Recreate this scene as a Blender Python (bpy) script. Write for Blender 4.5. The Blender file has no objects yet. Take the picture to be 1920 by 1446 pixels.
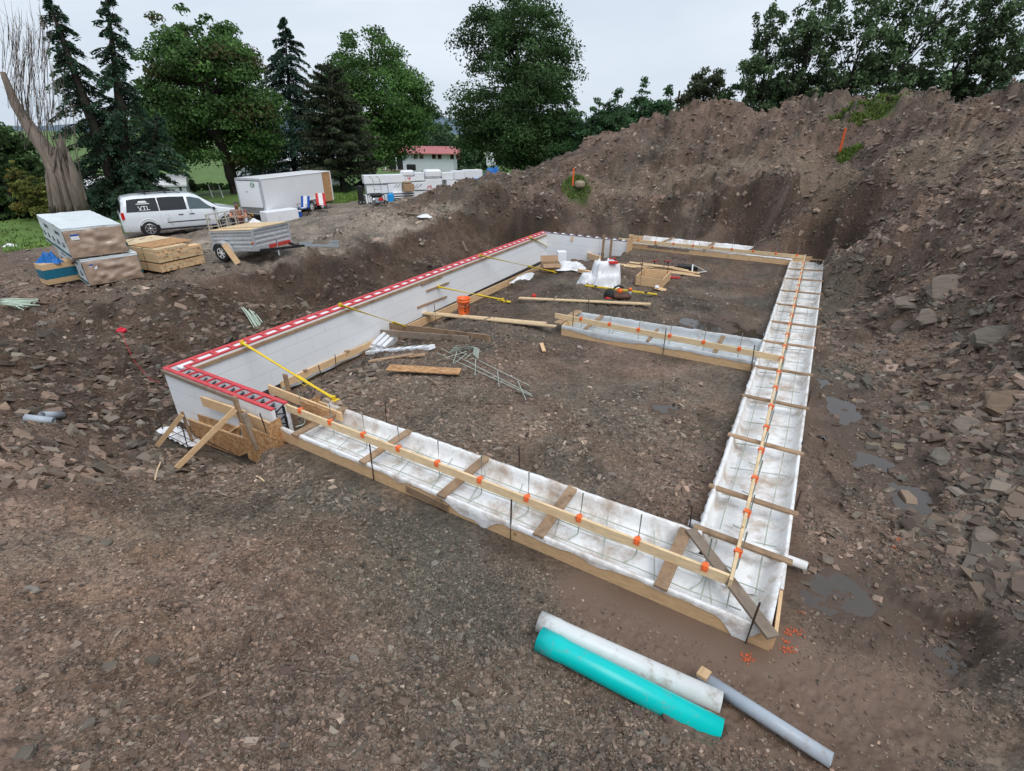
import bpy, bmesh, math, random
import numpy as np
from mathutils import Vector, Matrix
random.seed(7); RNG=np.random.default_rng(11)
S=bpy.context.scene; C=S.collection
# ---------------- camera (photo 1920x1446, 35 mm equivalent ultra wide) ----------------
FPX,PITCH,ROLL,CAMH,TH=934.8,0.47221,0.012639,4.3,0.52139
cam=bpy.data.objects.new('camera',bpy.data.cameras.new('camera')); C.objects.link(cam); S.camera=cam
cam.data.sensor_width=36; cam.data.lens=36*FPX/1920; cam.data.clip_start=.05; cam.data.clip_end=20000
cam.location=(0,0,CAMH)
cam.matrix_world=Matrix.Translation((0,0,CAMH))@Matrix.Rotation(math.pi/2-PITCH,4,'X')@Matrix.Rotation(ROLL,4,'Z')
# ---------------- overcast daylight ----------------
W=bpy.data.worlds.new("World"); S.world=W; W.use_nodes=True
nt=W.node_tree; nt.nodes.clear()
SUN_EL,SUN_AZ=math.radians(58),math.radians(150)
def N(t,typ,**k):
    n=t.nodes.new(typ)
    for a,b in k.items():
        if a in n.inputs: n.inputs[a].default_value=b
        else: setattr(n,a,b)
    return n
sky=N(nt,'ShaderNodeTexSky',sky_type='NISHITA',sun_disc=False,sun_elevation=SUN_EL,sun_rotation=SUN_AZ)
sc=N(nt,'ShaderNodeMixRGB',blend_type='MULTIPLY'); sc.inputs[0].default_value=1; sc.inputs[2].default_value=(.6,.6,.6,1)
nt.links.new(sky.outputs[0],sc.inputs[1])
tc=N(nt,'ShaderNodeTexCoord'); mp=N(nt,'ShaderNodeMapping'); mp.inputs['Scale'].default_value=(1.2,1.2,5)
no=N(nt,'ShaderNodeTexNoise',Scale=1.4,Detail=4,Roughness=.5,Distortion=.3)
cr=N(nt,'ShaderNodeValToRGB'); cr.color_ramp.elements[0].position=.3; cr.color_ramp.elements[1].position=.72
cr.color_ramp.elements[0].color=(4.5,5.2,6.1,1); cr.color_ramp.elements[1].color=(6.2,6.75,7.5,1)
nt.links.new(tc.outputs['Generated'],mp.inputs[0]); nt.links.new(mp.outputs[0],no.inputs[0]); nt.links.new(no.outputs[0],cr.inputs[0])
mx=N(nt,'ShaderNodeMixRGB'); mx.inputs[0].default_value=.93
nt.links.new(sc.outputs[0],mx.inputs[1]); nt.links.new(cr.outputs[0],mx.inputs[2])
bg=N(nt,'ShaderNodeBackground',Strength=.118); wo=N(nt,'ShaderNodeOutputWorld')
nt.links.new(mx.outputs[0],bg.inputs[0]); nt.links.new(bg.outputs[0],wo.inputs[0])
sl=bpy.data.lights.new('sun','SUN'); sl.energy=1.7; sl.angle=math.radians(40); sl.color=(1,.97,.93)
so=bpy.data.objects.new('sun',sl); C.objects.link(so)
sd=Vector((math.sin(SUN_AZ)*math.cos(SUN_EL),math.cos(SUN_AZ)*math.cos(SUN_EL),math.sin(SUN_EL)))
so.rotation_euler=sd.to_track_quat('Z','Y').to_euler()
S.view_settings.view_transform='Standard'; S.view_settings.look='None'; S.view_settings.exposure=0.2; S.view_settings.gamma=1
S.render.engine='CYCLES'
# ---------------- pixel -> world helpers (photo pixels to real places) ----------------
def ray(px,py):
    x=px-960.;y=723.-py; c,s=math.cos(ROLL),math.sin(ROLL); x,y=c*x-s*y,s*x+c*y
    return Vector((x,FPX*math.cos(PITCH)+y*math.sin(PITCH),-FPX*math.sin(PITCH)+y*math.cos(PITCH)))
def G(px,py,z=0):            # on the level z
    v=ray(px,py); t=(CAMH-z)/-v.z; return Vector((v.x*t,v.y*t,z))
def D(px,py,d):              # at forward distance d
    v=ray(px,py); t=d/v.y; return Vector((v.x*t,d,CAMH+v.z*t))
A=Vector((math.sin(TH),math.cos(TH),0)); B=Vector((math.cos(TH),-math.sin(TH),0)); UP=Vector((0,0,1))
def Bw(X,Y,z=0): return B*X+A*Y+UP*z      # building axes -> world
# ---------------- tagging ----------------
OFF={}
def tag(o,label=None,cat=None,group=None,kind=None):
    if label: o['label']=label
    if cat: o['category']=cat
    if group: o['group']=group
    if kind: o['kind']=kind
    return o
def thing(name,label,cat,loc=(0,0,0),group=None,rz=0):
    o=bpy.data.objects.new(name,None); C.objects.link(o); o.empty_display_size=.2
    o.location=loc; o.rotation_euler=(0,0,rz); OFF[o.name]=Vector(loc); tag(o,label,cat,group); return o
def link_mesh(name,me,parent=None,off=None):
    o=bpy.data.objects.new(name,me); C.objects.link(o)
    if parent is not None: o.parent=parent
    OFF[o.name]=Vector(off) if off is not None else Vector((0,0,0))
    return o
def rotframe(d,up=UP):
    d=Vector(d).normalized(); u=Vector(up)
    s=d.cross(u)
    if s.length<1e-4: s=d.cross(Vector((1,0,0)))
    s.normalize(); u=s.cross(d).normalized(); return d,s,u
class MB:
    def __init__(s): s.v=[];s.f=[];s.m=[];s.sm=[]
    def add(s,vs,fs,mi=0,sm=False):
        n=len(s.v); s.v+= [tuple(v) for v in vs]; s.f+=[tuple(i+n for i in f) for f in fs]; s.m+=[mi]*len(fs); s.sm+=[sm]*len(fs); return s
    def box(s,c,size,rz=0,mi=0,ax=None,bev=0.0):
        c=Vector(c); a,b,h=[q/2 for q in size]
        if ax is None: ax=(Vector((math.cos(rz),math.sin(rz),0)),Vector((-math.sin(rz),math.cos(rz),0)),UP)
        e=bev
        if e<=0:
            vs=[c+ax[0]*(i*a)+ax[1]*(j*b)+ax[2]*(k*h) for k in(-1,1) for j in(-1,1) for i in(-1,1)]
            return s.add(vs,[(0,2,3,1),(4,5,7,6),(0,1,5,4),(2,6,7,3),(0,4,6,2),(1,3,7,5)],mi)
        vs=[];idx={}
        for k in(-1,1):
            for j in(-1,1):
                for i in(-1,1):
                    for t in range(3):
                        q=[i*a,j*b,k*h]
                        for w in range(3):
                            if w!=t: q[w]-= (i,j,k)[w]*e
                        idx[(i,j,k,t)]=len(vs); vs.append(c+ax[0]*q[0]+ax[1]*q[1]+ax[2]*q[2])
        fs=[]
        for t in range(3):
            u,w=(t+1)%3,(t+2)%3
            for sg in(-1,1):
                q=[]
                for (p1,p2) in ((-1,-1),(1,-1),(1,1),(-1,1)):
                    key=[0,0,0]; key[t]=sg; key[u]=p1; key[w]=p2; q.append(idx[(*key,t)])
                fs.append(q if sg>0 else q[::-1])
        for t in range(3):
            u,w=(t+1)%3,(t+2)%3
            for p1 in(-1,1):
                for p2 in(-1,1):
                    k1=[0,0,0];k2=[0,0,0];k1[t]=-1;k2[t]=1
                    for kk in(k1,k2): kk[u]=p1;kk[w]=p2
                    fs.append([idx[(*k1,u)],idx[(*k2,u)],idx[(*k2,w)],idx[(*k1,w)]])
        for i in(-1,1):
            for j in(-1,1):
                for k in(-1,1): fs.append([idx[(i,j,k,t)] for t in range(3)])
        return s.add(vs,fs,mi)
    def beam(s,p,q,w,h,mi=0,up=UP,bev=0.0):   # w sideways, h along up
        p,q=Vector(p),Vector(q); d,sd_,u=rotframe(q-p,up)
        return s.box((p+q)/2,((q-p).length,w,h),ax=(d,sd_,u),mi=mi,bev=bev)
    def tube(s,pts,r,n=8,mi=0,caps=True,sm=True):
        pts=[Vector(p) for p in pts]; rs=r if isinstance(r,(list,tuple)) else [r]*len(pts)
        vs=[];fs=[]; prev=None
        for i,p in enumerate(pts):
            d=(pts[min(i+1,len(pts)-1)]-pts[max(i-1,0)]).normalized()
            if prev is None: _,a,b=rotframe(d, UP if abs(d.z)<.95 else Vector((1,0,0)))
            else:
                a=(prev-d*prev.dot(d)); 
                if a.length<1e-5: _,a,_b=rotframe(d)
                a.normalize(); b=d.cross(a)
            prev=a
            for k in range(n):
                t=2*math.pi*k/n; vs.append(p+(a*math.cos(t)+b*math.sin(t))*rs[i])
        for i in range(len(pts)-1):
            for k in range(n):
                k2=(k+1)%n; fs.append((i*n+k,i*n+k2,(i+1)*n+k2,(i+1)*n+k))
        s.add(vs,fs,mi,sm)
        if caps and rs[0]>0: s.add([vs[k] for k in range(n)],[tuple(range(n))[::-1]],mi)
        if caps and rs[-1]>0: s.add([vs[(len(pts)-1)*n+k] for k in range(n)],[tuple(range(n))],mi)
        return s
    def pipe(s,p,q,ro,ri,n=28,mi=0,bell=0,jit=None):   # open hollow pipe
        p,q=Vector(p),Vector(q); d,a,b=rotframe(q-p); L=(q-p).length
        prof=[(0,ri),(0,ro)]
        if bell: prof=[(0,ri*1.06),(0,ro*1.07),(bell,ro*1.07),(bell*1.35,ro)]
        prof+=[(L,ro),(L,ri)]; prof.append((0,prof[0][1]))
        vs=[];fs=[]
        for (x,r) in prof[:-1]:
            for k in range(n):
                t=2*math.pi*k/n; vs.append(p+d*x+(a*math.cos(t)+b*math.sin(t))*r)
        m=len(prof)-1
        for i in range(m):
            j=(i+1)%m
            for k in range(n):
                k2=(k+1)%n; fs.append((i*n+k,i*n+k2,j*n+k2,j*n+k))
        return s.add(vs,fs,mi,True)
    def lathe(s,c,prof,n=20,mi=0,sm=True,ax=None):
        c=Vector(c); ax=ax or (Vector((1,0,0)),Vector((0,1,0)),UP); vs=[];fs=[]
        for (r,z) in prof:
            for k in range(n):
                t=2*math.pi*k/n; vs.append(c+ax[0]*(r*math.cos(t))+ax[1]*(r*math.sin(t))+ax[2]*z)
        for i in range(len(prof)-1):
            for k in range(n):
                k2=(k+1)%n; fs.append((i*n+k,i*n+k2,(i+1)*n+k2,(i+1)*n+k))
        return s.add(vs,fs,mi,sm)
    def prism(s,poly,depth,c,ax,mi=0):      # poly in (ax0,ax1), extruded +-depth/2 along ax2
        c=Vector(c); n=len(poly)
        vs=[c+ax[0]*x+ax[1]*y+ax[2]*(k*depth/2) for k in(-1,1) for (x,y) in poly]
        fs=[tuple(range(n))[::-1],tuple(range(n,2*n))]+[(i,(i+1)%n,n+(i+1)%n,n+i) for i in range(n)]
        return s.add(vs,fs,mi)
    def grid(s,P,mi=0,sm=True):             # P[i][j] vectors
        n,m=len(P),len(P[0]); vs=[p for r in P for p in r]
        return s.add(vs,[(i*m+j,i*m+j+1,(i+1)*m+j+1,(i+1)*m+j) for i in range(n-1) for j in range(m-1)],mi,sm)
    def build(s,name,mats,parent=None,label=None,cat=None,group=None,kind=None,fixn=True):
        if not isinstance(mats,(list,tuple)): mats=[mats]
        me=bpy.data.meshes.new(name); off=OFF.get(parent.name,Vector((0,0,0))) if parent is not None else None
        if off is None:
            mn=np.min(s.v,0);mxx=np.max(s.v,0); off=Vector(((mn[0]+mxx[0])/2,(mn[1]+mxx[1])/2,mn[2])); own=off
        else: own=None
        rzp=parent.rotation_euler.z if (parent is not None and parent.type=='EMPTY') else 0
        vs=[tuple(Vector(v)-off) for v in s.v] if not s_local(parent) else s.v
        me.from_pydata(vs,[],s.f)
        for m in mats: me.materials.append(m)
        me.polygons.foreach_set('material_index',s.m); me.polygons.foreach_set('use_smooth',s.sm)
        if fixn:
            bm=bmesh.new(); bm.from_mesh(me); bmesh.ops.recalc_face_normals(bm,faces=bm.faces); bm.to_mesh(me); bm.free()
        me.update(); o=link_mesh(name,me,parent,off)
        if own is not None: o.location=own
        return tag(o,label,cat,group,kind)
LOCAL=set()
def s_local(p): 
    return p is not None and p.name in LOCAL
def localthing(*a,**k):       # children are given in the thing's own coordinates
    o=thing(*a,**k); LOCAL.add(o.name); return o
def copy_tree(o,parent=None,loc=None,rz=None,label=None,group=None):
    c=o.copy(); C.objects.link(c)
    if parent is not None: c.parent=parent
    if loc is not None: c.location=loc
    if rz is not None: c.rotation_euler=(0,0,rz)
    if label: c['label']=label
    if group: c['group']=group
    for ch in list(o.children): copy_tree(ch,c)
    return c
# ---------------- materials ----------------
def mat(name,col,rough=.6,metal=0,var=.12,vs=6,bump=0,bs=30,stretch=None,trans=0,alpha=1,dirt=0,dcol=(.12,.085,.065),spec=.4,coat=0,obj=True,dscale=1.6,wet=0):
    m=bpy.data.materials.new(name); m.use_nodes=True; t=m.node_tree; p=t.nodes['Principled BSDF']
    p.inputs['Roughness'].default_value=rough; p.inputs['Metallic'].default_value=metal; p.inputs['Specular IOR Level'].default_value=spec
    p.inputs['Coat Weight'].default_value=coat
    tc=N(t,'ShaderNodeTexCoord'); mp=N(t,'ShaderNodeMapping')
    if stretch: mp.inputs['Scale'].default_value=stretch
    t.links.new(tc.outputs['Object'],mp.inputs[0])
    n=N(t,'ShaderNodeTexNoise',Scale=vs,Detail=5,Roughness=.6); t.links.new(mp.outputs[0],n.inputs[0])
    r=N(t,'ShaderNodeValToRGB'); r.color_ramp.elements[0].position=.3; r.color_ramp.elements[1].position=.7
    r.color_ramp.elements[0].color=tuple(c*(1-var) for c in col)+(1,); r.color_ramp.elements[1].color=tuple(min(1,c*(1+var)) for c in col)+(1,)
    t.links.new(n.outputs[0],r.inputs[0]); out=r.outputs[0]
    if dirt>0:
        n2=N(t,'ShaderNodeTexNoise',Scale=dscale,Detail=8,Roughness=.72); t.links.new(tc.outputs['Object'],n2.inputs[0])
        r2=N(t,'ShaderNodeValToRGB'); r2.color_ramp.elements[0].position=.62-dirt*.35; r2.color_ramp.elements[1].position=.74-dirt*.2
        r2.color_ramp.elements[0].color=(0,0,0,1); r2.color_ramp.elements[1].color=(.85,.85,.85,1); t.links.new(n2.outputs[0],r2.inputs[0])
        mxx=N(t,'ShaderNodeMixRGB'); t.links.new(r2.outputs[0],mxx.inputs[0]); t.links.new(out,mxx.inputs[1]); mxx.inputs[2].default_value=dcol+(1,); out=mxx.outputs[0]
    t.links.new(out,p.inputs['Base Color'])
    if bump>0:
        n3=N(t,'ShaderNodeTexNoise',Scale=bs,Detail=6,Roughness=.65); t.links.new(mp.outputs[0],n3.inputs[0])
        b=N(t,'ShaderNodeBump',Strength=bump,Distance=.02); t.links.new(n3.outputs[0],b.inputs['Height']); t.links.new(b.outputs[0],p.inputs['Normal'])
    if trans: p.inputs['Transmission Weight'].default_value=trans
    if alpha<1: p.inputs['Alpha'].default_value=alpha
    return m
def wood_mat(name,col,var=.22,dirt=0,rough=.7):
    """sawn softwood: per-object shade, grain along the longest direction is approximated by 3D rings, small knots"""
    m=bpy.data.materials.new(name); m.use_nodes=True; t=m.node_tree; p=t.nodes['Principled BSDF']; p.inputs['Roughness'].default_value=rough; p.inputs['Specular IOR Level'].default_value=.25
    tc=N(t,'ShaderNodeTexCoord'); oi=N(t,'ShaderNodeObjectInfo')
    mp=N(t,'ShaderNodeMapping'); mp.inputs['Rotation'].default_value=(0,0,TH); mp.inputs['Scale'].default_value=(2.5,2.5,22); t.links.new(tc.outputs['Object'],mp.inputs[0])
    n=N(t,'ShaderNodeTexNoise',Scale=2.2,Detail=7,Roughness=.62,Distortion=.6); t.links.new(mp.outputs[0],n.inputs[0])
    r=N(t,'ShaderNodeValToRGB'); e=r.color_ramp.elements; e[0].position=.32; e[1].position=.68
    e[0].color=tuple(c*(1-var) for c in col)+(1,); e[1].color=tuple(min(1,c*(1+var*.7)) for c in col)+(1,)
    t.links.new(n.outputs[0],r.inputs[0])
    v=N(t,'ShaderNodeTexVoronoi',Scale=2.6); t.links.new(tc.outputs['Object'],v.inputs[0])
    k=N(t,'ShaderNodeValToRGB'); k.color_ramp.elements[0].position=.05; k.color_ramp.elements[1].position=.09
    k.color_ramp.elements[0].color=(.45,.3,.2,1); k.color_ramp.elements[1].color=(1,1,1,1); t.links.new(v.outputs['Distance'],k.inputs[0])
    mu=N(t,'ShaderNodeMixRGB',blend_type='MULTIPLY'); mu.inputs[0].default_value=.8; t.links.new(r.outputs[0],mu.inputs[1]); t.links.new(k.outputs[0],mu.inputs[2])
    hs=N(t,'ShaderNodeHueSaturation'); ma=N(t,'ShaderNodeMath',operation='MULTIPLY_ADD'); ma.inputs[1].default_value=.3; ma.inputs[2].default_value=.85
    t.links.new(oi.outputs['Random'],ma.inputs[0]); t.links.new(ma.outputs[0],hs.inputs['Value']); t.links.new(mu.outputs[0],hs.inputs['Color'])
    out=hs.outputs[0]
    if dirt>0:
        n2=N(t,'ShaderNodeTexNoise',Scale=3,Detail=8,Roughness=.7); t.links.new(tc.outputs['Object'],n2.inputs[0])
        r2=N(t,'ShaderNodeValToRGB'); r2.color_ramp.elements[0].position=.6-dirt*.3; r2.color_ramp.elements[1].position=.75-dirt*.2
        r2.color_ramp.elements[0].color=(0,0,0,1); r2.color_ramp.elements[1].color=(.8,.8,.8,1); t.links.new(n2.outputs[0],r2.inputs[0])
        m2=N(t,'ShaderNodeMixRGB'); t.links.new(r2.outputs[0],m2.inputs[0]); t.links.new(out,m2.inputs[1]); m2.inputs[2].default_value=(.13,.09,.06,1); out=m2.outputs[0]
    t.links.new(out,p.inputs['Base Color'])
    b=N(t,'ShaderNodeBump',Strength=.25,Distance=.01); t.links.new(n.outputs[0],b.inputs['Height']); t.links.new(b.outputs[0],p.inputs['Normal'])
    return m
def osb_mat(name):
    m=bpy.data.materials.new(name); m.use_nodes=True; t=m.node_tree; p=t.nodes['Principled BSDF']; p.inputs['Roughness'].default_value=.75
    tc=N(t,'ShaderNodeTexCoord'); n=N(t,'ShaderNodeTexNoise',Scale=9,Detail=2); t.links.new(tc.outputs['Object'],n.inputs[0])
    ad=N(t,'ShaderNodeVectorMath',operation='MULTIPLY_ADD'); ad.inputs[1].default_value=(.12,.12,.12); t.links.new(n.outputs['Color'],ad.inputs[0]); t.links.new(tc.outputs['Object'],ad.inputs[2])
    mp=N(t,'ShaderNodeMapping'); mp.inputs['Scale'].default_value=(14,26,26); t.links.new(ad.outputs[0],mp.inputs[0])
    v=N(t,'ShaderNodeTexVoronoi',Scale=1.0); t.links.new(mp.outputs[0],v.inputs[0])
    r=N(t,'ShaderNodeValToRGB'); e=r.color_ramp.elements; e[0].color=(.25,.12,.05,1); e[1].color=(.62,.38,.19,1); q=e.new(.5); q.color=(.46,.25,.11,1)
    t.links.new(v.outputs['Color'],r.inputs[0]); t.links.new(r.outputs[0],p.inputs['Base Color'])
    return m
def attr_mat(name,rough=.8,spec=.3,mul=1.0,bump=0,trans=0,sat=1):
    m=bpy.data.materials.new(name); m.use_nodes=True; t=m.node_tree; p=t.nodes['Principled BSDF']; p.inputs['Roughness'].default_value=rough; p.inputs['Specular IOR Level'].default_value=spec
    a=N(t,'ShaderNodeAttribute',attribute_name='col'); t.links.new(a.outputs['Color'],p.inputs['Base Color'])
    if bump:
        tc=N(t,'ShaderNodeTexCoord'); n3=N(t,'ShaderNodeTexNoise',Scale=45,Detail=4); t.links.new(tc.outputs['Object'],n3.inputs[0])
        b=N(t,'ShaderNodeBump',Strength=bump,Distance=.01); t.links.new(n3.outputs[0],b.inputs['Height']); t.links.new(b.outputs[0],p.inputs['Normal'])
    return m
def leaf_mat(name):
    m=attr_mat(name,.7,.25); t=m.node_tree; p=t.nodes['Principled BSDF']; o=[n for n in t.nodes if n.type=='OUTPUT_MATERIAL'][0]; a=[n for n in t.nodes if n.type=='ATTRIBUTE'][0]
    tr=N(t,'ShaderNodeBsdfTranslucent'); mx=N(t,'ShaderNodeMixShader'); mx.inputs[0].default_value=.35; t.links.new(a.outputs['Color'],tr.inputs[0]); t.links.new(p.outputs[0],mx.inputs[1]); t.links.new(tr.outputs[0],mx.inputs[2]); t.links.new(mx.outputs[0],o.inputs['Surface']); return m
def np_mesh(name,V,F,mats,col=None,smooth=False,mi=None):
    """V (n,3) array, F (m,k) array of equal size faces, col (n,3) vertex colours"""
    me=bpy.data.meshes.new(name); n=len(V); m,k=F.shape
    me.vertices.add(n); me.vertices.foreach_set('co',np.ascontiguousarray(V,dtype=np.float32).ravel())
    me.loops.add(m*k); me.loops.foreach_set('vertex_index',np.ascontiguousarray(F,dtype=np.int32).ravel())
    me.polygons.add(m); me.polygons.foreach_set('loop_start',np.arange(0,m*k,k,dtype=np.int32)); me.polygons.foreach_set('loop_total',np.full(m,k,dtype=np.int32))
    me.polygons.foreach_set('use_smooth',np.full(m,smooth)); 
    if not isinstance(mats,(list,tuple)): mats=[mats]
    for q in mats: me.materials.append(q)
    if mi is not None: me.polygons.foreach_set('material_index',mi.astype(np.int32))
    if col is not None:
        a=me.color_attributes.new('col','FLOAT_COLOR','POINT'); c=np.ones((n,4),np.float32); c[:,:3]=col; a.data.foreach_set('color',c.ravel())
    me.update(calc_edges=True); return me
M={}
M['pine']=wood_mat('fresh_pine',(.68,.46,.26)); M['pine_pale']=wood_mat('pale_pine',(.72,.54,.33)); M['old_wood']=wood_mat('worn_wood',(.36,.24,.15),dirt=.35); M['grey_wood']=wood_mat('weathered_wood',(.28,.22,.17),dirt=.3)
M['osb']=osb_mat('strand_board')
M['foam']=mat('white_foam',(.80,.83,.86),.75,var=.03,vs=3,bump=.15,bs=60)
M['foam_wall']=None
M['red']=mat('red_plastic',(.62,.06,.07),.45,var=.18,vs=14,dirt=.08,dcol=(.3,.12,.1)); M['black_pl']=mat('black_plastic',(.015,.015,.017),.45)
M['orange']=mat('orange_plastic',(.9,.17,.04),.4,var=.1); M['yellow']=mat('yellow_paint',(.78,.55,.03),.4,var=.1,dirt=.12)
M['rebar_green']=mat('green_glass_fibre_bar',(.42,.47,.40),.5,var=.15); M['steel_dark']=mat('rusty_steel',(.07,.045,.035),.7,var=.3,vs=20); M['galv']=mat('galvanised_steel',(.52,.54,.56),.45,metal=.35,var=.14,vs=7,dirt=.12,dcol=(.25,.23,.2))
M['white_paint']=mat('white_paint',(.78,.79,.8),.35,var=.03,vs=1.5); M['rubber']=mat('black_rubber',(.02,.02,.02),.85,var=.2)
M['blue_pl']=mat('blue_plastic',(.01,.09,.42),.45); M['blue_tarp']=mat('blue_tarpaulin',(.01,.14,.45),.4,bump=.5,bs=9)
M['card']=mat('brown_cardboard',(.36,.23,.14),.85,var=.12); M['dark_glass']=mat('dark_glass',(.012,.014,.016),.08,var=.05,spec=.7)
M['chrome']=mat('silver_paint',(.55,.56,.58),.25,metal=.8,var=.05)
M['black_cloth']=mat('black_cloth',(.03,.03,.03),.9); M['white_pl']=mat('white_plastic',(.8,.8,.8),.4,var=.03)
M['green_pl']=mat('green_plastic',(.03,.25,.1),.45)
M['grey_pl']=mat('grey_plastic',(.38,.42,.47),.38,var=.06,dirt=.1)
M['orange_pr']=mat('orange_marking_paint',(.6,.12,.04),.8,var=.3,vs=30)
# ======================= TERRAIN =======================
def hash2(ix,iy,s):
    h=(ix.astype(np.int64)*374761393+iy.astype(np.int64)*668265263+s*974634777)&0xffffffff
    h=((h^(h>>13))*1274126177)&0xffffffff; return ((h^(h>>16))&0xffff)/65535.0
def vnoise(x,y,s=0):
    ix=np.floor(x);iy=np.floor(y);fx=x-ix;fy=y-iy;fx=fx*fx*(3-2*fx);fy=fy*fy*(3-2*fy)
    a=hash2(ix,iy,s);b=hash2(ix+1,iy,s);c=hash2(ix,iy+1,s);d=hash2(ix+1,iy+1,s)
    return (a+(b-a)*fx)+((c+(d-c)*fx)-(a+(b-a)*fx))*fy
def fbm(x,y,s=0,o=5,g=.5):
    t=0;a=1;n=0
    for i in range(o): t=t+a*(vnoise(x,y,s+i)-.5);n+=a;x=x*2.03+7.1;y=y*2.03+3.7;a*=g
    return t/n*2
def sstep(a,b,x): 
    t=np.clip((x-a)/(b-a),0,1); return t*t*(3-2*t)
# control points: kind, px, py, (z | forward distance), roughness
CP=[('g',960,1446,.12,.3),('g',500,1446,.4,.6),('g',0,1446,.85,.6),('g',0,1200,.6,.6),('g',300,1200,.45,.6),('g',0,1000,.35,.6),('g',0,860,.0,.5),('g',100,800,-.35,.4),
('g',220,900,-.05,.6),('g',330,905,-.45,.4),('g',420,960,-.25,.4),('g',500,1010,.08,.6),('g',560,1120,.28,.8),('g',520,1230,.35,.8),('g',640,1200,.0,.5),('g',620,1010,-.1,.4),('g',650,920,-.4,.3),('g',560,870,-.5,.3),('g',800,985,-.42,.2),('g',900,1070,-.42,.2),
('g',820,1200,-.12,.5),('g',740,1320,.1,.5),('g',1150,1150,-.42,.15),('g',1150,1260,-.38,.15),('g',1000,1330,-.2,.4),('g',1400,1300,-.42,.1),('g',1600,1400,-.38,.1),('g',1500,1130,-.44,.1),('g',1700,1250,-.4,.2),('g',1900,1400,-.15,.4),('g',1900,1200,-.1,.4),('g',1800,1100,-.3,.3),
('g',320,850,-1.3,.3),('g',400,850,-1.35,.2),('g',450,855,-1.25,.2),('g',500,850,-.85,.2),('g',280,830,-1.15,.4),('g',250,790,-1.1,.5),('g',250,720,-1.05,.7),('g',160,720,-.8,.7),('g',60,760,-.5,.6),('g',0,720,-.45,.6),('g',150,650,-.35,.6),('g',0,640,-.3,.5),
('g',290,690,-1.0,.7),('g',350,620,-.45,.7),('g',250,570,-.2,.5),('g',450,570,-.45,.8),('g',420,520,-.1,.4),('g',560,500,-.1,.6),('g',600,530,-.3,.8),('g',680,480,.05,.7),('g',640,450,.2,.6),('g',760,430,.2,.8),('g',780,460,-.15,.8),('g',890,420,-.1,.8),('g',850,400,.45,.9),
('g',0,545,-.25,.15),('g',130,520,-.25,.1),('g',300,470,-.3,.08),('g',430,480,-.15,.08),('g',560,450,-.05,.1),('g',450,400,-.3,.05),('g',600,405,-.15,.08),('g',700,385,-.1,.1),('g',760,385,.05,.3),('g',100,450,-.4,.1),('g',0,480,-.4,.1),('g',-200,600,-.3,.3),('g',-200,480,-.4,.1),
('g',430,362,-.6,.05),('g',620,372,-.3,.05),('g',230,400,-.5,.05),('g',60,410,-.6,.05),('g',790,322,-1.2,.05),('g',1000,312,-1.0,.05),('g',600,345,-.9,.05),
('d',800,372,31,.7),('d',860,352,33,.8),('d',940,334,35,.9),('d',1005,316,36.5,.9),('d',1080,282,38,.9),('d',1180,242,38,1),('d',1280,200,36,1),('d',1400,208,35,1),('d',1500,192,33,1),('d',1600,192,31,1),('d',1690,180,28.5,1),('d',1800,190,26,1),('d',1920,180,23,1),('d',2100,170,20,1),
('d',880,385,29,.9),('d',980,372,30,.9),('d',1075,347,31,.6),('d',1000,402,27,1),('d',1100,400,27,1),('d',1180,325,31,.9),('d',1250,335,29,.9),('d',1400,300,28,.9),('d',1330,260,32,1),('d',1500,290,25.5,.7),('d',1540,250,28,1),('d',1590,288,21.8,.5),('d',1700,240,23.5,1),('d',1750,280,20,.8),('d',1840,230,20,1),('d',1900,285,17,.8),('d',2100,270,13,.8),
('g',1100,424,-.3,.5),('g',1250,446,-.42,.4),('g',1400,462,-.42,.4),('g',1500,468,-.4,.4),('g',1570,500,-.4,.3),('d',1250,400,26.5,1.2),('d',1330,395,25.6,1.2),('d',1350,345,26.2,1),('d',1440,440,22.7,.6),('d',1570,440,19.9,.7),('d',1620,440,18.2,.8),('d',1560,318,21.9,.8),('d',1480,340,23.9,.8),('d',1400,348,25.7,.8),('d',1640,308,20.3,.8),('d',1420,370,24.2,1.2),('d',1500,330,23,1),('d',1540,400,21.0,1.2),('d',1600,330,20.6,1),('d',1650,450,16.4,1),('d',1700,370,17.6,1.1),('d',1750,400,15.6,1),('d',1900,400,13.2,1),('d',1850,330,16.4,.8),('d',2100,400,9.5,1),
('g',1600,560,-.35,.3),('g',1650,530,.1,.6),('g',1700,600,.05,.6),('g',1800,560,.75,1),('g',1900,600,.8,1),('g',1620,700,-.42,.2),('g',1750,700,-.15,.5),('g',1850,700,.25,.9),('g',1950,700,.55,.9),('g',1650,850,-.44,.12),('g',1800,850,-.25,.4),('g',1900,850,.1,.7),('g',1700,1000,-.42,.15),('g',1880,1000,-.15,.4),('g',2100,900,.4,.8),('g',2100,1300,.3,.5),
('g',700,750,-.55,.25),('g',1000,800,-.44,.12),('g',1200,760,-.44,.1),('g',1270,900,-.44,.1),('g',900,700,-.5,.12),('g',790,640,-.9,.3),('g',1000,535,-.6,.5),('g',960,565,-.7,.4),('g',1100,520,-.45,.15),('g',1300,520,-.43,.15),('g',1200,600,-.45,.12),('g',1380,560,-.44,.12),('g',660,700,-.7,.4),('g',610,750,-.6,.3),('g',850,590,-1.0,.4),('g',1450,520,-.44,.1),('g',1450,497,-.44,.1),('g',1250,482,-.44,.12),('g',1350,487,-.44,.12),('g',1200,478,-.5,.12),('g',1120,478,-.9,.2),('g',1050,470,-1.2,.2),('g',1550,600,-.44,.1),('g',1560,640,-.44,.1),('g',1350,470,-.42,.1),('g',1500,474,-.42,.2),('g',1540,490,-.42,.2),('g',1250,454,-.42,.1),('g',1050,700,-.46,.1),('g',1350,640,-.5,.05)]
cx=[];cy=[];cz=[];cr_=[]
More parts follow.
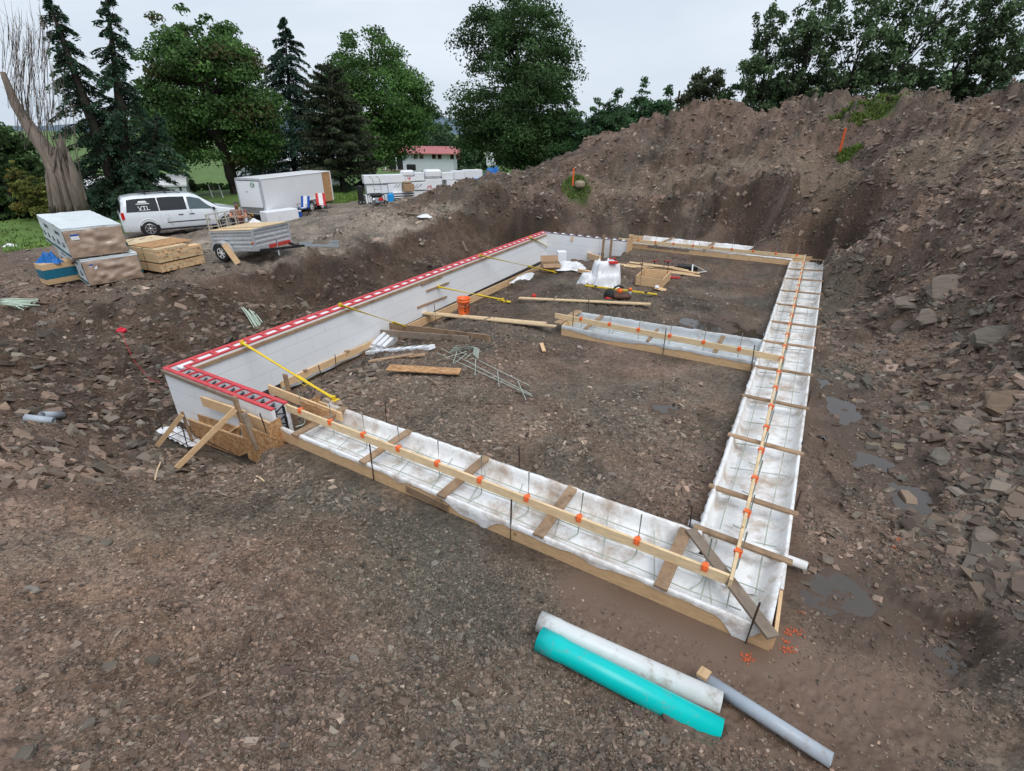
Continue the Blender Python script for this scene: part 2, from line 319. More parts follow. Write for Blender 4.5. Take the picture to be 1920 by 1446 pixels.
for k,px,py,q,rg in CP:
    p=G(px,py,q) if k=='g' else D(px,py,q); cx.append(p.x);cy.append(p.y);cz.append(p.z);cr_.append(rg)
def addw(x,y,z,r=.2): cx.append(x);cy.append(y);cz.append(z);cr_.append(r)
for px,py,d in ((1005,316,36.5),(1080,282,38),(1180,242,38),(1280,200,36),(1400,208,35),(1500,192,33),(1600,192,31),(1690,180,28.5),(1800,190,26),(1920,180,23)):
    p=D(px,py,d); k=1+7/math.hypot(p.x,p.y); addw(p.x*k,p.y*k,max(p.z-3.2,0),.5); k=1+14/math.hypot(p.x,p.y); addw(p.x*k,p.y*k,max((p.z-1)*.35,-.4),.2)
for Y in (6,9,12,15,18,21): 
    p=Bw(-11.5,Y); addw(p.x,p.y,-1.15,.4); p=Bw(-9.35-(Y-6)*.035,Y); addw(p.x,p.y,-1.24 if Y<17 else -1.15,.2)
    p=Bw(-8.3,Y); addw(p.x,p.y,-.8,.4); p=Bw(-7.4,Y); addw(p.x,p.y,-.55,.2)
p=Bw(-10,3.0); addw(p.x,p.y,-1.35,.2)
for x,y,z,r in ((0,0,1.75,.3),(0,-4,2,.3),(-3,.5,1.5,.3),(-8,2,1.3,.4),(-8,-4,2,.3),(3,.6,.9,.3),(6,0,.5,.4),(9,-3,1,.4),(14,0,1.5,.5),(0,-15,2,.1),(20,-10,3,.2),(-20,-10,1,.2),(-25,5,0,.1),(30,5,5,.6),(36,20,6,.4),(30,40,3,.2),(-30,20,-.5,.05),(-40,40,-1.4,.05),(-20,60,-1.5,.05),(0,60,-1.6,.05),(10,75,-2.0,.05),(30,70,0,.05),(50,60,2,.05),(60,30,6,.1),(60,0,5,.1),(-60,0,-1,.05),(0,90,-3,.05),(-50,80,-3,.05),(60,90,1,.05),(0,-60,2,.05),(60,-60,3,.05),(-60,-60,0,.05)): addw(x,y,z,r)
cx=np.array(cx);cy=np.array(cy);cz=np.array(cz);cr_=np.array(cr_)
def phi(r2): return np.sqrt(r2+.35**2)
n_=len(cx); K=phi((cx[:,None]-cx)**2+(cy[:,None]-cy)**2); K-=np.eye(n_)*.06
P_=np.stack([np.ones(n_),cx,cy],1); MM=np.block([[K,P_],[P_.T,np.zeros((3,3))]]); WW=np.linalg.solve(MM,np.concatenate([cz,np.zeros(3)]))
def seg_d(x,y,a,b):
    dx,dy=b[0]-a[0],b[1]-a[1]; L=math.hypot(dx,dy); t=np.clip(((x-a[0])*dx+(y-a[1])*dy)/L**2,0,1)
    return np.hypot(x-a[0]-t*dx,y-a[1]-t*dy)
WNL=G(305,692,0); WFL=G(1018,434,0); wl=(WFL-WNL).normalized(); ws=Vector((wl.y,-wl.x,0))           # outer corners of the foam wall (top)
# footing centre lines: (a,b,half width,level)
def xy(v): return (v.x,v.y)
RN=G(1388,1082,0); RF=G(1509,478,0); NL_=G(500,745,0)
MLp=G(1042,590,0); MRp=G(1466,668,0); FLp=G(1160,452,0)
FOOT=[(xy(G(560,771,0)),xy(RN),.6,-.43),(xy(RN),xy(RF+A*.2),.62,-.43),(xy(MLp),xy(MRp),.5,-.43),(xy(G(1190,452,0)),xy(RF),.55,-.43)]
LOW=[(xy(WNL+ws*.25+wl*.1),xy(WFL+ws*.25),.55,-1.46),(xy(WNL+ws*.2+wl*.15),xy(WNL+ws*2.9+wl*.15),.5,-1.46),(xy(WFL+ws*.2-wl*.15),xy(WFL+ws*3.3-wl*.15),.6,-1.46)]
PUD=[]   # puddle list (x,y,rx,ry,rot)
def pud(px,py,rx,ry,rz): p=G(px,py,-.45); PUD.append((p.x,p.y,rx,ry,rz))
pud(1365,622,1.25,.9,.5); pud(1300,606,.6,.35,.5); pud(1250,765,.26,.18,.4); pud(1665,850,.45,.95,.5); pud(1680,905,.35,.6,.3); pud(1545,745,.25,.9,.55)
pud(1660,1150,.5,.75,-.5); pud(1560,1090,.45,.4,.3); pud(1620,1115,.5,.5,-.6); pud(1715,1180,.5,.45,-.6); pud(1600,800,.3,.7,.45); pud(1640,880,.35,.6,.4); pud(1575,770,.25,.6,.5); pud(1700,940,.3,.4,.3); pud(1740,1195,.35,.3,0); pud(1590,1120,.4,.4,0)
BUMPS=[(G(px,py,0).x,G(px,py,0).y,r_,h_) for px,py,r_,h_ in ((545,1080,.38,.20),(300,1000,.5,.14),(170,975,.28,.16),(230,1130,.5,-.12),(640,1150,.32,-.14),(90,900,.4,.14),(820,1345,.32,.08),(430,1300,.45,-.12),(330,1240,.3,.1),(120,1300,.35,.1),(620,1330,.3,.1),(700,1010,.3,.07))]
def bank_edge(al): return np.interp(al,[-6,-2,0,3,6,8.5,11.5,14,18,22],[7,7,7,5.9,5.8,4.3,4.7,5.1,5.1,5])
def TZ(x,y,detail=True):
    x=np.asarray(x,float).ravel(); y=np.asarray(y,float).ravel(); out=np.empty(len(x)); CH=40000
    for i in range(0,len(x),CH):
        X=x[i:i+CH];Y=y[i:i+CH]; r2=(X[:,None]-cx)**2+(Y[:,None]-cy)**2
        z=phi(r2)@WW[:n_]+WW[n_]+WW[n_+1]*X+WW[n_+2]*Y
        w=1/(r2+.3)**1.5; rg=(w@cr_)/w.sum(1)
        R=np.hypot(X,Y)
        ww_=-((X-WNL.x)*ws.x+(Y-WNL.y)*ws.y); al_=(X-WNL.x)*wl.x+(Y-WNL.y)*wl.y; ed_=bank_edge(al_)+fbm(X*.5,Y*.5,77,3)*.7; s_=np.clip((ww_-.5)/(ed_-.5),0,1)
        ze=np.interp(al_,[0,6,12,16,20],[-.2,-.05,.1,.35,.45]); pr=-1.15+(ze+1.15)*s_**2.6; kb=sstep(-1.5,.8,al_)*sstep(21,19,al_)*(ww_>.2)*sstep(ed_+.6,ed_-.1,ww_); z=z*(1-kb)+np.minimum(z,pr)*kb
        for (bx_,by_,br_,bh_) in BUMPS: z=z+bh_*np.exp(-(((X-bx_)**2+(Y-by_)**2)/br_**2))
        far=sstep(85,150,R); z=z*(1-far)+(-3-(R-85)*.035)*far; z=np.maximum(z,-38)
        fd=np.full(len(X),9.);
        keep=np.ones(len(X))
        for a,b,hw,lv in LOW: keep*=sstep(hw,hw+.35,seg_d(X,Y,a,b))
        k2=np.ones(len(X))
        for a,b,hw,lv in FOOT: k2*=sstep(hw-.02,hw+.6,seg_d(X,Y,a,b))
        if detail:
            am=rg*keep*k2
            q1=fbm(X*.55,Y*.55,1,3); q2=fbm(X*1.15+3,Y*1.15,5,4); z=z+am*(q1*.40*np.clip(R/9,.5,1.9)+q2*.30*np.clip(R/12,.65,1.6)-.16*np.clip(R/14,.35,1.5)*np.maximum(0,1-np.abs(q2)*7)+fbm(X*3.1,Y*3.1,13,3)*.14)+(.022+am*.10)*fbm(X*7,Y*7,9,3)+(.010+am*.018)*fbm(X*22,Y*22,15,2)
            # tilted slate bedding on the rock bank to the right
            hz_=am*sstep(.6,.9,rg)*sstep(.2,1.0,z); z=z+hz_*.10*np.sin(2*math.pi*z/1.15+fbm(X*.25,Y*.25,25,3)*5)
            rk=sstep(.75,1.05,rg)*sstep(6.5,9,X)*keep
            u=X*.55-Y*.25+z*1.6+fbm(X*.5,Y*.5,21,2)*.5
            z=z+rk*.26*(np.abs(((u*1.15)%1)-.5)*2-.5)*np.clip(R/14,.6,1.6)+rk*.09*(((u*4.3)%1)-.5)
        for a,b,hw,lv in LOW:
            s=1-sstep(hw,hw+.5,seg_d(X,Y,a,b)); z=z*(1-s)+lv*s
        for a,b,hw,lv in FOOT:
            s=1-sstep(hw-.02,hw+.3,seg_d(X,Y,a,b)); s=s*sstep(.5,.95,np.minimum(seg_d(X,Y,LOW[1][0],LOW[1][1]),seg_d(X,Y,LOW[2][0],LOW[2][1]))) ; z=z*(1-s)+lv*s
        for (qx,qy,rx,ry,rz) in PUD:
            c,s_=math.cos(rz),math.sin(rz); u=((X-qx)*c-(Y-qy)*s_)/rx; v=((X-qx)*s_+(Y-qy)*c)/ry
            d=np.hypot(u,v)+fbm(X*2.0,Y*2.0,33,4)*1.1; s=1-sstep(.5,1.25,d); z=np.where(s>0,np.minimum(z,z*(1-s)+(-.490+.050*fbm(X*3.2,Y*3.2,37,4))*s),z); z=np.where((d>1.05)&(d<2.2),np.maximum(z,-.462),z)
        out[i:i+CH]=z
    return out
def tz(x,y): return float(TZ([x],[y])[0])
def onG(px,py,dz=0):    # first terrain hit along the photo ray
    v=ray(px,py); v=v/v.y; d=np.concatenate([np.arange(1,12,.04),np.arange(12,95,.1)]); z=TZ(v.x*d,d); h=CAMH+v.z*d
    i=int(np.argmax(h<=z)); 
    if i==0: i=len(d)-1
    return Vector((v.x*d[i],d[i],z[i]+dz))
LAWN_EDGE=[(-80,14),(-30,17.5),(-21.5,19.5),(-18.5,27),(-14,35),(-9.5,38.5),(-4,40),(-.5,42),(6,46),(16,54),(40,58),(90,50)]
def lawn_w(x,y):
    xs=np.array([p[0] for p in LAWN_EDGE]);ys=np.array([p[1] for p in LAWN_EDGE])
    e=np.interp(x,xs,ys); return y-e+fbm(x*.4,y*.4,41,3)*1.5
# polar grid, finer near the camera and inside the view
ang=np.concatenate([np.arange(-180,-64,3.0),np.linspace(-64,64,900),np.arange(67,180,3.0)]); ang=np.radians(ang)
rad=[.15,.5,.9]; r=1.2
while r<60: rad.append(r); r*=1.0062 if r<45 else 1.02
while r<9000: rad.append(r); r*=1.12
rad=np.array(rad); na,nr=len(ang),len(rad)
Xg=np.sin(ang)[None,:]*rad[:,None]; Yg=np.cos(ang)[None,:]*rad[:,None]; Zg=TZ(Xg,Yg).reshape(nr,na)
V=np.stack([Xg.ravel(),Yg.ravel(),Zg.ravel()],1)
i,j=np.meshgrid(np.arange(nr-1),np.arange(na),indexing='ij'); j2=(j+1)%na
F=np.stack([i*na+j,(i+1)*na+j,(i+1)*na+j2,i*na+j2],-1).reshape(-1,4)
lw=lawn_w(V[:,0],V[:,1]); fl=lw[F].mean(1)>0
def ground_mat():
    m=bpy.data.materials.new('shale_earth'); m.use_nodes=True; t=m.node_tree; p=t.nodes['Principled BSDF']; p.inputs['Specular IOR Level'].default_value=.35
    tc=N(t,'ShaderNodeTexCoord'); a=N(t,'ShaderNodeAttribute',attribute_name='col')
    big=N(t,'ShaderNodeTexNoise',Scale=.9,Detail=6,Roughness=.65); t.links.new(tc.outputs['Object'],big.inputs[0])
    v=N(t,'ShaderNodeTexVoronoi',Scale=17,Randomness=1); mp=N(t,'ShaderNodeMapping'); mp.inputs['Scale'].default_value=(1,1.6,1.6); mp.inputs['Rotation'].default_value=(0,0,.5)
    nn=N(t,'ShaderNodeTexNoise',Scale=12,Detail=3); t.links.new(tc.outputs['Object'],nn.inputs[0])
    wv=N(t,'ShaderNodeVectorMath',operation='MULTIPLY_ADD'); wv.inputs[1].default_value=(.06,.06,.06); t.links.new(nn.outputs['Color'],wv.inputs[0]); t.links.new(tc.outputs['Object'],wv.inputs[2])
    t.links.new(wv.outputs[0],mp.inputs[0]); t.links.new(mp.outputs[0],v.inputs[0])
    v2=N(t,'ShaderNodeTexVoronoi',Scale=48); t.links.new(wv.outputs[0],v2.inputs[0])
    sep=N(t,'ShaderNodeSeparateColor'); t.links.new(v.outputs['Color'],sep.inputs[0]); sep2=N(t,'ShaderNodeSeparateColor'); t.links.new(v2.outputs['Color'],sep2.inputs[0])
    ad=N(t,'ShaderNodeMath',operation='MULTIPLY_ADD'); ad.inputs[1].default_value=.55; t.links.new(sep.outputs[0],ad.inputs[0])
    a2=N(t,'ShaderNodeMath',operation='MULTIPLY'); a2.inputs[1].default_value=.5; t.links.new(sep2.outputs[0],a2.inputs[0]); t.links.new(a2.outputs[0],ad.inputs[2])
    rr=N(t,'ShaderNodeMapRange'); rr.inputs['To Min'].default_value=.45; rr.inputs['To Max'].default_value=1.6; t.links.new(ad.outputs[0],rr.inputs[0])
    r2=N(t,'ShaderNodeMapRange'); r2.inputs['From Min'].default_value=.3; r2.inputs['From Max'].default_value=.7; r2.inputs['To Min'].default_value=.75; r2.inputs['To Max'].default_value=1.2; t.links.new(big.outputs[0],r2.inputs[0])
    mu=N(t,'ShaderNodeMath',operation='MULTIPLY'); t.links.new(rr.outputs[0],mu.inputs[0]); t.links.new(r2.outputs[0],mu.inputs[1])
    # damp, fine mud has fewer chips: alpha of 'mud' attribute
    md=N(t,'ShaderNodeAttribute',attribute_name='mud'); mm=N(t,'ShaderNodeMix'); t.links.new(md.outputs['Fac'],mm.inputs[0]); t.links.new(mu.outputs[0],mm.inputs[2]); mm.inputs[3].default_value=.95
    vm=N(t,'ShaderNodeVectorMath',operation='SCALE'); t.links.new(a.outputs['Color'],vm.inputs[0]); t.links.new(mm.outputs[0],vm.inputs['Scale']); t.links.new(vm.outputs[0],p.inputs['Base Color'])
    rg=N(t,'ShaderNodeMapRange'); rg.inputs['To Min'].default_value=.85; rg.inputs['To Max'].default_value=.5; t.links.new(md.outputs['Fac'],rg.inputs[0]); t.links.new(rg.outputs[0],p.inputs['Roughness'])
    hh=N(t,'ShaderNodeMath',operation='MULTIPLY_ADD'); hh.inputs[1].default_value=.7; t.links.new(sep.outputs[1],hh.inputs[0]); t.links.new(sep2.outputs[1],hh.inputs[2])
    b=N(t,'ShaderNodeBump',Distance=.035); bs=N(t,'ShaderNodeMapRange'); bs.inputs['To Min'].default_value=.85; bs.inputs['To Max'].default_value=.12; t.links.new(md.outputs['Fac'],bs.inputs[0]); t.links.new(bs.outputs[0],b.inputs['Strength'])
    t.links.new(hh.outputs[0],b.inputs['Height']); t.links.new(b.outputs[0],p.inputs['Normal'])
    return m
# colour zones
TP={k:onG(*k) for k in ((1650,203),(1575,222),(1080,352),(1590,292))}
def zone_col(x,y,z):
    n1=fbm(x*.35,y*.35,51,4)[:,None]; n2=fbm(x*1.3,y*1.3,61,4)[:,None]
    brown=np.array([.145,.098,.070]); purple=np.array([.150,.108,.088]); grey=np.array([.135,.112,.090]); dark=np.array([.058,.038,.027]); tan=np.array([.30,.26,.222]); mud=np.array([.15,.10,.074])
    c=np.ones((len(x),1))*grey
    c=c+(purple-c)*sstep(-.2,.3,n1+.25*(z[:,None]>.8))
    w=sstep(-.15,.35,n2)[:,None] if n2.ndim==1 else sstep(-.15,.35,n2); c=c+(brown-c)*w*.6
    ww=-((x-WNL.x)*ws.x+(y-WNL.y)*ws.y); al=(x-WNL.x)*wl.x+(y-WNL.y)*wl.y   # freshly dug dark brown bank outside the wall
    edge=bank_edge(al)+fbm(x*.8,y*.8,58,3)*.8
    left=sstep(-.6,.3,ww)*sstep(edge+.7,edge-.5,ww)*sstep(-3.5,-1,al)*sstep(24,20,al)
    c=c+(dark*1.3-c)*(left*(.62+.38*sstep(-.5,.3,n2[:,0])))[:,None]
    park=sstep(edge-.2,edge+.8,ww)*sstep(3,7,al)*sstep(27,22,al)*(z<.6)*(z>-.8); c=c+(tan-c)*(park*.75)[:,None]
    c=c*(1+.55*fbm(x*.8,y*.8,55,4)+.35*fbm(x*3,y*3,57,3)+.3*n1[:,0])[:,None]
    gk=np.zeros(len(x))          # greenish dark shale fines along the near form and the pit edge
    for px,py,r_ in ((640,930,.8),(760,1010,.9),(860,1110,1.0),(930,1160,.8),(700,1120,.7),(1500,560,2.0),(1560,700,1.2)):
        q=G(px,py,-.3); gk=np.maximum(gk,1-sstep(.3,1.2,np.hypot(x-q.x,y-q.y)/r_+fbm(x*1.5,y*1.5,75,3)*.5))
    c=c+(np.array([.080,.080,.066])-c)*(gk*.7)[:,None]
    # muddy ground by the near right corner
    mdp=[(1200,1200,1.1),(1330,1290,1.1),(1500,1290,1.2),(1560,1400,1.1),(1450,1240,.8),(1650,1330,.8),(1100,1120,.5),(1570,1080,.7),(1680,1180,.7)]
    m=np.zeros(len(x))
    for px,py,r_ in mdp:
        q=G(px,py,-.42); m=np.maximum(m,1-sstep(.35,1.15,np.hypot(x-q.x,y-q.y)/r_+fbm(x*2,y*2,71,3)*.35))
    for (qx,qy,rx,ry,rz) in PUD: m=np.maximum(m,.8*(1-sstep(.8,1.6,np.hypot((x-qx)/max(rx,ry),(y-qy)/max(rx,ry)))))
    c=c+(mud*1.15-c)*(m*.85)[:,None]
    wet=np.zeros(len(x))
    for (qx,qy,rx,ry,rz) in PUD: wet=np.maximum(wet,1-sstep(.6,1.7,np.hypot((x-qx)/max(rx,ry),(y-qy)/max(rx,ry))+fbm(x*2,y*2,93,3)*.6))
    c=c*(1-.45*wet)[:,None]
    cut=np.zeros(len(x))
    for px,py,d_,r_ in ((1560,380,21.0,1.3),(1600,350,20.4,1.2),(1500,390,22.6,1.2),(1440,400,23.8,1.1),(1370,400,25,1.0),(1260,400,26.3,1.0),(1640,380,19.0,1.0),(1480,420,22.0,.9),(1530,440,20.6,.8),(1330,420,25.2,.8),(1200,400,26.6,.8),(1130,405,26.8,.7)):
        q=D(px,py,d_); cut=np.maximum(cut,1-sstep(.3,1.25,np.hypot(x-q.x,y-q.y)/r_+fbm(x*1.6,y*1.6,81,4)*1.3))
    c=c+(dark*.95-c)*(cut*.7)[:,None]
    lp=[D(*q) for q in ((1090,356,30.8),(1200,338,29.5),(1300,320,28.4),(1400,303,27.8),(1500,294,25.5),(1600,298,21.6),(1750,286,20),(1920,290,16.8))]; ld=np.full(len(x),9.)
    for a_,b_ in zip(lp,lp[1:]): ld=np.minimum(ld,seg_d(x,y,(a_.x,a_.y),(b_.x,b_.y)))
    ld=1-sstep(.25,1.3,ld+fbm(x*1.1,y*1.1,84,4)*1.0); c=c+(np.array([.205,.165,.125])-c)*(ld*.6)[:,None]
    gp=np.zeros(len(x))   # turf left on the ledge and heap
    for px,py,d_,r_ in ((1650,203,30.2,.95),(1575,222,29.5,.55),(1080,352,31,.8),(1590,292,21.7,.4)):
        q=TP[(px,py)]; gp=np.maximum(gp,1-sstep(.6,1.1,np.hypot(x-q.x,y-q.y)/r_+fbm(x*2,y*2,91,3)*.4))
    c=c+(np.array([.07,.10,.03])-c)*gp[:,None]
    fg=sstep(-.3,-2,x)*sstep(8.5,6,y); c=c*(1+fg[:,None]*np.array([.16,.13,.09])); c=c*np.array([1.0,.97,.925])*(1+.12*sstep(.5,1.5,z)[:,None]); return c,m,gp
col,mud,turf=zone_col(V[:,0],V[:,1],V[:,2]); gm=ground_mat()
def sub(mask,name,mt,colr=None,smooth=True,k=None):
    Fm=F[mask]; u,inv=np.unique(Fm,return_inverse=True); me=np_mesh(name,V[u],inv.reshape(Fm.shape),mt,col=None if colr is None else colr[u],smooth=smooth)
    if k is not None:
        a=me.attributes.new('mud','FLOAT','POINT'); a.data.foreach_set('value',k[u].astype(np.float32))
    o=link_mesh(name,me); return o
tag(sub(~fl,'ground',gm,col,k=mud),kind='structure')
M['lawn']=mat('lawn_grass',(.085,.15,.03),.9,var=.35,vs=.5,bump=.5,bs=40)
tag(sub(fl,'lawn',M['lawn']),kind='structure')
# puddles
wm=mat('muddy_water',(.06,.044,.033),.05,var=.1,vs=2,spec=.8,bump=.04,bs=4)
mb=MB()
for (qx,qy,rx,ry,rz) in PUD:
    c,s_=math.cos(rz),math.sin(rz); k=36; pts=[]
    for a in range(k):
        t=2*math.pi*a/k; u=math.cos(t)*rx*1.9; v=math.sin(t)*ry*1.9; pts.append((qx+u*c+v*s_,qy-u*s_+v*c,-.481+.0006*len(mb.f)))
    mb.add(pts,[tuple(range(k))])
mb.build('puddle_water',wm,kind='structure',fixn=False)
# rubble: tens of thousands of real shale chips lying on the ground
def foot_dist(x,y):
    d=np.full(len(x),9.)
    for a,b,hw,lv in FOOT+LOW: d=np.minimum(d,seg_d(x,y,a,b)-hw)
    return d
def stones(N_,rmin,rmax,smin,smax,pxmin,flat,seed,zone=None,amax=60,dip=False):
    g=np.random.default_rng(seed); r=np.exp(g.uniform(math.log(rmin),math.log(rmax),N_)); a=np.radians(g.uniform(-amax,amax,N_)); x=np.sin(a)*r;y=np.cos(a)*r
    z=TZ(x,y); cc,md,tf=zone_col(x,y,z)
    ok=(lawn_w(x,y)<-.3)&(foot_dist(x,y)>.06)&(g.random(N_)>md*.88)&(tf<.4)&(z>-.47-(foot_dist(x,y)<2.2)*0-(x<0)*2)
    park=(y>16)&(x<0)&(z<.35)&(x+y*.3<2.5); ok&=~(park&(g.random(N_)<.75))
    if zone is not None: ok&=zone(x,y,z,g)
    x,y,z,r,cc=x[ok],y[ok],z[ok],r[ok],cc[ok]; n=len(x)
    s=smin*(smax/smin)**(g.random(n)**2.6); s=np.maximum(s,pxmin*r)
    base=np.array([[-1,-1,-1],[1,-1,-1],[1,1,-1],[-1,1,-1],[-1,-1,1],[1,-1,1],[1,1,1],[-1,1,1]],float)
    P=base[None]*1.0+g.uniform(-.42,.42,(n,8,3)); P[:,4:,:2]*=g.uniform(.55,.95,(n,1,1))
    P*=np.stack([g.uniform(.7,1.3,n),g.uniform(.4,.9,n),g.uniform(.12,.38,n)*flat],1)[:,None,:]
    P*=s[:,None,None]*.5
    th=g.normal(.4,.9,n); tx=g.normal(0,.35,n); ty=g.normal(0,.35,n)
    # lean with terrain slope
    e=.15; zx=(TZ(x+e,y,False)-TZ(x-e,y,False))/(2*e); zy=(TZ(x,y+e,False)-TZ(x,y-e,False))/(2*e); kk=.45 if dip else 1.; tx+=np.arctan(zy)*kk; ty-=np.arctan(zx)*kk
    if dip: tx=tx*.5+.05; ty=ty*.6-.12; cc=cc*.62
    c,s_=np.cos(th)[:,None],np.sin(th)[:,None]; X=P[...,0]*c-P[...,1]*s_; Y=P[...,0]*s_+P[...,1]*c; Z=P[...,2]
    c,s_=np.cos(tx)[:,None],np.sin(tx)[:,None]; Y,Z=Y*c-Z*s_,Y*s_+Z*c
    c,s_=np.cos(ty)[:,None],np.sin(ty)[:,None]; X,Z=X*c+Z*s_,-X*s_+Z*c
    Vv=np.stack([X+x[:,None],Y+y[:,None],Z+(z+s*.05*flat)[:,None]],-1).reshape(-1,3)
    fb=np.array([[0,3,2,1],[4,5,6,7],[0,1,5,4],[1,2,6,5],[2,3,7,6],[3,0,4,7]]); Ff=(fb[None]+(np.arange(n)*8)[:,None,None]).reshape(-1,4)
    pal=np.array([[.165,.122,.096],[.155,.138,.118],[.135,.135,.112],[.18,.128,.10],[.28,.23,.18],[.075,.060,.050],[.21,.155,.11]]); k=g.choice(7,n,p=[.28,.18,.11,.19,.03,.17,.04])
    cs=(pal[k]*.6+cc*.6)*np.exp(g.normal(-.03,.34,n))[:,None]
    return Vv,Ff,np.repeat(cs,8,0)
def merge(parts):
    o=0;Vs=[];Fs=[];Cs=[]
    for v,f,c in parts: Vs.append(v);Fs.append(f+o);Cs.append(c);o+=len(v)
    return np.concatenate(Vs),np.concatenate(Fs),np.concatenate(Cs)
rz_right=lambda x,y,z,g:(x>5.2)&(y<24)&(x>2.9+.43*y)
prts=[stones(380000,1.3,34,.011,.042,.00105,1.2,1),stones(120000,8,48,.05,.26,.0023,1.1,7,lambda x,y,z,g:(z>.15)|((x<-3)&(y<24)&(z<.1)&(g.random(len(x))<.5))),stones(85000,5.5,27,.025,.11,.0019,1,8,lambda x,y,z,g:(z<-.25)&(x>-7)),stones(12000,1.5,40,.03,.095,.002,1.2,2,lambda x,y,z,g:g.random(len(x))<(.35+.65*(z>-.3))),
 stones(100000,5,30,.04,.27,.0024,.75,3,rz_right,66,dip=True)]
v_,f_,c_=merge(prts); M['shale']=attr_mat('shale_chips',.78,.35)
tag(link_mesh('shale_rubble',np_mesh('shale_rubble',v_,f_,M['shale'],c_)),kind='stuff',label='loose shale chips covering the dug ground and banks')
# turf tufts on the heap and grass along the lawn edge
g_=np.random.default_rng(5); gx=[];gy=[]
for px,py,d_,r_,n in ((1650,203,30.2,.95,2400),(1575,222,29.5,.5,700),(1080,352,31,.7,700),(1590,292,21.7,.4,500)):
    q=TP[(px,py)]; a=g_.uniform(0,6.3,n); rr=np.sqrt(g_.random(n))*r_; gx.append(q.x+np.cos(a)*rr*1.3); gy.append(q.y+np.sin(a)*rr*.8)
n=16000; ex=g_.uniform(-30,16,n); ey=np.interp(ex,[p[0] for p in LAWN_EDGE],[p[1] for p in LAWN_EDGE])+g_.exponential(3.5,n)-.4; k=lawn_w(ex,ey)>-.2; gx.append(ex[k]);gy.append(ey[k])
gx=np.concatenate(gx);gy=np.concatenate(gy); gz=TZ(gx,gy); n=len(gx); R=np.hypot(gx,gy); w=.0012*R; h=g_.uniform(.03,.10,n)+.0012*R
a=g_.uniform(0,6.3,n); dx=np.cos(a)*w;dy=np.sin(a)*w; lx=g_.normal(0,.06,n);ly=g_.normal(0,.06,n)
Vv=np.stack([np.stack([gx-dx,gy-dy,gz-.02],1),np.stack([gx+dx,gy+dy,gz-.02],1),np.stack([gx+lx,gy+ly,gz+h],1)],1).reshape(-1,3)
cg=np.array([.09,.15,.035])*np.exp(g_.normal(0,.3,n))[:,None]+g_.random((n,1))*np.array([.04,.03,.0])
M['grass']=attr_mat('grass_blades',.9,.2)
tag(link_mesh('grass',np_mesh('grass',Vv,np.arange(3*n).reshape(n,3),M['grass'],np.repeat(cg,3,0))),kind='stuff',label='green grass tufts on the turf patches and lawn edge')
# far hills beyond the water, distance haze painted into their blue base colour
mb=MB(); P=[]
for i in range(90):
    a=math.radians(-75+150*i/89); hh=120+70*math.sin(i*.21)+30*math.sin(i*.83+1); row=[]
    for k,(rr,s) in enumerate(((5600,0),(6100,.55),(6900,1),(8200,.2))): row.append(Vector((math.sin(a)*rr,math.cos(a)*rr,-40+hh*s)))
    P.append(row)
mb.grid(P); mb.build('hills',mat('haze_tinted_hills',(.10,.15,.19),1,var=.2,vs=.004),kind='structure')
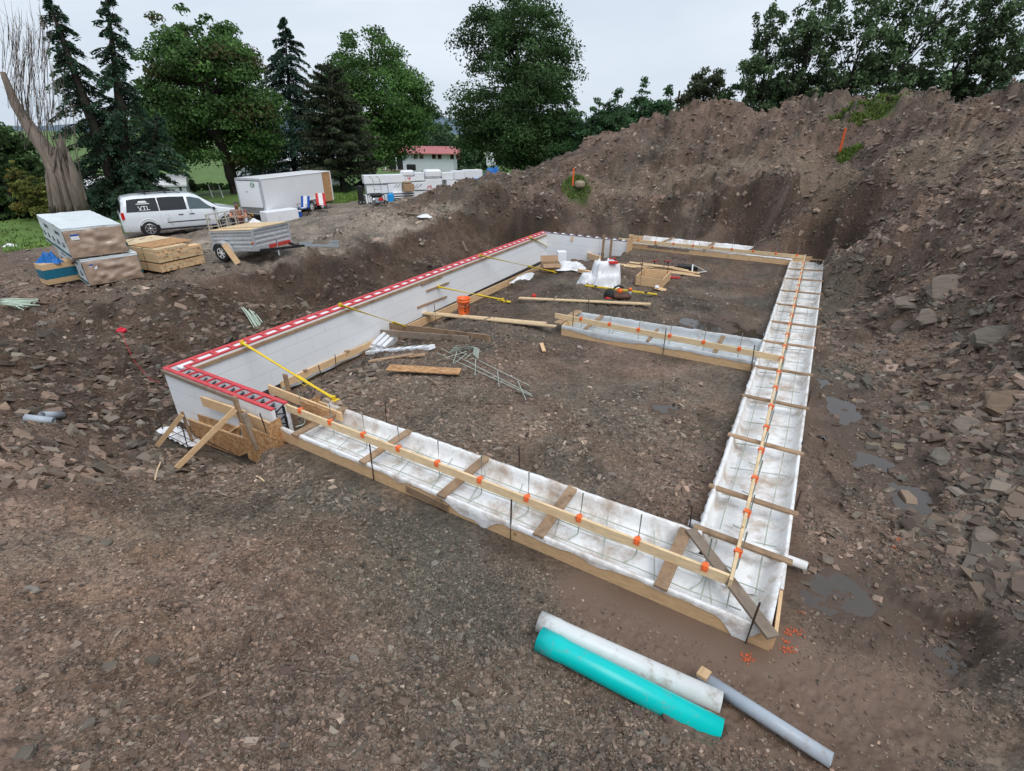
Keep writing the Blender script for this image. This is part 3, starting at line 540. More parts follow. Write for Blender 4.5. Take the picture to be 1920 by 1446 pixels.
# ======================= FOUNDATION =======================
ORD=['first','second','third','fourth','fifth','sixth','seventh','eighth','ninth','tenth','eleventh','twelfth','thirteenth','fourteenth','fifteenth','sixteenth','seventeenth','eighteenth','nineteenth','twentieth','twenty-first','twenty-second','twenty-third','twenty-fourth']
def PLv(px,py,p0,dr):      # photo ray hits the vertical plane through p0 along horizontal dr
    n=Vector((dr.y,-dr.x,0)); v=ray(px,py); o=Vector((0,0,CAMH)); t=(Vector(p0)-o).dot(n)/v.dot(n); return o+v*t
def wall_foam_mat():
    m=bpy.data.materials.new('ribbed_white_foam'); m.use_nodes=True; t=m.node_tree; p=t.nodes['Principled BSDF']; p.inputs['Roughness'].default_value=.7
    tc=N(t,'ShaderNodeTexCoord'); sx=N(t,'ShaderNodeSeparateXYZ'); t.links.new(tc.outputs['Object'],sx.inputs[0])
    dt=N(t,'ShaderNodeVectorMath',operation='DOT_PRODUCT'); dt.inputs[1].default_value=(1.25,.9,0); t.links.new(tc.outputs['Object'],dt.inputs[0])
    cb=N(t,'ShaderNodeCombineXYZ'); t.links.new(dt.outputs['Value'],cb.inputs[0]); t.links.new(sx.outputs[2],cb.inputs[1])
    br=N(t,'ShaderNodeTexBrick',Scale=1.0); br.inputs['Brick Width'].default_value=1.22; br.inputs['Row Height'].default_value=.406; br.inputs['Mortar Size'].default_value=.006; br.inputs['Mortar Smooth'].default_value=.5
    br.inputs['Color1'].default_value=(.86,.88,.90,1); br.inputs['Color2'].default_value=(.83,.85,.88,1); br.inputs['Mortar'].default_value=(.60,.63,.67,1); t.links.new(cb.outputs[0],br.inputs[0])
    n=N(t,'ShaderNodeTexNoise',Scale=3,Detail=8,Roughness=.7); t.links.new(tc.outputs['Object'],n.inputs[0])
    r=N(t,'ShaderNodeValToRGB'); r.color_ramp.elements[0].position=.62; r.color_ramp.elements[1].position=.85; t.links.new(n.outputs[0],r.inputs[0])
    mp=N(t,'ShaderNodeMapRange'); mp.inputs['From Min'].default_value=-.55; mp.inputs['From Max'].default_value=-1.2; t.links.new(sx.outputs[2],mp.inputs[0])
    ml=N(t,'ShaderNodeMath',operation='MULTIPLY'); ml.inputs[1].default_value=.55; t.links.new(r.outputs[0],ml.inputs[0])
    mx=N(t,'ShaderNodeMixRGB'); t.links.new(ml.outputs[0],mx.inputs[0]); t.links.new(br.outputs[0],mx.inputs[1]); mx.inputs[2].default_value=(.3,.24,.2,1); t.links.new(mx.outputs[0],p.inputs['Base Color'])
    w=N(t,'ShaderNodeTexWave',Scale=8,Distortion=0); t.links.new(cb.outputs[0],w.inputs[0])
    ad=N(t,'ShaderNodeMath',operation='ADD'); t.links.new(w.outputs[0],ad.inputs[0]); t.links.new(br.outputs['Fac'],ad.inputs[1])
    b=N(t,'ShaderNodeBump',Strength=.12,Distance=.01); t.links.new(ad.outputs[0],b.inputs['Height']); t.links.new(b.outputs[0],p.inputs['Normal']); return m
M['foam_wall']=wall_foam_mat()
def liner_mat():
    m=mat('white_poly_sheet',(.86,.87,.88),.35,var=.04,vs=2,bump=1.0,bs=9,dirt=.42,dcol=(.42,.31,.22),spec=.5,dscale=1.8)
    return m
M['liner']=liner_mat(); M['clear']=mat('clear_poly_sheet',(.50,.53,.55),.25,var=.15,vs=3,bump=.5,bs=6,dirt=.2,dcol=(.3,.25,.2),spec=.6)
M['web']=mat('wrapped_white_cloth',(.78,.79,.82),.5,var=.04,bump=.4,bs=8,dirt=.12,dcol=(.45,.38,.32))
H0=-1.22; TK=.335; PN=.067
# near return runs along the near footing, far return along the far footing
nd=(G(500,768,0)-WNL).normalized(); nn=Vector((-nd.y,nd.x,0)); nn=nn if nn.dot(wl)>0 else -nn
fd_=(G(1183,452,0)-WFL).normalized(); fn=Vector((-fd_.y,fd_.x,0)); fn=fn if fn.dot(wl)<0 else -fn
LN=(G(507,772,0)-WNL).length; LF=(G(1183,452,0)-WFL).length; LL=(WFL-WNL).length
def inter(p,d,q,e):
    den=d.x*e.y-d.y*e.x; t=((q.x-p.x)*e.y-(q.y-p.y)*e.x)/den; return p+d*t
def offs(k):   # polyline of the wall at distance k from its outer face
    a=WNL+nd*LN+nn*k; b=inter(WNL+nn*k,nd,WNL+ws*k,wl); c=inter(WFL+fn*k,fd_,WNL+ws*k,wl); e=WFL+fd_*LF+fn*k
    return [a,b,c,e]
wall=thing('foundation_wall','long white foam block foundation wall with red plastic top rails along the left of the pit','foundation wall',(WNL.x,WNL.y,H0))
def ribbon(mb,k0,k1,z0,z1,mi=0,segs=(0,1,2)):
    a,b=offs(k0),offs(k1)
    for i in segs:
        q=[a[i],a[i+1],b[i+1],b[i]]; vs=[Vector((p.x,p.y,z)) for z in(z0,z1) for p in q]
        mb.add(vs,[(0,1,2,3)[::-1],(4,5,6,7),(0,1,5,4),(2,3,7,6)]+([(3,0,4,7)] if i==segs[0] else [])+([(1,2,6,5)] if i==segs[-1] else []),mi)
for k0,nm in((0,'outer_panel'),(TK-PN,'inner_panel')):
    mb=MB(); ribbon(mb,k0,k0+PN,H0,0); mb.build(nm,M['foam_wall'],wall)
# foam seen inside the cavity
mb=MB(); ribbon(mb,PN+.001,TK-PN-.001,-.34,-.14,0,(1,2)); mb.build('cavity_fill',M['foam'],wall)
mb=MB()
for k0 in(.0,TK-PN):
    ribbon(mb,k0-.004,k0+PN+.004,.002,.03,0,(0,1))
mb.build('top_rail',M['red'],wall)
mb=MB()
for k0 in(.0,TK-PN): ribbon(mb,k0+.01,k0+PN-.01,.002,.02,0,(2,))
mb.build('far_rail',mat('dark_violet_plastic',(.13,.05,.08),.5,var=.3,vs=20),wall)
mbw=MB(); mbb=MB(); mbt=MB()
a,b=offs(0),offs(TK)
for i in(0,1,2):
    p0,p1=offs(TK/2)[i],offs(TK/2)[i+1]; L=(p1-p0).length; d=(p1-p0).normalized(); pr=Vector((-d.y,d.x,0)); sp=.26 if i==0 else .4; n=int(L/sp)
    for k in range(1,n):
        c=p0+d*(k*L/n)
        if i<2: mbw.box(c+UP*.012,(.03 if i==0 else .07,TK-.05,.035),ax=(d,pr,UP))
        else: mbb.box(c+UP*.012,(.08,TK-.06,.03),ax=(d,pr,UP)); mbt.box(c+d*.13+UP*.026,(.12,.2,.02),ax=(d,pr,UP))
        if i==0:
            for zz in(-.06,-.16): mbb.beam(c-pr*.1+UP*zz,c+pr*.1+UP*(zz-.05),.012,.02); mbb.beam(c-pr*.1+UP*(zz-.05),c+pr*.1+UP*zz,.012,.02)
    if i==1:
        for k in range(n): mbt.box(p0+d*((k+.5)*L/n)-UP*.02,(L/n*.75,TK-2*PN-.01,.03),ax=(d,pr,UP))
mbw.build('rail_web',M['red'],wall); mbt.build('foam_block',M['foam'],wall)
# open end of the near return: black plastic ties between the panels
e0=offs(0)[0]; 
for z in np.arange(-1.1,-.05,.2):
    c=offs(TK/2)[0]+UP*float(z)-nd*.03
    for s in(-1,1):
        mbb.beam(c-nn*.1,c+nn*.1+UP*.09*s,.02,.018); 
    mbb.box(c-nn*.085,(.05,.02,.12),ax=(nd,nn,UP)); mbb.box(c+nn*.085,(.05,.02,.12),ax=(nd,nn,UP))
mbb.build('cross_tie',M['black_pl'],wall)
mb=MB(); q=offs(TK+.02); mb.beam(q[1]+wl*.02-UP*.085,q[2]-wl*.02-UP*.085,.038,.075); mb.beam(q[1]+nd*.05-UP*.06,q[0]-UP*.06,.036,.05); mb.build('inner_waler',M['old_wood'],wall)
mb=MB(); q=offs(-.02); mb.beam(q[1]-UP*.045,q[0]+nd*-.9-UP*.045,.036,.07); mb.build('outer_waler',M['grey_wood'],wall)
# small marks on the wall face
# --- footing forms ---
def line_pts(pa,pb,z): return G(*pa,z),G(*pb,z)
ZT=-.18; BH=.26; ZB=ZT-BH
def form(label,o0,o1,i0,i1,spr,skipo=False,name='footing_form',zt=ZT,bh=BH,mats=('pine','pine'),endcap=None,sw=.14):
    t=thing(name,label,'footing form',(o0.x,o0.y,zt-bh),'timber footing forms')
    for (p,q,mt) in((o0,o1,mats[0]),(i0,i1,mats[1])):
        mb=MB(); mb.beam(p-UP*bh/2,q-UP*bh/2,.038,bh,bev=.003); mb.build('form_board',M[mt],t)
    for (p,q,w) in spr:
        mb=MB(); d=(q-p).normalized(); mb.beam(p-d*.05+UP*.021,q+d*.05+UP*.021,w,.036,bev=.003); mb.build('spreader',M['old_wood'],t)
    if endcap:
        for p,q in endcap: mb=MB(); mb.beam(p-UP*bh/2,q-UP*bh/2,.038,bh); mb.build('end_board',M['pine'],t)
    return t
def gz(px,py,z=ZT): return G(px,py,z)
NO0,NO1=gz(457,772),gz(1453,1188)          # near footing, outer board
NI0,NI1=gz(597,752),gz(1310,1000)          # inner board
nsp=[(gz(556,816),gz(645,768),.13),(gz(683,867),gz(765,812),.13),(gz(830,930),gz(910,862),.14),(gz(1012,1003),gz(1073,919),.14),(gz(1240,1100),gz(1284,1000),.15)]
form('near timber footing form lined with white sheeting, running from wall to front corner',NO0,NO1,NI0,NI1,nsp)
RO0,RO1=gz(1455,1186),gz(1546,481); RI0,RI1=gz(1312,1000),gz(1486,481)
rsp=[((1308,992),(1476,1055)),((1335,915),(1488,965)),((1370,818),(1500,853)),((1396,744),(1511,768)),((1416,689),(1519,705)),((1433,641),(1525,654)),((1447,604),(1532,615)),((1457,571),(1536,581)),((1466,546),(1539,553)),((1471,523),(1541,528)),((1478,505),(1541,509)),((1485,485),(1544,489))]
rsp=[(gz(*a),gz(*b),.09) for a,b in rsp]
rt=form('right timber footing form lined with white sheeting, running away from front corner',RO0,RO1,RI0,RI1,rsp,endcap=[(RO1,RI1+(RO1-RI1)*.05)])
mb=MB(); mb.beam(gz(1293,1000)+UP*.06,gz(1447,1203)+UP*.06,.14,.036,bev=.003); mb.build('corner_plank',M['grey_wood'],rt)
MO0,MO1=gz(1054,611),gz(1419,678); MI0,MI1=gz(1082,586),gz(1433,640)
mspr=[(gz(1047,607),gz(1085,585),.2),(gz(1098,618),gz(1128,594),.1),(gz(1215,640),gz(1232,620),.07),(gz(1340,662),gz(1355,633),.1)]
mt=form('middle timber footing form with clear sheeting, branching off the right footing',MO0,MO1,MI0,MI1,mspr,endcap=[(MO0,MI0)])
FO0,FO1=gz(1159,452),gz(1486,486); FI0,FI1=gz(1185,441),gz(1500,472)
ft=form('far timber footing form along the back of the pit, white sheeting inside',FO0,FO1,FI0,FI1,[(gz(1230,460),gz(1262,447),.12),(gz(1320,469),gz(1340,455),.12),(gz(1425,479),gz(1440,465),.12)])
mb=MB(); mb.beam(FO0+(FO1-FO0).normalized()*1.4+UP*-.1-fn*-.03,FO0+(FO1-FO0).normalized()*3.2-UP*.1+fn*.03,.02,.10); mb.build('cleat',M['grey_wood'],ft)
# --- plastic liners: draped cross-section swept along the form ---
def liner(label,o0,o1,i0,i1,mt,seed,flap=None,openT=9,endlift=None,startflat=-1,n=170,zt=ZT,zb=-.415,ov_o=.03,ov_i=.12,name='plastic_liner',inner=True):
    g=np.random.default_rng(seed); L=(o1-o0).length; P=[]
    for k in range(n+1):
        t=k/n; a=o0.lerp(o1,t); b=i0.lerp(i1,t); d=(b-a); w=d.length; d/=w; s=t*L
        f=lambda q,c: float(fbm(np.array([s*c+q]),np.array([seed*3.1+q]),seed,3)[0])
        oo=ov_o+.05*abs(f(1,2.2))+ (flap(s) if flap else 0); oi=ov_i+.12*f(5,1.4); up=.012
        cs=[(-.026-.012*abs(f(9,5)),zt-oo),(-.026,zt-oo*.5),(-.022,zt+up),(.0,zt+up+.006),(.024,zt+up),(.03+.012*f(2,6),zt-.05),(.05+.05*abs(f(3,5)),zb+.09),(.13+.08*f(4,4),zb+.02+.03*abs(f(41,6)))]
        m=7
        cs+=[(.11+(w-.22)*(j/m),zb+.01+.055*abs(f(20+j,4.5))+.004) for j in range(1,m)]
        cs+=[(w-.11+.04*f(6,3),zb+.012),(w-.05-.03*abs(f(7,3)),zb+.08),(w-.034-.02*abs(f(8,7)),zt-.05),(w-.024-.02*abs(f(31,6)),zt+up+.02*abs(f(11,5))),(w,zt+up+.01+.05*abs(f(12,3.5))),(w+.028+.02*abs(f(32,6)),zt+up+.02*abs(f(13,4))),(w+.03+.04*abs(f(14,6)),zt-max(.02,oi)*.5),(w+.03+.07*abs(f(15,5)),zt-max(.03,oi))]
        if t>openT or t<startflat: cs=cs[:8+m-1]+[(w-.11+.02*q_,zb+.012) for q_ in range(len(cs)-8-m+1)]
        row=[a+d*u+UP*(z-a.z) for u,z in cs]
        if endlift and k>n-6:
            r=(k-(n-6))/6; row=[Vector((p_.x,p_.y,max(p_.z,zb+(zt+.02-zb)*min(1,r*1.3)))) for p_ in row]
        P.append(row)
    mb=MB(); mb.grid(P); return mb.build(name,mt,label=label,cat='plastic sheet',group='white plastic sheets lining the footings',fixn=False)
nl=(NO1-NO0).length
NIX=inter(NI0,(NI1-NI0).normalized(),RO0,(RO1-RO0).normalized()); NIX.z=NI0.z
def nflap(s):
    u=s/nl; r=0
    for c,wd,h in((.30,.012,.05),(.435,.03,.15),(.475,.018,.18),(.66,.02,.06),(.845,.02,.2),(.86,.02,.12)): r+=h*math.exp(-((u-c)/wd)**2)
    return r
u0=.12
liner('white plastic sheet in the near footing, flapping over the front board',NO0.lerp(NO1,u0),NO0.lerp(NO1,.995),NI0.lerp(NI1,.04),NIX,M['liner'],3,nflap,n=230,ov_i=.1,openT=.875,endlift=True)
liner('white plastic sheet in the right footing',RO0.lerp(RO1,.03),RO1,RI0.lerp(RI1,-.03),RI1,M['liner'],8,lambda s:.04,n=280,ov_i=.1,startflat=.03)
liner('clear plastic sheet in the middle footing',MO0,MO1,MI0,MI1,M['clear'],12,lambda s:.1*math.exp(-((s-1.2)/.7)**2)+.02,n=90,ov_i=.04)
liner('white plastic sheet in the far footing',FO0.lerp(FO1,.08),FO1,FI0.lerp(FI1,.08),FI1,M['liner'],15,None,n=80,ov_i=.03)
# --- rebar mats inside the footings ---
def rebar(label,o0,o1,i0,i1,seed,n=3,sp=.62,z=-.31):
    t=thing('rebar_mat',label,'rebar mat',(o0.x,o0.y,z-.1),'rebar mats in the footings'); g=random.Random(seed); L=(o1-o0).length
    for j in range(n):
        u=.22+.56*j/(n-1); mb=MB(); pts=[o0.lerp(o1,k/12).lerp(i0.lerp(i1,k/12),u+g.uniform(-.02,.02)) for k in range(13)]
        mb.tube([Vector((p.x,p.y,z+g.uniform(-.01,.01))) for p in pts],.0075,6); mb.build('long_bar',M['rebar_green'],t)
    m=int(L/sp)
    for k in range(m):
        s=(k+.5)/m; a=o0.lerp(o1,s+g.uniform(-.004,.004)); b=i0.lerp(i1,s+g.uniform(-.004,.004)); mb=MB(); p,q=a.lerp(b,.1),a.lerp(b,.9)
        mb.tube([Vector((p.x,p.y,z+.014)),Vector((q.x,q.y,z+.014))],.0075,6); mb.build('cross_bar',M['rebar_green'],t)
rebar('green rebar mat lying in the near footing',NO0.lerp(NO1,.14),NO0.lerp(NO1,.97),NI0.lerp(NI1,.03),NI1.lerp(NI0,-.06),1)
rebar('green rebar mat lying in the right footing',RO0.lerp(RO1,.01),RO0.lerp(RO1,.985),RI0.lerp(RI1,-.05),RI0.lerp(RI1,.985),2,sp=.8)
rebar('green rebar mat lying in the middle footing',MO0.lerp(MO1,.03),MO0.lerp(MO1,.98),MI0,MI1,3,n=3,sp=1.5)
rebar('green rebar mat lying in the far footing',FO0.lerp(FO1,.1),FO0.lerp(FO1,.98),FI0.lerp(FI1,.1),FI0.lerp(FI1,.98),4,sp=1.1)
# --- dowel boards with orange clips, rods ---
def proj_s(px,py,p,q,z=-.03):
    g=G(px,py,z); d=(q-p); return (g-p).dot(d)/d.dot(d)
def clip_mesh(c,d,mb):     # saddle clip over the board
    s=Vector((-d.y,d.x,0))
    for e in(-.026,.026): mb.box(c+s*e-UP*.03,(.07,.006,.075),ax=(d,s,UP))
    mb.box(c+UP*.011,(.07,.06,.008),ax=(d,s,UP)); mb.box(c+s*.04+UP*.0,(.035,.03,.04),ax=(d,s,UP),bev=.006)
    for e in(-.028,.028): mb.box(c+s*.036-UP*.045+d*e,(.012,.025,.05),ax=(d,s,UP))
    mb.box(c-s*.034-UP*.02,(.03,.014,.03),ax=(d,s,UP))
def dowels(tag_,label,pa,pb,clips,side,hgt,rl,foot=True,hook=True,bh=.14,zt=0):
    p,q=G(*pa,zt),G(*pb,zt); d=(q-p).normalized(); s=Vector((-d.y,d.x,0))*side
    t=thing('dowel_board',label,'timber board',(p.x,p.y,zt-bh),'boards holding the anchor rods')
    mb=MB(); mb.beam(p-UP*bh/2,q-UP*bh/2,.038,bh,bev=.003); mb.build('board',M['pine_pale'],t)
    n=len(clips)
    for i,(x,y) in enumerate(clips):
        c=p.lerp(q,proj_s(x,y,p,q)); mb=MB(); clip_mesh(c,d if side>0 else -d,mb); mb.build('clip',M['orange'],t)
        r=c+s*.04; zb=-.33; mb=MB(); h=hgt+random.uniform(-.015,.015); tl=Vector((random.uniform(-.01,.01),random.uniform(-.01,.01),0))
        pts=[r+UP*h+tl,r+UP*(zb+.07)-tl]
        if hook: hd=(-d*.5+s*-.8).normalized() if side>0 else (d*.4-s).normalized(); pts+=[r+UP*(zb+.03)+hd*.015,r+UP*(zb+.01)+hd*.05,r+UP*zb+hd*.16]
        mb.tube(pts,.0095,8); mb.build('anchor_rod',M['rebar_green'],None,rl(i,n),'anchor rod','green anchor rods standing in the footings')
nclips=[(568,768),(625,789),(686,813),(754,837),(827,864),(907,894),(994,928),(1091,965),(1199,1006),(1325,1053)]
dowels('n','pale board on edge with ten orange clips above the near footing',(535,757),(1368,1078),nclips,1,.37,lambda i,n:f'{ORD[i]} green anchor rod from the left in the near footing')
rclips=[(1383,1036),(1400,962),(1414,898),(1426,845),(1436,802),(1446,763),(1454,728),(1461,699),(1465,673),(1470,650),(1476,628),(1482,609),(1486,592),(1490,575),(1492,561),(1496,547),(1499,536),(1501,525),(1504,514),(1507,504),(1509,494)]
dowels('r','pale board on edge with orange clips above the right footing',(1371,1087),(1510,477),rclips,-1,.30,lambda i,n:f'{ORD[i]} green anchor rod from the front corner in the right footing')
mclips=[(1094,595),(1147,605),(1201,615),(1260,625),(1323,636),(1389,648)]
dowels('m','pale board on edge with six orange clips above the middle footing',(1041,587),(1464,667),mclips,1,.33,lambda i,n:f'{ORD[i]} green anchor rod from the left in the middle footing')
fclips=[(1202,447),(1235,449),(1268,452),(1303,456),(1338,460),(1374,463),(1413,467),(1455,472),(1494,476)]
dowels('f','pale board on edge with orange clips above the far footing',(1160,446),(1508,479),fclips,1,.42,lambda i,n:f'{ORD[i]} green anchor rod from the left in the far footing')
# --- steel stakes: (top px, base px, label) ---
def stake(pt,pb,zb,label,r=.011):
    b=G(*pb,zb); dd=math.hypot(b.x,b.y); v=ray(*pt); v=v*(dd/math.hypot(v.x,v.y)); tp=Vector((v.x,v.y,CAMH+v.z))
    if (tp-b).length>1.3: tp=b+(tp-b).normalized()*1.3
    mb=MB(); mb.tube([b-UP*.12,b.lerp(tp,.5),tp],r,7); mb.build('steel_stake',M['steel_dark'],None,label,'stake','dark steel stakes holding the forms')
for a in [((1425,1130),(1397,1207),-.44,'rusty stake at the front corner of the footings, leaning right'),((959,937),(957,1012),-.44,'dark stake at the middle of the near front board'),((693,833),(701,902),-.44,'dark stake on the left part of the near front board'),
 ((722,752),(724,790),-.44,'rusty stake behind the near footing beside its third rod'),((973,838),(975,880),-.44,'rusty stake behind the near footing beside its seventh rod'),((1298,949),(1292,998),-.44,'rusty stake in the inner corner of near and right footing'),
 ((487,775),(506,827),-.6,'dark stake against the near form left of the foam wall end'),((597,684),(605,714),-1.2,'nearest dark stake on the lower footing beside the foam wall'),((628,665),(631,696),-1.2,'second dark stake on the lower footing beside the foam wall'),((814,571),(817,597),-1.15,'dark stake on the lower footing left of the orange bucket'),
 ((1205,486),(1200,537),-.44,'tall stake at the left side of the open wooden box'),((1254,491),(1249,531),-.44,'tall stake at the right corner of the open wooden box'),((1246,487),(1244,509),-.44,'stake standing behind the open wooden box'),((1104,561),(1103,585),-.44,'stake behind the left end of the middle footing'),
 ((1075,584),(1073,629),-.44,'stake at the left end of the middle form front board'),((1249,616),(1243,666),-.44,'stake at the centre of the middle form front board'),((1415,647),(1408,698),-.44,'stake at the right end of the middle form front board'),((1437,612),(1429,645),-.44,'stake where the middle form meets the right form, far side'),
 ((1206,451),(1203,467),-.44,'stake at the left of the far form board'),((1312,456),(1311,477),-.44,'stake at the centre of the far form board'),((1484,472),(1479,495),-.44,'stake at the right end of the far form board'),((1521,732),(1513,765),-.44,'stake outside the right form near the grey puddle'),((1505,828),(1497,860),-.44,'stake outside the right form, third from the front corner'),
 ((1502,920),(1489,962),-.44,'stake outside the right form, second from the front corner'),((1533,618),(1527,650),-.44,'stake outside the right form opposite the middle footing'),((340,792),(351,838),-1.3,'dark stake at the lower footing in the near left corner'),((294,774),(302,795),-1.25,'thin stake left of the near left corner')]: stake(*a)
# --- lower footing form beside the wall and the step boards ---
LI0,LI1=G(525,716,-1.18),G(860,566,-1.18); dLI=(LI1-LI0).normalized(); LI1=LI0+dLI*14.6
low=thing('lower_footing_form','low timber form board running along the inside foot of the foam wall','footing form',(LI0.x,LI0.y,-1.45),'timber footing forms')
for k in range(4):
    a=LI0+dLI*(3.65*k); b=LI0+dLI*(3.65*(k+1)-.01); mb=MB(); mb.beam(a-UP*.13,b-UP*.13,.038,.26); mb.build('form_board',M['pine'],low)
for px,py in((588,700),(655,660)):
    c=G(px,py,-1.17); c=LI0+dLI*((c-LI0).dot(dLI)); mb=MB(); mb.beam(c+UP*.02+ws*.05,c+UP*.02-ws*.42,.09,.036); mb.build('spreader',M['old_wood'],low)
mb=MB(); a=offs(TK)[1]; c=offs(TK)[2]; P=[]
for k in range(61):
    s=k/60; q=a.lerp(c,s)-UP*1.33; w=abs((q-LI0).dot(ws)); P.append([Vector((q.x,q.y,-1.36))+ws*(.01+(max(.2,w)-.05)*j/5)+UP*(.03*math.sin(k*1.9+j)*math.sin(j*.9)) for j in range(6)])
mb.grid(P); mb.build('plastic_liner',mat('grey_poly_sheet',(.24,.26,.28),.3,var=.35,vs=3,bump=.6,bs=8,dirt=.3),label='dull grey plastic sheet in the low footing along the foam wall',cat='plastic sheet',group='white plastic sheets lining the footings',fixn=False)
# wall braces (yellow adjustable props)
inP=offs(TK+.03)
def brace(pt,pb,label,zt=-.06,handle=True,ztop=None):
    top=PLv(*pt,inP[1],wl); bot=onG(*pb,.02); d=(bot-top).normalized()
    t=thing('wall_prop',label,'prop',(bot.x,bot.y,bot.z-.02),'yellow props bracing the foam wall')
    mb=MB(); mb.tube([top,bot-d*.12],.032,10); mb.build('upper_tube',M['yellow'],t)
    m=top.lerp(bot,.62); mb=MB(); mb.tube([m,bot-d*.05],.04,10); mb.build('outer_tube',M['yellow'],t)
    mb=MB(); mb.box(bot-UP*.005,(.16,.12,.012)); mb.box(bot-d*.05+UP*.03,(.06,.07,.06)); mb.build('foot_plate',M['yellow'],t)
    mb=MB(); mb.box(top,(.05,.08,.1),ax=(ws,wl,UP)); mb.build('head_plate',M['yellow'],t)
    if handle:
        c=top.lerp(bot,.7); s=d.cross(UP).normalized(); u=s.cross(d); q=[c+s*.11-d*.1,c+s*.11+d*.1,c-s*.11+d*.1,c-s*.11-d*.1,c+s*.11-d*.1]; mb=MB(); mb.tube(q,.006,6); mb.build('handle',M['yellow'],t)
brace((454,643),(630,753),'nearest yellow prop, braced from the wall top down to the dirt by the near footing')
brace((638,572),(790,624),'second yellow prop from the front, leaning on the wall above the foam offcuts',handle=False)
brace((822,538),(945,568),'third yellow prop, low one passing behind the orange bucket',handle=False)
brace((900,479),(1040,513),'fourth yellow prop, ending by the cardboard boxes',handle=False)
brace((994,445),(1052,478),'farthest yellow prop at the back corner of the wall',handle=False)
# lumber and step boards at the near left corner
NOd=(NO1-NO0).normalized(); NOn=Vector((-NOd.y,NOd.x,0)); NOn=NOn if NOn.dot(A)>0 else -NOn   # towards the pit
OP=NO0-NOn*.03
def pl(px,py,k=0.): return PLv(px,py,OP-NOn*k,NOd)
def timber(name,label,p,q,w,h,mt,up=UP,cat='timber',group=None):
    mb=MB(); mb.beam(p,q,w,h,up=up,bev=.003); return mb.build(name,M[mt],None,label,cat,group)
timber('scab_board','short pale board with knots nailed across the wall end above the big post',pl(379,752,.04),pl(462,780,.04),.038,.2,'pine')
ps=thing('corner_post','upright timber post holding the near form beside the wall end','post',tuple(pl(470,842,.1)))
mb=MB(); mb.beam(pl(439,744,.12),pl(472,846,.12),.089,.05,up=NOn); mb.build('post',M['old_wood'],ps)
mb=MB(); mb.beam(pl(457,775,.2),pl(484,842,.2),.05,.09,up=NOn); mb.build('block',M['grey_wood'],ps)
def gd(px,py,z): return G(px,py,z)
a=pl(441,768,.17); b=onG(334,884,.03); timber('diagonal_brace','long pale diagonal brace from the post down to the dirt at near left',a,b,.038,.089,'pine',group='timber braces at the near left corner')
a=pl(341,772,.1); b=pl(366,842,.1); timber('thin_post','thin worn timber post at the outer end of the lower form',a,b,.06,.04,'old_wood',up=NOn,group='timber braces at the near left corner')
a=pl(341,778,.16); b=onG(296,840,.03); timber('diagonal_brace','short pale diagonal brace leaning left of the thin post',a,b,.038,.089,'pine',group='timber braces at the near left corner')
a=PLv(292,808,OP,NOd)+NOn*.0; b=PLv(343,786,OP+NOn*.45,NOd); timber('end_board','pale end board of the lower form at the near left corner',a,b,.038,.2,'pine')
a=onG(318,818,.1); b=pl(362,846,.02); timber('short_plank','pale plank lying on the white sheet at the near left corner',a,b,.038,.16,'pine')
mb=MB(); pp=[pl(352,788),pl(463,826),pl(474,846),pl(447,856),pl(366,826)]; vs=[p for p in pp]+[p+NOn*.018 for p in pp]; n=5
mb.add(vs,[tuple(range(n)),tuple(range(n,2*n))[::-1]]+[(i,(i+1)%n,n+(i+1)%n,n+i) for i in range(n)]); mb.build('side_sheathing',M['osb'],None,'strand board panel forming the side of the lower footing at near left','board')
a=pl(352,786,-.02); b=pl(463,824,-.02); timber('rail','worn timber rail along the top of the strand board panel',a,b,.04,.05,'pine')
wp=WNL+nd*1.0-nn*.03
mb=MB(); q=[PLv(x,y,wp,nd) for x,y in((371,776),(450,802),(450,830),(378,800))]; vs=q+[p-nn*.015 for p in q]; mb.add(vs,[(0,1,2,3),(7,6,5,4),(0,1,5,4),(1,2,6,5),(2,3,7,6),(3,0,4,7)]); mb.build('strand_board_patch',M['osb'],None,'strand board patch at the foot of the outer foam wall','board')
# lower footing between wall and panel: sheet, bars, cross pieces
P=[]; 
for k in range(20):
    s=k/19; a=WNL+nd*(-.35+s*1.2)-nn*.36; P.append([Vector((a.x,a.y,-1.38+.03*math.sin(k*2.1+j)))+nn*(.0+.34*j/5) for j in range(6)])
mb=MB(); mb.grid(P); mb.build('plastic_liner',M['web'],label='white plastic sheet peeking out of the lower footing at the near left corner',cat='plastic sheet',group='white plastic sheets lining the footings',fixn=False)
t=thing('rebar_mat','dark rebar in the lower footing behind the strand board panel','rebar mat',tuple(WNL+nd*.8-UP*1.4),'rebar mats in the footings')
for j in range(3): mb=MB(); a=WNL+nd*.0-nn*(.1+.14*j)-UP*1.3; mb.tube([a,a+nd*2.8],.008,6); mb.build('long_bar',M['steel_dark'],t)
for j in range(5): mb=MB(); a=WNL+nd*(.3+.5*j)-nn*.05-UP*1.28; mb.tube([a,a-nn*.4],.008,6); mb.build('cross_bar',M['steel_dark'],t)
timber('cross_piece','pale cross piece laid from the wall foot to the strand board panel',PLv(393,800,wp,nd),pl(425,792,-.12),.09,.036,'old_wood')
timber('cross_piece','second pale cross piece in the lower footing, next to the post',PLv(446,800,wp,nd),pl(428,813,-.05),.09,.036,'pine')
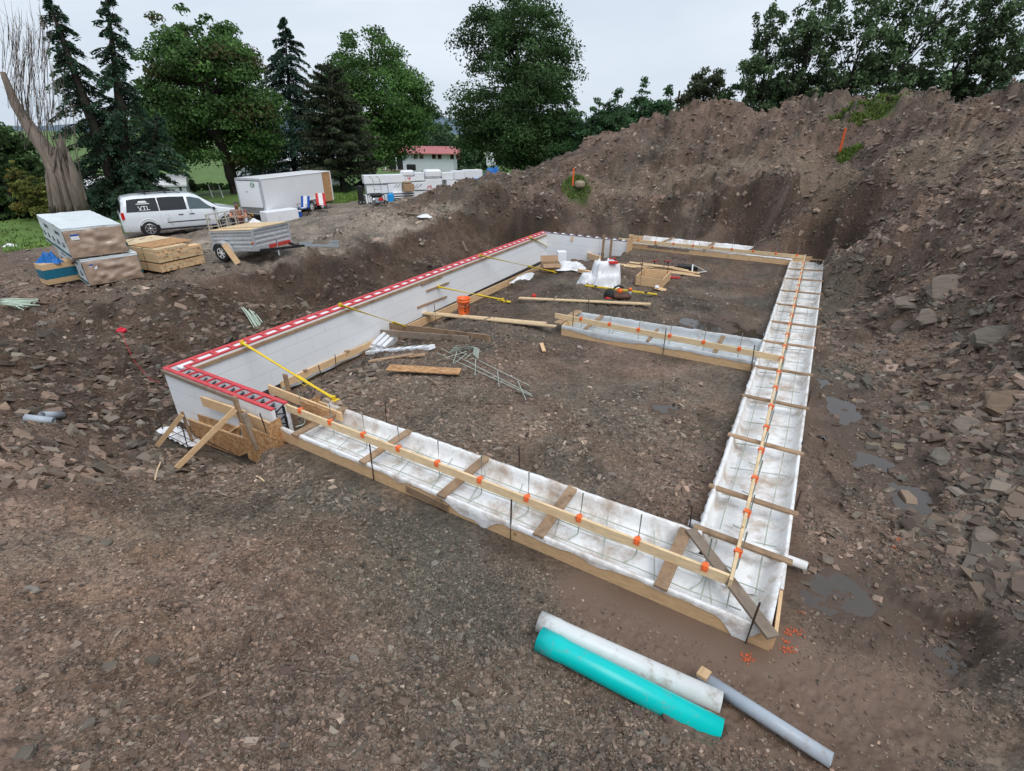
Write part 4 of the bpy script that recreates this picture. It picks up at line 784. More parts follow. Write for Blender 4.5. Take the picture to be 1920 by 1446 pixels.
# step bulkhead: strand boards closing the end of the upper footing
bk=thing('step_bulkhead','strand board bulkhead where the near footing steps down at the wall end','bulkhead',tuple(WNL+nd*(LN+.05)-UP*1.2))
mb=MB(); e=WNL+nd*(LN+.28); 
q=[e-nn*.30-UP*.55,e-nn*.30+UP*-.02,e-nn*.05-UP*.0,e-nn*.05-UP*.6]; mb.add(q+[p+nd*.018 for p in q],[(0,1,2,3),(7,6,5,4),(0,1,5,4),(1,2,6,5),(2,3,7,6),(3,0,4,7)]); mb.build('panel',M['osb'],bk)
mb=MB(); mb.box(WNL+nd*(LN+.4)+nn*.55-UP*.45,(.7,.018,.82),ax=(nd,nn,UP)); mb.build('panel',M['osb'],bk)
mb=MB(); mb.box(WNL+nd*(LN+.12)+nn*.72-UP*.5,(.018,.36,.85),ax=(nd,nn,UP)); mb.build('panel',M['osb'],bk)
mb=MB(); mb.box(WNL+nd*(LN-.05)-nn*.29-UP*.62,(.95,.018,.75),ax=(nd,nn,UP)); mb.build('panel',M['osb'],bk)
a,b=G(503,722,-.02),G(640,775,-.1); timber('step_board','pale board on edge behind the bulkhead at the left of near footing',a-UP*.08,b-UP*.08,.038,.18,'pine')
a=PLv(534,702,a+nn*.06,nd); timber('upright_post','brown upright post behind the near footing board, left end',a,a-UP*1.1+nd*.02,.09,.045,'old_wood',up=nn)
a=onG(501,838,.04); b=onG(534,829,.05); timber('grey_block','grey weathered block under the near form beside the bulkhead',a,b,.2,.06,'grey_wood')
a=onG(770,932,.03); b=onG(838,962,.05); timber('broken_plank','splintered brown plank tucked under the near front board',pl(762,915,.015),pl(840,953,.02),.03,.12,'old_wood')
# far step: posts and strand boards
fp=WFL+fd_*LF
for i,(tx,by,lb) in enumerate(((1133,441,'left of two dark posts standing at the far end of the foam wall'),(1147,449,'right of two dark posts standing at the far end of the foam wall'))):
    p=PLv(tx,by,WFL+fn*.55,fd_); timber('upright_post',lb,p,p-UP*1.0,.1,.05,'old_wood',up=fn,group='posts at the far wall end')
timber('step_board','pale board fixed along the inside of the far foam wall',PLv(1071,448,WFL+fn*(TK+.03),fd_),FO0-UP*.1,.038,.22,'pine')
mb=MB(); c=FO0-UP*.55+fd_*.3; mb.box(c,(1.1,.018,.55),ax=(fd_,fn,UP)); mb.build('side_sheathing',M['osb'],None,'strand board panel under the left end of the far form','board')
mb=MB(); c=fp+fn*.1-UP*.3-fd_*.0; mb.box(c,(.04,.75,.9),ax=(fd_,fn,UP)); mb.box(c+UP*.52+fn*-.1,(.2,.1,.1),ax=(fd_,fn,UP)); mb.build('bulkhead_board',M['pine'],None,'pale upright board closing the far step of the footing','board')
# white drain pipe through the front corner of the footings
a=gz(1306,985,-.33); b=gz(1513,1062,-.33)
mb=MB(); mb.pipe(a-(b-a).normalized()*.1,b,.055,.049); mb.build('drain_pipe',M['white_pl'],None,'white drain pipe poking out under the right footing near the front corner','pipe')
# ======================= THINGS IN AND AROUND THE PIT =======================
def text_part(name,s,size,loc,ax,mt,parent,ext=.002):
    cu=bpy.data.curves.new(name,'FONT'); cu.body=s; cu.size=size; cu.extrude=ext; cu.align_x='CENTER'; cu.align_y='CENTER'
    tmp=bpy.data.objects.new('t',cu); C.objects.link(tmp); bpy.context.view_layer.update()
    me=bpy.data.meshes.new_from_object(tmp.evaluated_get(bpy.context.evaluated_depsgraph_get())); bpy.data.objects.remove(tmp)
    off=Vector((0,0,0)) if s_local(parent) else OFF[parent.name]
    for v in me.vertices: v.co=Vector(loc)-off+ax[0]*v.co.x+ax[1]*v.co.y+ax[2]*v.co.z
    me.materials.clear(); me.materials.append(mt); return link_mesh(name,me,parent,off)
def lump(c,r,hgt,seed,mt,name,label,cat,nn=28,fold=.18,group=None,flat=.0,ang=0):   # draped crumpled sheet over a low pile
    P=[]; g=seed*7.3; ca,sa=math.cos(ang),math.sin(ang)
    for i in range(nn):
        t=i/(nn-1); row=[]
        for k in range(nn*2+1):
            a=2*math.pi*k/(nn*2); q=(k%(nn*2))
            x_,y_=math.cos(a),math.sin(a)
            f=float(fbm(np.array([x_*1.6+g]),np.array([y_*1.6+g+t]),seed,4)[0]); f2=float(fbm(np.array([x_*4+g+t*2]),np.array([y_*4-t*3]),seed+4,3)[0])
            sq_=(abs(x_)**3+abs(y_)**3)**(-1/3.); rr=t*sq_*(1+fold*f*2+.16*f2*t+.07*math.sin(k*math.pi*2/(nn*2)*7+g)*t*t+.05*math.sin(k*math.pi*2/(nn*2)*13+t*3)*t)*.93; f3=float(fbm(np.array([x_*2.2*t+g+t]),np.array([y_*2.2*t+g]),seed+9,4)[0]); zz=hgt*(1-sstep(flat,1.02,t)**.8)*(1+.45*f3)+hgt*.35*f2*(1-t)*t*4+.01
            X,Y=x_*rr*r[0],y_*rr*r[1]; row.append(Vector((c[0]+X*ca-Y*sa,c[1]+X*sa+Y*ca,c[2]+max(zz,.005)-(.02 if t>.98 else 0))))
        P.append(row)
    mb=MB(); mb.grid(P); return mb.build(name,mt,None,label,cat,group,fixn=False)
# big pipes
def hpipe(pa,pb,r,mt,label,bell=0,z=None,name='drain_pipe',wt=.09):
    a,b=Vector(pa),Vector(pb); mb=MB(); mb.pipe(a,b,r,r*(1-wt),n=40,bell=bell); return mb.build(name,mt,None,label,'pipe')
teal=mat('teal_plastic_pipe',(.0,.56,.54),.3,var=.05,vs=3,dirt=.16,dcol=(.22,.27,.22),dscale=5); whp=mat('dusty_white_pipe',(.66,.69,.69),.35,var=.05,dirt=.24,dcol=(.33,.26,.2),dscale=4); gyp=mat('dusty_grey_pipe',(.40,.45,.51),.35,var=.05,dirt=.24,dcol=(.3,.25,.2),dscale=5)
ta,tb=G(1012,1198,-.25),G(1352,1374,-.25); hpipe(ta,tb,.112,teal,'thick teal plastic pipe, nearest of the pipes lying before the footings',bell=.22)
wa,wb=G(1012,1165,-.30),G(1352,1318,-.30); hpipe(wa,wb,.10,whp,'thick white pipe lying against the teal pipe',bell=.2)
ga,gb=G(1312,1266,-.30),onG(1552,1440,.06); hpipe(ga,gb,.062,gyp,'thinner long grey pipe lying on the mud beside the teal pipe')
d=(gb-ga).normalized(); mb=MB(); mb.box(ga+d*.03+UP*.05,(.1,.11,.05),ax=(d,Vector((-d.y,d.x,0)),UP),bev=.004); mb.build('wood_block',M['pine'],None,'small pale wood block at the end of the grey pipe','block')
a=onG(70,792); b=onG(104,797); hpipe(a+UP*.07-(b-a).normalized()*.15,b+UP*.06,.065,gyp,'shorter front one of two grey pipe stubs on the dirt at left')
a=onG(82,786); b=onG(120,788); hpipe(a+UP*.08,b+UP*.07,.065,gyp,'longer rear one of two grey pipe stubs on the dirt at left')
# orange marking paint sprayed on stones
rng=np.random.default_rng(3); Vp=[];Fp=[];
for px,py,r_,n in ((1484,1188,.09,26),(1478,1218,.09,26),(1402,1238,.06,18),(1398,1236,.05,10),(1682,1015,.07,14),(1470,1208,.04,8),(1500,1150,.05,6),(1678,1030,.04,6)):
    c=onG(px,py)
    for k in range(n*2):
        x=c.x+rng.normal(0,r_*.55); y=c.y+rng.normal(0,r_*.3); s=rng.uniform(.004,.011); z=tz(x,y)+.006; o=len(Vp)
        for q in range(5): a=q*1.257+rng.uniform(0,.5); Vp.append((x+math.cos(a)*s,y+math.sin(a)*s*.8,z+rng.uniform(0,.006)))
        Fp.append(tuple(range(o,o+5)))
mb=MB(); mb.add(Vp,Fp); mb.build('marking_paint',M['orange_pr'],None,'orange marking paint speckled on the dirt by the front corner','paint mark',kind='stuff')
# chalk reel with cord
c=onG(230,626,.02); t=thing('string_reel','small red reel of string on the left bank','reel',tuple(c)); mb=MB(); mb.box(c+UP*.05,(.22,.16,.1),bev=.03); mb.lathe(c+UP*.1,[(0,0),(.05,0),(.05,.03),(0,.03)]); mb.build('case',mat('crimson_plastic',(.7,.02,.05),.4),t)
pts=[]; 
for k,(x,y) in enumerate(((232,632),(240,655),(252,680),(268,700),(285,718),(303,724))): q=onG(x,y,.06); pts.append(q)
mb=MB(); mb.tube(pts,.006,6); mb.build('string',mat('crimson_string',(.5,.03,.05),.8),t)
# foam offcuts
def block(pc,size,rz,mt,name,label,cat,z0=None,bev=.004,group=None,tilt=None,parent=None):
    c=Vector(pc); ax=[Vector((math.cos(rz),math.sin(rz),0)),Vector((-math.sin(rz),math.cos(rz),0)),UP]
    if tilt: 
        R=Matrix.Rotation(tilt[0],3,ax[0])@Matrix.Rotation(tilt[1],3,ax[1]); ax=[R@a for a in ax]
    mb=MB(); mb.box(c+UP*size[2]/2,size,ax=ax,bev=bev); return mb.build(name,mt,parent,label if parent is None else None,cat if parent is None else None,group)
c=onG(706,655); t=thing('foam_offcuts','pile of broken white foam slabs with comb edges by the wall foot','foam pile',tuple(c))
block(c+Vector((-.05,.05,.02)),(.95,.5,.07),-.35,M['foam'],'slab',0,0,parent=t)
block(c+Vector((-.25,-.02,.10)),(.6,.4,.09),-.2,M['foam'],'slab',0,0,parent=t,tilt=(.06,.1))
for i in range(3): block(c+Vector((.12+.16*i,.0-.04*i,.10+.02*(2-i))),(.11,.55,.2),-.55,M['foam'],'slab',0,0,parent=t,tilt=(.35,.15))
mb=MB()
for i in range(3):
    for k in range(7): b=c+Vector((.12+.16*i,.0-.04*i,.33-.03*i)); mb.box(b+Vector((.27*math.sin(.55),-.0,0))*0+Vector((math.sin(.55),math.cos(.55),.3))*(-.25+.08*k),(.1,.03,.04),-.55)
mb.build('comb_edge',M['foam'],t)
a,b=onG(692,668,.08),onG(811,658,.08); d=(b-a).normalized(); s=Vector((-d.y,d.x,0)); t=thing('foam_strip','long white toothed foam strip lying in front of the offcuts','foam strip',tuple(a-UP*.08)); mb=MB(); mb.beam(a,b,.2,.1,bev=.004); mb.build('strip',M['foam'],t)
mb=MB(); L=(b-a).length
for k in range(int(L/.045)):
    for e in(-.11,.11): mb.box(a+d*(.02+k*.045)+s*e,(.022,.03,.09),ax=(d,s,UP))
mb.build('tooth',M['foam'],t); mb=MB()
for k in range(6): q=a+d*(L*(k+.5)/6); mb.beam(q-s*.08+UP*.056-d*.05,q+s*.08+UP*.056+d*.05,.014,.012)
mb.build('tie',M['black_pl'],t)
def board(pa,pb,w,h,mt,label,name='loose_board',za=.03,zb=.03,group=None,rot=False):
    a,b=onG(*pa,za+h/2),onG(*pb,zb+h/2); gs=TZ(np.linspace(a.x,b.x,25),np.linspace(a.y,b.y,25)); ln=np.linspace(a.z,b.z,25); up_=max(0,float(np.percentile(gs-ln,88))+h/2); a.z+=up_; b.z+=up_; return timber(name,label,a,b,w,h,mt,group=group,cat='board')
LB='boards lying loose in the pit'
board((692,684),(776,668),.12,.035,'old_wood','thin brown plank beside the toothed foam strip',group=LB)
block(onG(782,671,.01),(.4,.16,.03),.3,M['old_wood'],'wood_scrap','short brown wood scrap beside the foam strip','board')
mb=MB(); a=onG(722,708,.09); b=onG(857,707,.07); a.z=b.z=max(a.z,b.z); mb.beam(a+A*.12,b+A*.12,.3,.022); mb.build('strand_board_strip',M['osb'],None,'flat strand board strip lying in front of the foam strip','board')
c=(onG(692,627,0)+UP*.1); a=onG(705,625,.28); b=onG(919,642,.08); timber('loose_plank','longer of two brown planks propped on the low form',a,b,.038,.2,'old_wood',cat='board',group=LB)
a=onG(690,634,.2); b=onG(879,645,.1); timber('loose_plank','shorter brown plank lying in front of the longer one',a,b,.038,.18,'grey_wood',cat='board',group=LB)
board((781,598),(1022,620),.14,.038,'pine_pale','farther of two long pale boards lying left of the middle footing',group=LB,za=.12)
board((790,605),(1040,628),.14,.038,'pine_pale','nearer of two long pale boards lying left of the middle footing',group=LB,za=.1)
board((973,569),(1218,583),.16,.038,'pine_pale','lower of two long pale boards behind the middle footing',group=LB)
board((975,570),(1217,582),.07,.038,'pine_pale','upper of two long pale boards behind the middle footing',za=.075,zb=.075,group=LB)
board((1015,648),(1020,663),.09,.03,'pine','short pale board end alone on the gravel left of the middle footing',group=LB)
board((1085,514),(1122,520),.14,.12,'pine','stub of squared timber behind the white heap, right of foam block',group=LB)
board((1092,487),(1124,494),.1,.25,'pine','pale box board behind the white heap',group=LB)
# boards leaning on the wall
for i,(p,q,lb) in enumerate((((790,535),(829,519),'upper of three grey boards held on the inner wall face'),((800,546),(842,530),'middle of three grey boards held on the inner wall face'),((783,577),(838,556),'lower of three grey boards held on the inner wall face'))):
    o_=inP[1]-ws*.005; timber('wall_board',lb,PLv(*p,o_,wl),PLv(*q,o_,wl),.03,.06,'old_wood' if i else 'grey_wood',cat='board',group='short boards on the foam wall')
# L shaped green rods and bar grid on the ground
t=thing('bent_rods','bundle of pale green bent rods lying by the strand board strip','rods',tuple(onG(880,662)))
for k in range(7):
    a=onG(841+k*2,664-k*1.2,.03+.012*k); b=onG(899-k*1.5,656+k*.5,.03+.012*k); c=onG(896-k*1.5,676-k*.5,.03+.012*k); mb=MB(); mb.tube([a,b-(b-a)*.06,b+(c-b)*.15,c],.0085,6); mb.build('rod',M['rebar_green'],t)
t=thing('bar_grid','pale green bar grid lying flat on the gravel','bar grid',tuple(onG(900,700)))
for i,(p,q) in enumerate((((820,669),(998,752)),((828,660),(996,747)),((862,666),(992,731)),((820,684),(875,666)))): mb=MB(); a,b=onG(*p,.08),onG(*q,.08); mb.tube([a,a.lerp(b,.33)+UP*.01,a.lerp(b,.66),b],.009,6); mb.build('long_bar',M['rebar_green'],t)
for p,q in(((892,683),(891,712)),((933,704),(936,736)),((971,723),(986,759)),((857,668),(850,690)),((875,672),(853,690)),((884,671),(872,681))): mb=MB(); mb.tube([onG(*p,.10),onG(*q,.10)],.009,6); mb.build('cross_bar',M['rebar_green'],t)
def rods_pile(ends,label,name='rod_bundle',z=.02):
    t=thing(name,label,'rods',tuple(onG(*ends[0][0])))
    for i,(p,q) in enumerate(ends): mb=MB(); a,b=onG(*p,z+.012*(i%5)),onG(*q,z+.012*((i*3)%5)); mb.tube([a,a.lerp(b,.5)+UP*.03,b],.014,6); mb.build('rod',pale,t)
pale=mat('pale_green_bar',(.52,.62,.50),.5,var=.12)
rg=random.Random(4)
rods_pile([((456+i*3.2,588-i*.2),(478+i*2.6,618-i*1.0)) for i in range(7)],'short bundle of pale green rods on the bank above the foam wall')
rods_pile([((-30+rg.uniform(-8,8),566+i*.9),(66+rg.uniform(-12,14),566+i*1.0)) for i in range(14)]+[((12+i*4,572+rg.uniform(0,3)),(30+i*3+rg.uniform(0,14),584+rg.uniform(-6,2))) for i in range(6)],'loose heap of pale green rods at the left picture edge')
for p,q,lb in (((302,871),(292,902),'thin pale stick standing on the near left dirt'),((482,897),(496,906),'short pale stick on the dirt left of the near form'),((265,773),(322,745),'long thin branch behind the near left corner'),((801,713),(826,731),'short green rod offcut near the strand board strip'),((258,772),(296,774),'thin twig lying level behind the near left corner')):
    mb=MB(); a,b=onG(*p,.03),onG(*q,.03); mb.tube([a,a.lerp(b,.5)+UP*.02,b],.012,6); mb.build('stick',M['pine_pale'] if 'pale' in lb else M['grey_wood'],None,lb,'stick')
# orange bucket
BS=1.3; c=onG(870,588); t=thing('bucket','orange plastic bucket standing by the low form','bucket',tuple(c)); 
mb=MB(); mb.lathe(c,[(r_*BS,z_*BS) for r_,z_ in ((0,.0),(.125,0),(.135,.02),(.152,.30),(.162,.30),(.162,.325),(.15,.33),(.154,.37),(.162,.372),(.16,.385),(.148,.385),(.14,.2),(.12,.03),(0,.03))],28); mb.build('pail',M['orange'],t)
mb=MB(); mb.tube([c+Vector((.16*math.cos(a),.16*math.sin(a)-.0,.33-.12*abs(math.sin(a))))*BS for a in np.linspace(math.pi,2*math.pi,13)],.004,5); mb.build('handle',M['galv'],t)
vd=Vector((c.x,c.y,0)).normalized()*-1; sd_=Vector((-vd.y,vd.x,0)); 
mb=MB()
for i,(u,w,h) in enumerate(((.0,.05,.05),(.07,.065,.03),(.13,.05,.035))): mb.box(c+vd*(.187+.007*i)+sd_*.04+UP*(.11+u*1.3),(.008,w,h),ax=(vd,sd_,UP))
mb.build('logo_mark',M['black_pl'],t)
# white heap, sheets, boxes at the far left of the pit
c=onG(1142,540); c.z-=.02
def drape(c,rz,boxes,nx,ny,LX,LY,seed,mt,name,label,cat,fall=.10,warp=.16,amp=.10):
    ca,sa=math.cos(rz),math.sin(rz); xs=np.linspace(-LX/2,LX/2,nx); ys=np.linspace(-LY/2,LY/2,ny); X,Y=np.meshgrid(xs,ys,indexing='ij'); x=X.ravel(); y=Y.ravel()
    x2=x+warp*fbm(x*2.3+seed,y*2.3,seed,3)+.05*fbm(x*7,y*7,seed+2,2); y2=y+warp*fbm(x*2.3+9,y*2.3+seed,seed+5,3)+.05*fbm(x*7+5,y*7,seed+3,2); Hh=np.zeros(len(x))
    for (bx,by,hx,hy,h) in boxes:
        d=np.maximum(np.abs(x2-bx)-hx,np.abs(y2-by)-hy); s_=1-sstep(-.02,fall*(.5+h*1.2),d); Hh=np.maximum(Hh,h*s_**.9)
    rid=np.abs(fbm(x*3.2+seed,y*3.2,seed+7,4)); Z=Hh+amp*sstep(0,.15,Hh)*(1-np.minimum(1,rid*5))*.8+amp*.8*sstep(0,.1,Hh)*fbm(x*5,y*5,seed+8,3)
    idx=lambda i,j:i*ny+j; fs=[(idx(i,j),idx(i+1,j),idx(i+1,j+1),idx(i,j+1)) for i in range(nx-1) for j in range(ny-1) if max(Hh[idx(i,j)],Hh[idx(i+1,j+1)],Hh[idx(i+1,j)],Hh[idx(i,j+1)])>.004]
    mb=MB(); mb.add([Vector((c[0]+a*ca-b*sa,c[1]+a*sa+b*ca,c[2]+max(z_,.004))) for a,b,z_ in zip(x,y,Z)],fs,0,True); return mb.build(name,mt,None,label,cat,fixn=False)
t=drape((c.x-.12,c.y+.30,c.z-.02),.25,[(-.05,.08,.34,.26,.78),(.10,-.02,.30,.2,.66),(-.05,-.12,.42,.30,.40),(-.5,.0,.28,.2,.26),(.05,-.42,.14,.12,.12)],84,76,2.1,1.7,5,M['web'],'draped_sheet','tall white sheet heap draped over stacked foam, tools on top','draped heap')
lump((c.x-.75,c.y+.25,c.z),(.35,.3),.35,6,M['web'],'crumpled_sheet','low white foam corner at the left foot of the tall heap','plastic sheet',20,.2,flat=.5)
top=Vector((c.x-.1,c.y+.35,c.z+.80)); RP=mat('tool_red',(.6,.03,.03),.4)
block(top+Vector((.18,-.22,-.02)),(.3,.16,.07),.2,RP,'tool_case','red tool case on top of the draped white heap','tool')
t=thing('drill','red and black drill behind the tool case on the heap','tool',tuple(top+Vector((.15,.1,-.02))))
mb=MB(); q=top+Vector((.1,.1,.05)); mb.tube([q,q+Vector((.2,.02,.02))],.04,10); mb.build('body',RP,t); mb=MB(); mb.beam(q+Vector((.14,.0,.0)),q+Vector((.16,-.02,-.15)),.05,.04); mb.box(q+Vector((.16,-.02,-.16)),(.12,.08,.05)); mb.build('grip',M['black_pl'],t)
for i in range(3): mb=MB(); q=top+Vector((-.28+.09*i,.1+.04*i,-.3)); mb.tube([q,q+UP*.55],.012,6); mb.build('steel_pin',M['steel_dark'],None,f'{ORD[i]} from left of three dark pins standing on the white heap','pin',"pins standing on the white heap")
for e in ((.42,-.15,.3,.2,.45),(-.42,-.05,.2,.25,.3)): pass
c=onG(1070,505); 
block(onG(1052,497)+Vector((0,.1,-.05)),(.38,.34,.62),.15,M['foam'],'foam_block','upright white foam block standing by the back of the wall','foam block',bev=.012)
lump((c.x,c.y,c.z),(.95,.5),.24,9,M['web'],'crumpled_sheet','crumpled white sheet lying right of the cardboard boxes','plastic sheet',26,.3,flat=.3,ang=-.3)
lump((onG(1020,487).x,onG(1020,487).y+.3,onG(1020,487).z),(.8,.4),.3,11,M['web'],'crumpled_sheet','white sheet bunched behind the cardboard boxes','plastic sheet',20,.3,flat=.3,ang=.2)
q=onG(1080,484); t=thing('web_ties','black plastic ties heaped beside the upright foam block','plastic ties',tuple(q)); mb=MB(); rg=random.Random(2)
for i in range(46): p=q+Vector((rg.uniform(-.3,.3),rg.uniform(-.2,.2),rg.uniform(.1,.42))); mb.beam(p,p+Vector((rg.uniform(-.13,.13),rg.uniform(-.1,.1),rg.uniform(-.08,.08))),.025,.02)
mb.build('tie',M['black_pl'],t)
def carton(c,size,rz,label,open_=False,name='cardboard_box'):
    t=thing(name,label,'box',tuple(c)); ax=(Vector((math.cos(rz),math.sin(rz),0)),Vector((-math.sin(rz),math.cos(rz),0)),UP); x,y,z=size
    mb=MB()
    if open_:
        for e in(-1,1): mb.box(c+ax[0]*(e*x/2)+UP*z/2,(.012,y,z),ax=ax); mb.box(c+ax[1]*(e*y/2)+UP*z/2,(x,.012,z),ax=ax)
        mb.box(c+UP*.01,(x,y,.012),ax=ax)
    else: mb.box(c+UP*z/2,size,ax=ax,bev=.008)
    mb.build('box_body',M['card'],t)
    if open_:
        mb=MB(); mb.beam(c+ax[1]*(y/2)+UP*z,c+ax[1]*(y/2+.18)+UP*(z+.22),x,.008); mb.beam(c-ax[1]*(y/2)+UP*z,c-ax[1]*(y/2+.16)+UP*(z-.12),x,.008); mb.build('flap',M['card'],t)
    return t
carton(onG(1032,508),(.75,.42,.33),.15,'open brown cardboard box with lifted flaps at the wall',True)
lump(tuple(onG(985,522)),(1.0,.22),.16,14,M['web'],'crumpled_sheet','white sheet strip along the wall foot left of the boxes','plastic sheet',20,.3,flat=.2,ang=.95)
# open wooden box form
P1,P2,P3,P4=G(1191,534,-.43),G(1240,541,-.43),G(1256,524,-.43),G(1206,520,-.43); t=thing('open_box_form','open square box of pale boards standing between tall stakes','wooden box',tuple(P1))
for a,b in((P1,P2),(P2,P3),(P3,P4),(P4,P1)): mb=MB(); dd=(b-a).normalized()*.018; mb.beam(a+UP*.16+dd,b+UP*.16-dd,.036,.31,bev=.003); mb.build('side_board',M['pine'],t)
# timber pile behind it
t=thing('timber_pile','low pile of pale boards behind the open wooden box','board pile',tuple(onG(1200,505)))
for i,(p,q,z) in enumerate((((1170,500),(1312,521),.02),((1175,497),(1300,516),.02),((1180,496),(1290,511),.06),((1200,499),(1280,511),.10),((1205,503),(1262,509),.13),((1250,506),(1310,518),.06),((1140,494),(1200,503),.02))):
    mb=MB(); mb.beam(onG(*p,z),onG(*q,z),.14,.038,bev=.003); mb.build('board',M['pine' if i%2 else 'pine_pale'],t)
for px,lb in((1222,'left of two red tools on the timber pile'),(1246,'right of two red tools on the timber pile')):
    q=onG(px,500,.2); t=thing('hand_tool',lb,'tool',tuple(q)); mb=MB(); mb.tube([q,q+Vector((.2,.03,.01))],.035,8); mb.build('body',RP,t); mb=MB(); mb.beam(q+Vector((.1,0,0)),q+Vector((.08,-.03,-.1)),.04,.04); mb.build('grip',M['black_pl'],t)
q=onG(1288,507); block(q,(.75,.3,.2),-.25,M['black_pl'],'black_case','black plastic case at the right end of the timber pile','case',bev=.03)
mb=MB(); b,c=onG(1324,513,.03),onG(1297,515,.03); a=D(1299,496,(b.y+c.y)/2)
for u,v in((a,b),(b,c),(c,a)): mb.beam(u,v,.045,.02)
mb.build('rafter_square',M['white_pl'],None,'white triangular frame leaning on the black case','square')
q=onG(1262,523,.02); mb=MB(); P=[(-.2,-.08),(.2,-.02),(.26,.06),(-.16,.1)]; mb.prism(P,.04,q+UP*.03,(Vector((.95,-.3,0)),Vector((.3,.95,0)),UP)); mb.tube([q+Vector((-.15,.02,.04)),q+Vector((-.4,.12,.05))],.015,6); mb.build('hand_saw',RP,None,'red hand saw blade lying right of the open box','tool')
q=onG(1238,546); t=thing('wood_scrap','white wrapped wood scrap leaning before the open box','scrap',tuple(q)); block(q+UP*.03,(.4,.14,.03),-.5,M['pine'],'scrap_board',0,0,parent=t,tilt=(.5,.2)); block(q+Vector((-.12,.03,.1)),(.12,.1,.03),-.5,M['web'],'paper',0,0,parent=t,tilt=(.8,0))
a,b=onG(1097,540,.04),onG(1231,558,.04); t=thing('spirit_level','long yellow level lying behind the tool bag','level',tuple(a)); mb=MB(); mb.beam(a,b,.06,.05,bev=.006); mb.build('bar',M['yellow'],t); mb=MB()
for u in(.15,.5,.85): mb.beam(a.lerp(b,u-.02)+UP*.012,a.lerp(b,u+.02)+UP*.012,.064,.035)
mb.build('vial',M['black_pl'],t)
q=onG(1152,562); t=thing('tool_belt','black and brown tool belt with orange pouch before the heap','tool belt',tuple(q))
brn=mat('brown_leather',(.10,.045,.03),.6,var=.2,bump=.4); 
def blob(c,r,mt,name,parent,seed,sq=(1,1,1)):
    mb=MB(); P=[]; 
    for i in range(9):
        th=math.pi*i/8; row=[]
        for k in range(15): a=2*math.pi*(k%14)/14; f=1+.22*float(fbm(np.array([math.cos(a)*1.5+seed]),np.array([math.sin(a)*1.5+i*.5]),seed,3)[0])*2; row.append(Vector(c)+Vector((math.cos(a)*math.sin(th)*r*f*sq[0],math.sin(a)*math.sin(th)*r*f*sq[1],math.cos(th)*r*sq[2]*f)))
        P.append(row)
    mb.grid(P); return mb.build(name,mt,parent,fixn=False)
blob(q+Vector((-.18,.02,.14)),.2,M['black_cloth'],'pouch',t,3,(.8,.8,.9)); blob(q+Vector((.22,.0,.1)),.24,brn,'strap',t,5,(1.2,.7,.5)); blob(q+Vector((.02,.03,.1)),.2,brn,'pouch',t,7,(.9,.8,.6)); blob(q+Vector((.16,.08,.24)),.1,M['orange'],'orange_pouch',t,8); blob(q+Vector((-.22,-.1,.06)),.1,RP,'red_strap',t,9,(1,1,.5)); blob(q+Vector((-.2,-.06,.16)),.07,M['yellow'],'yellow_strap',t,10,(1,1,.5))
mb=MB(); mb.tube([q+Vector((-.1,.05,.2)),q+Vector((-.02,.05,.36)),q+Vector((.1,.06,.42)),q+Vector((.26,.07,.36))],.035,8); mb.build('belt',M['black_cloth'],t)
q=onG(1180,558); t=thing('bottle','clear bottle with orange cap beside the tool belt','bottle',tuple(q)); mb=MB(); mb.lathe(q,[(0,0),(.05,0),(.05,.2),(.03,.24),(0,.24)],14); mb.build('body',mat('clear_plastic',(.55,.6,.66),.15,spec=.6),t); mb=MB(); mb.lathe(q,[(.052,.22),(.055,.22),(.055,.31),(0,.31)],14); mb.build('cap',M['orange'],t)
blob(onG(1001,560,.07),.075,RP,'red_ball',None,2); o=[x for x in C.objects if x.name.startswith('red_ball')][0]; tag(o,'small red round cap on the dirt mound left of the heap','cap')
q=onG(951,569); t=thing('yellow_cord','tangle of yellow strap on the dirt near the bucket','strap',tuple(q)); mb=MB(); rg=random.Random(9); pts=[q+Vector((rg.uniform(-.16,.16),rg.uniform(-.06,.1),.03+rg.uniform(0,.05))) for i in range(14)]; mb.tube(pts,.016,6,caps=True); mb.tube([onG(925,562,.05),onG(935,566,.03),q+UP*.05],.014,6); mb.build('strap',M['yellow'],t)
# orange lath stakes on the bank
for (pt,pb,dd,lb) in (((1076,315),(1074,347),31,'smaller orange survey stake, farther left on the heap'),((1586,240),(1573,289),21.8,'larger orange survey stake on the turf ledge above the rock')):
    b=onG(*pb); tp=D(*pt,b.y-.02); b.z-=.1; mb=MB(); mb.beam(b,tp,.085,.03); mb.build('survey_stake',mat('orange_stake_paint',(.85,.13,.03),.6,var=.08),None,lb,'stake','orange survey stakes')
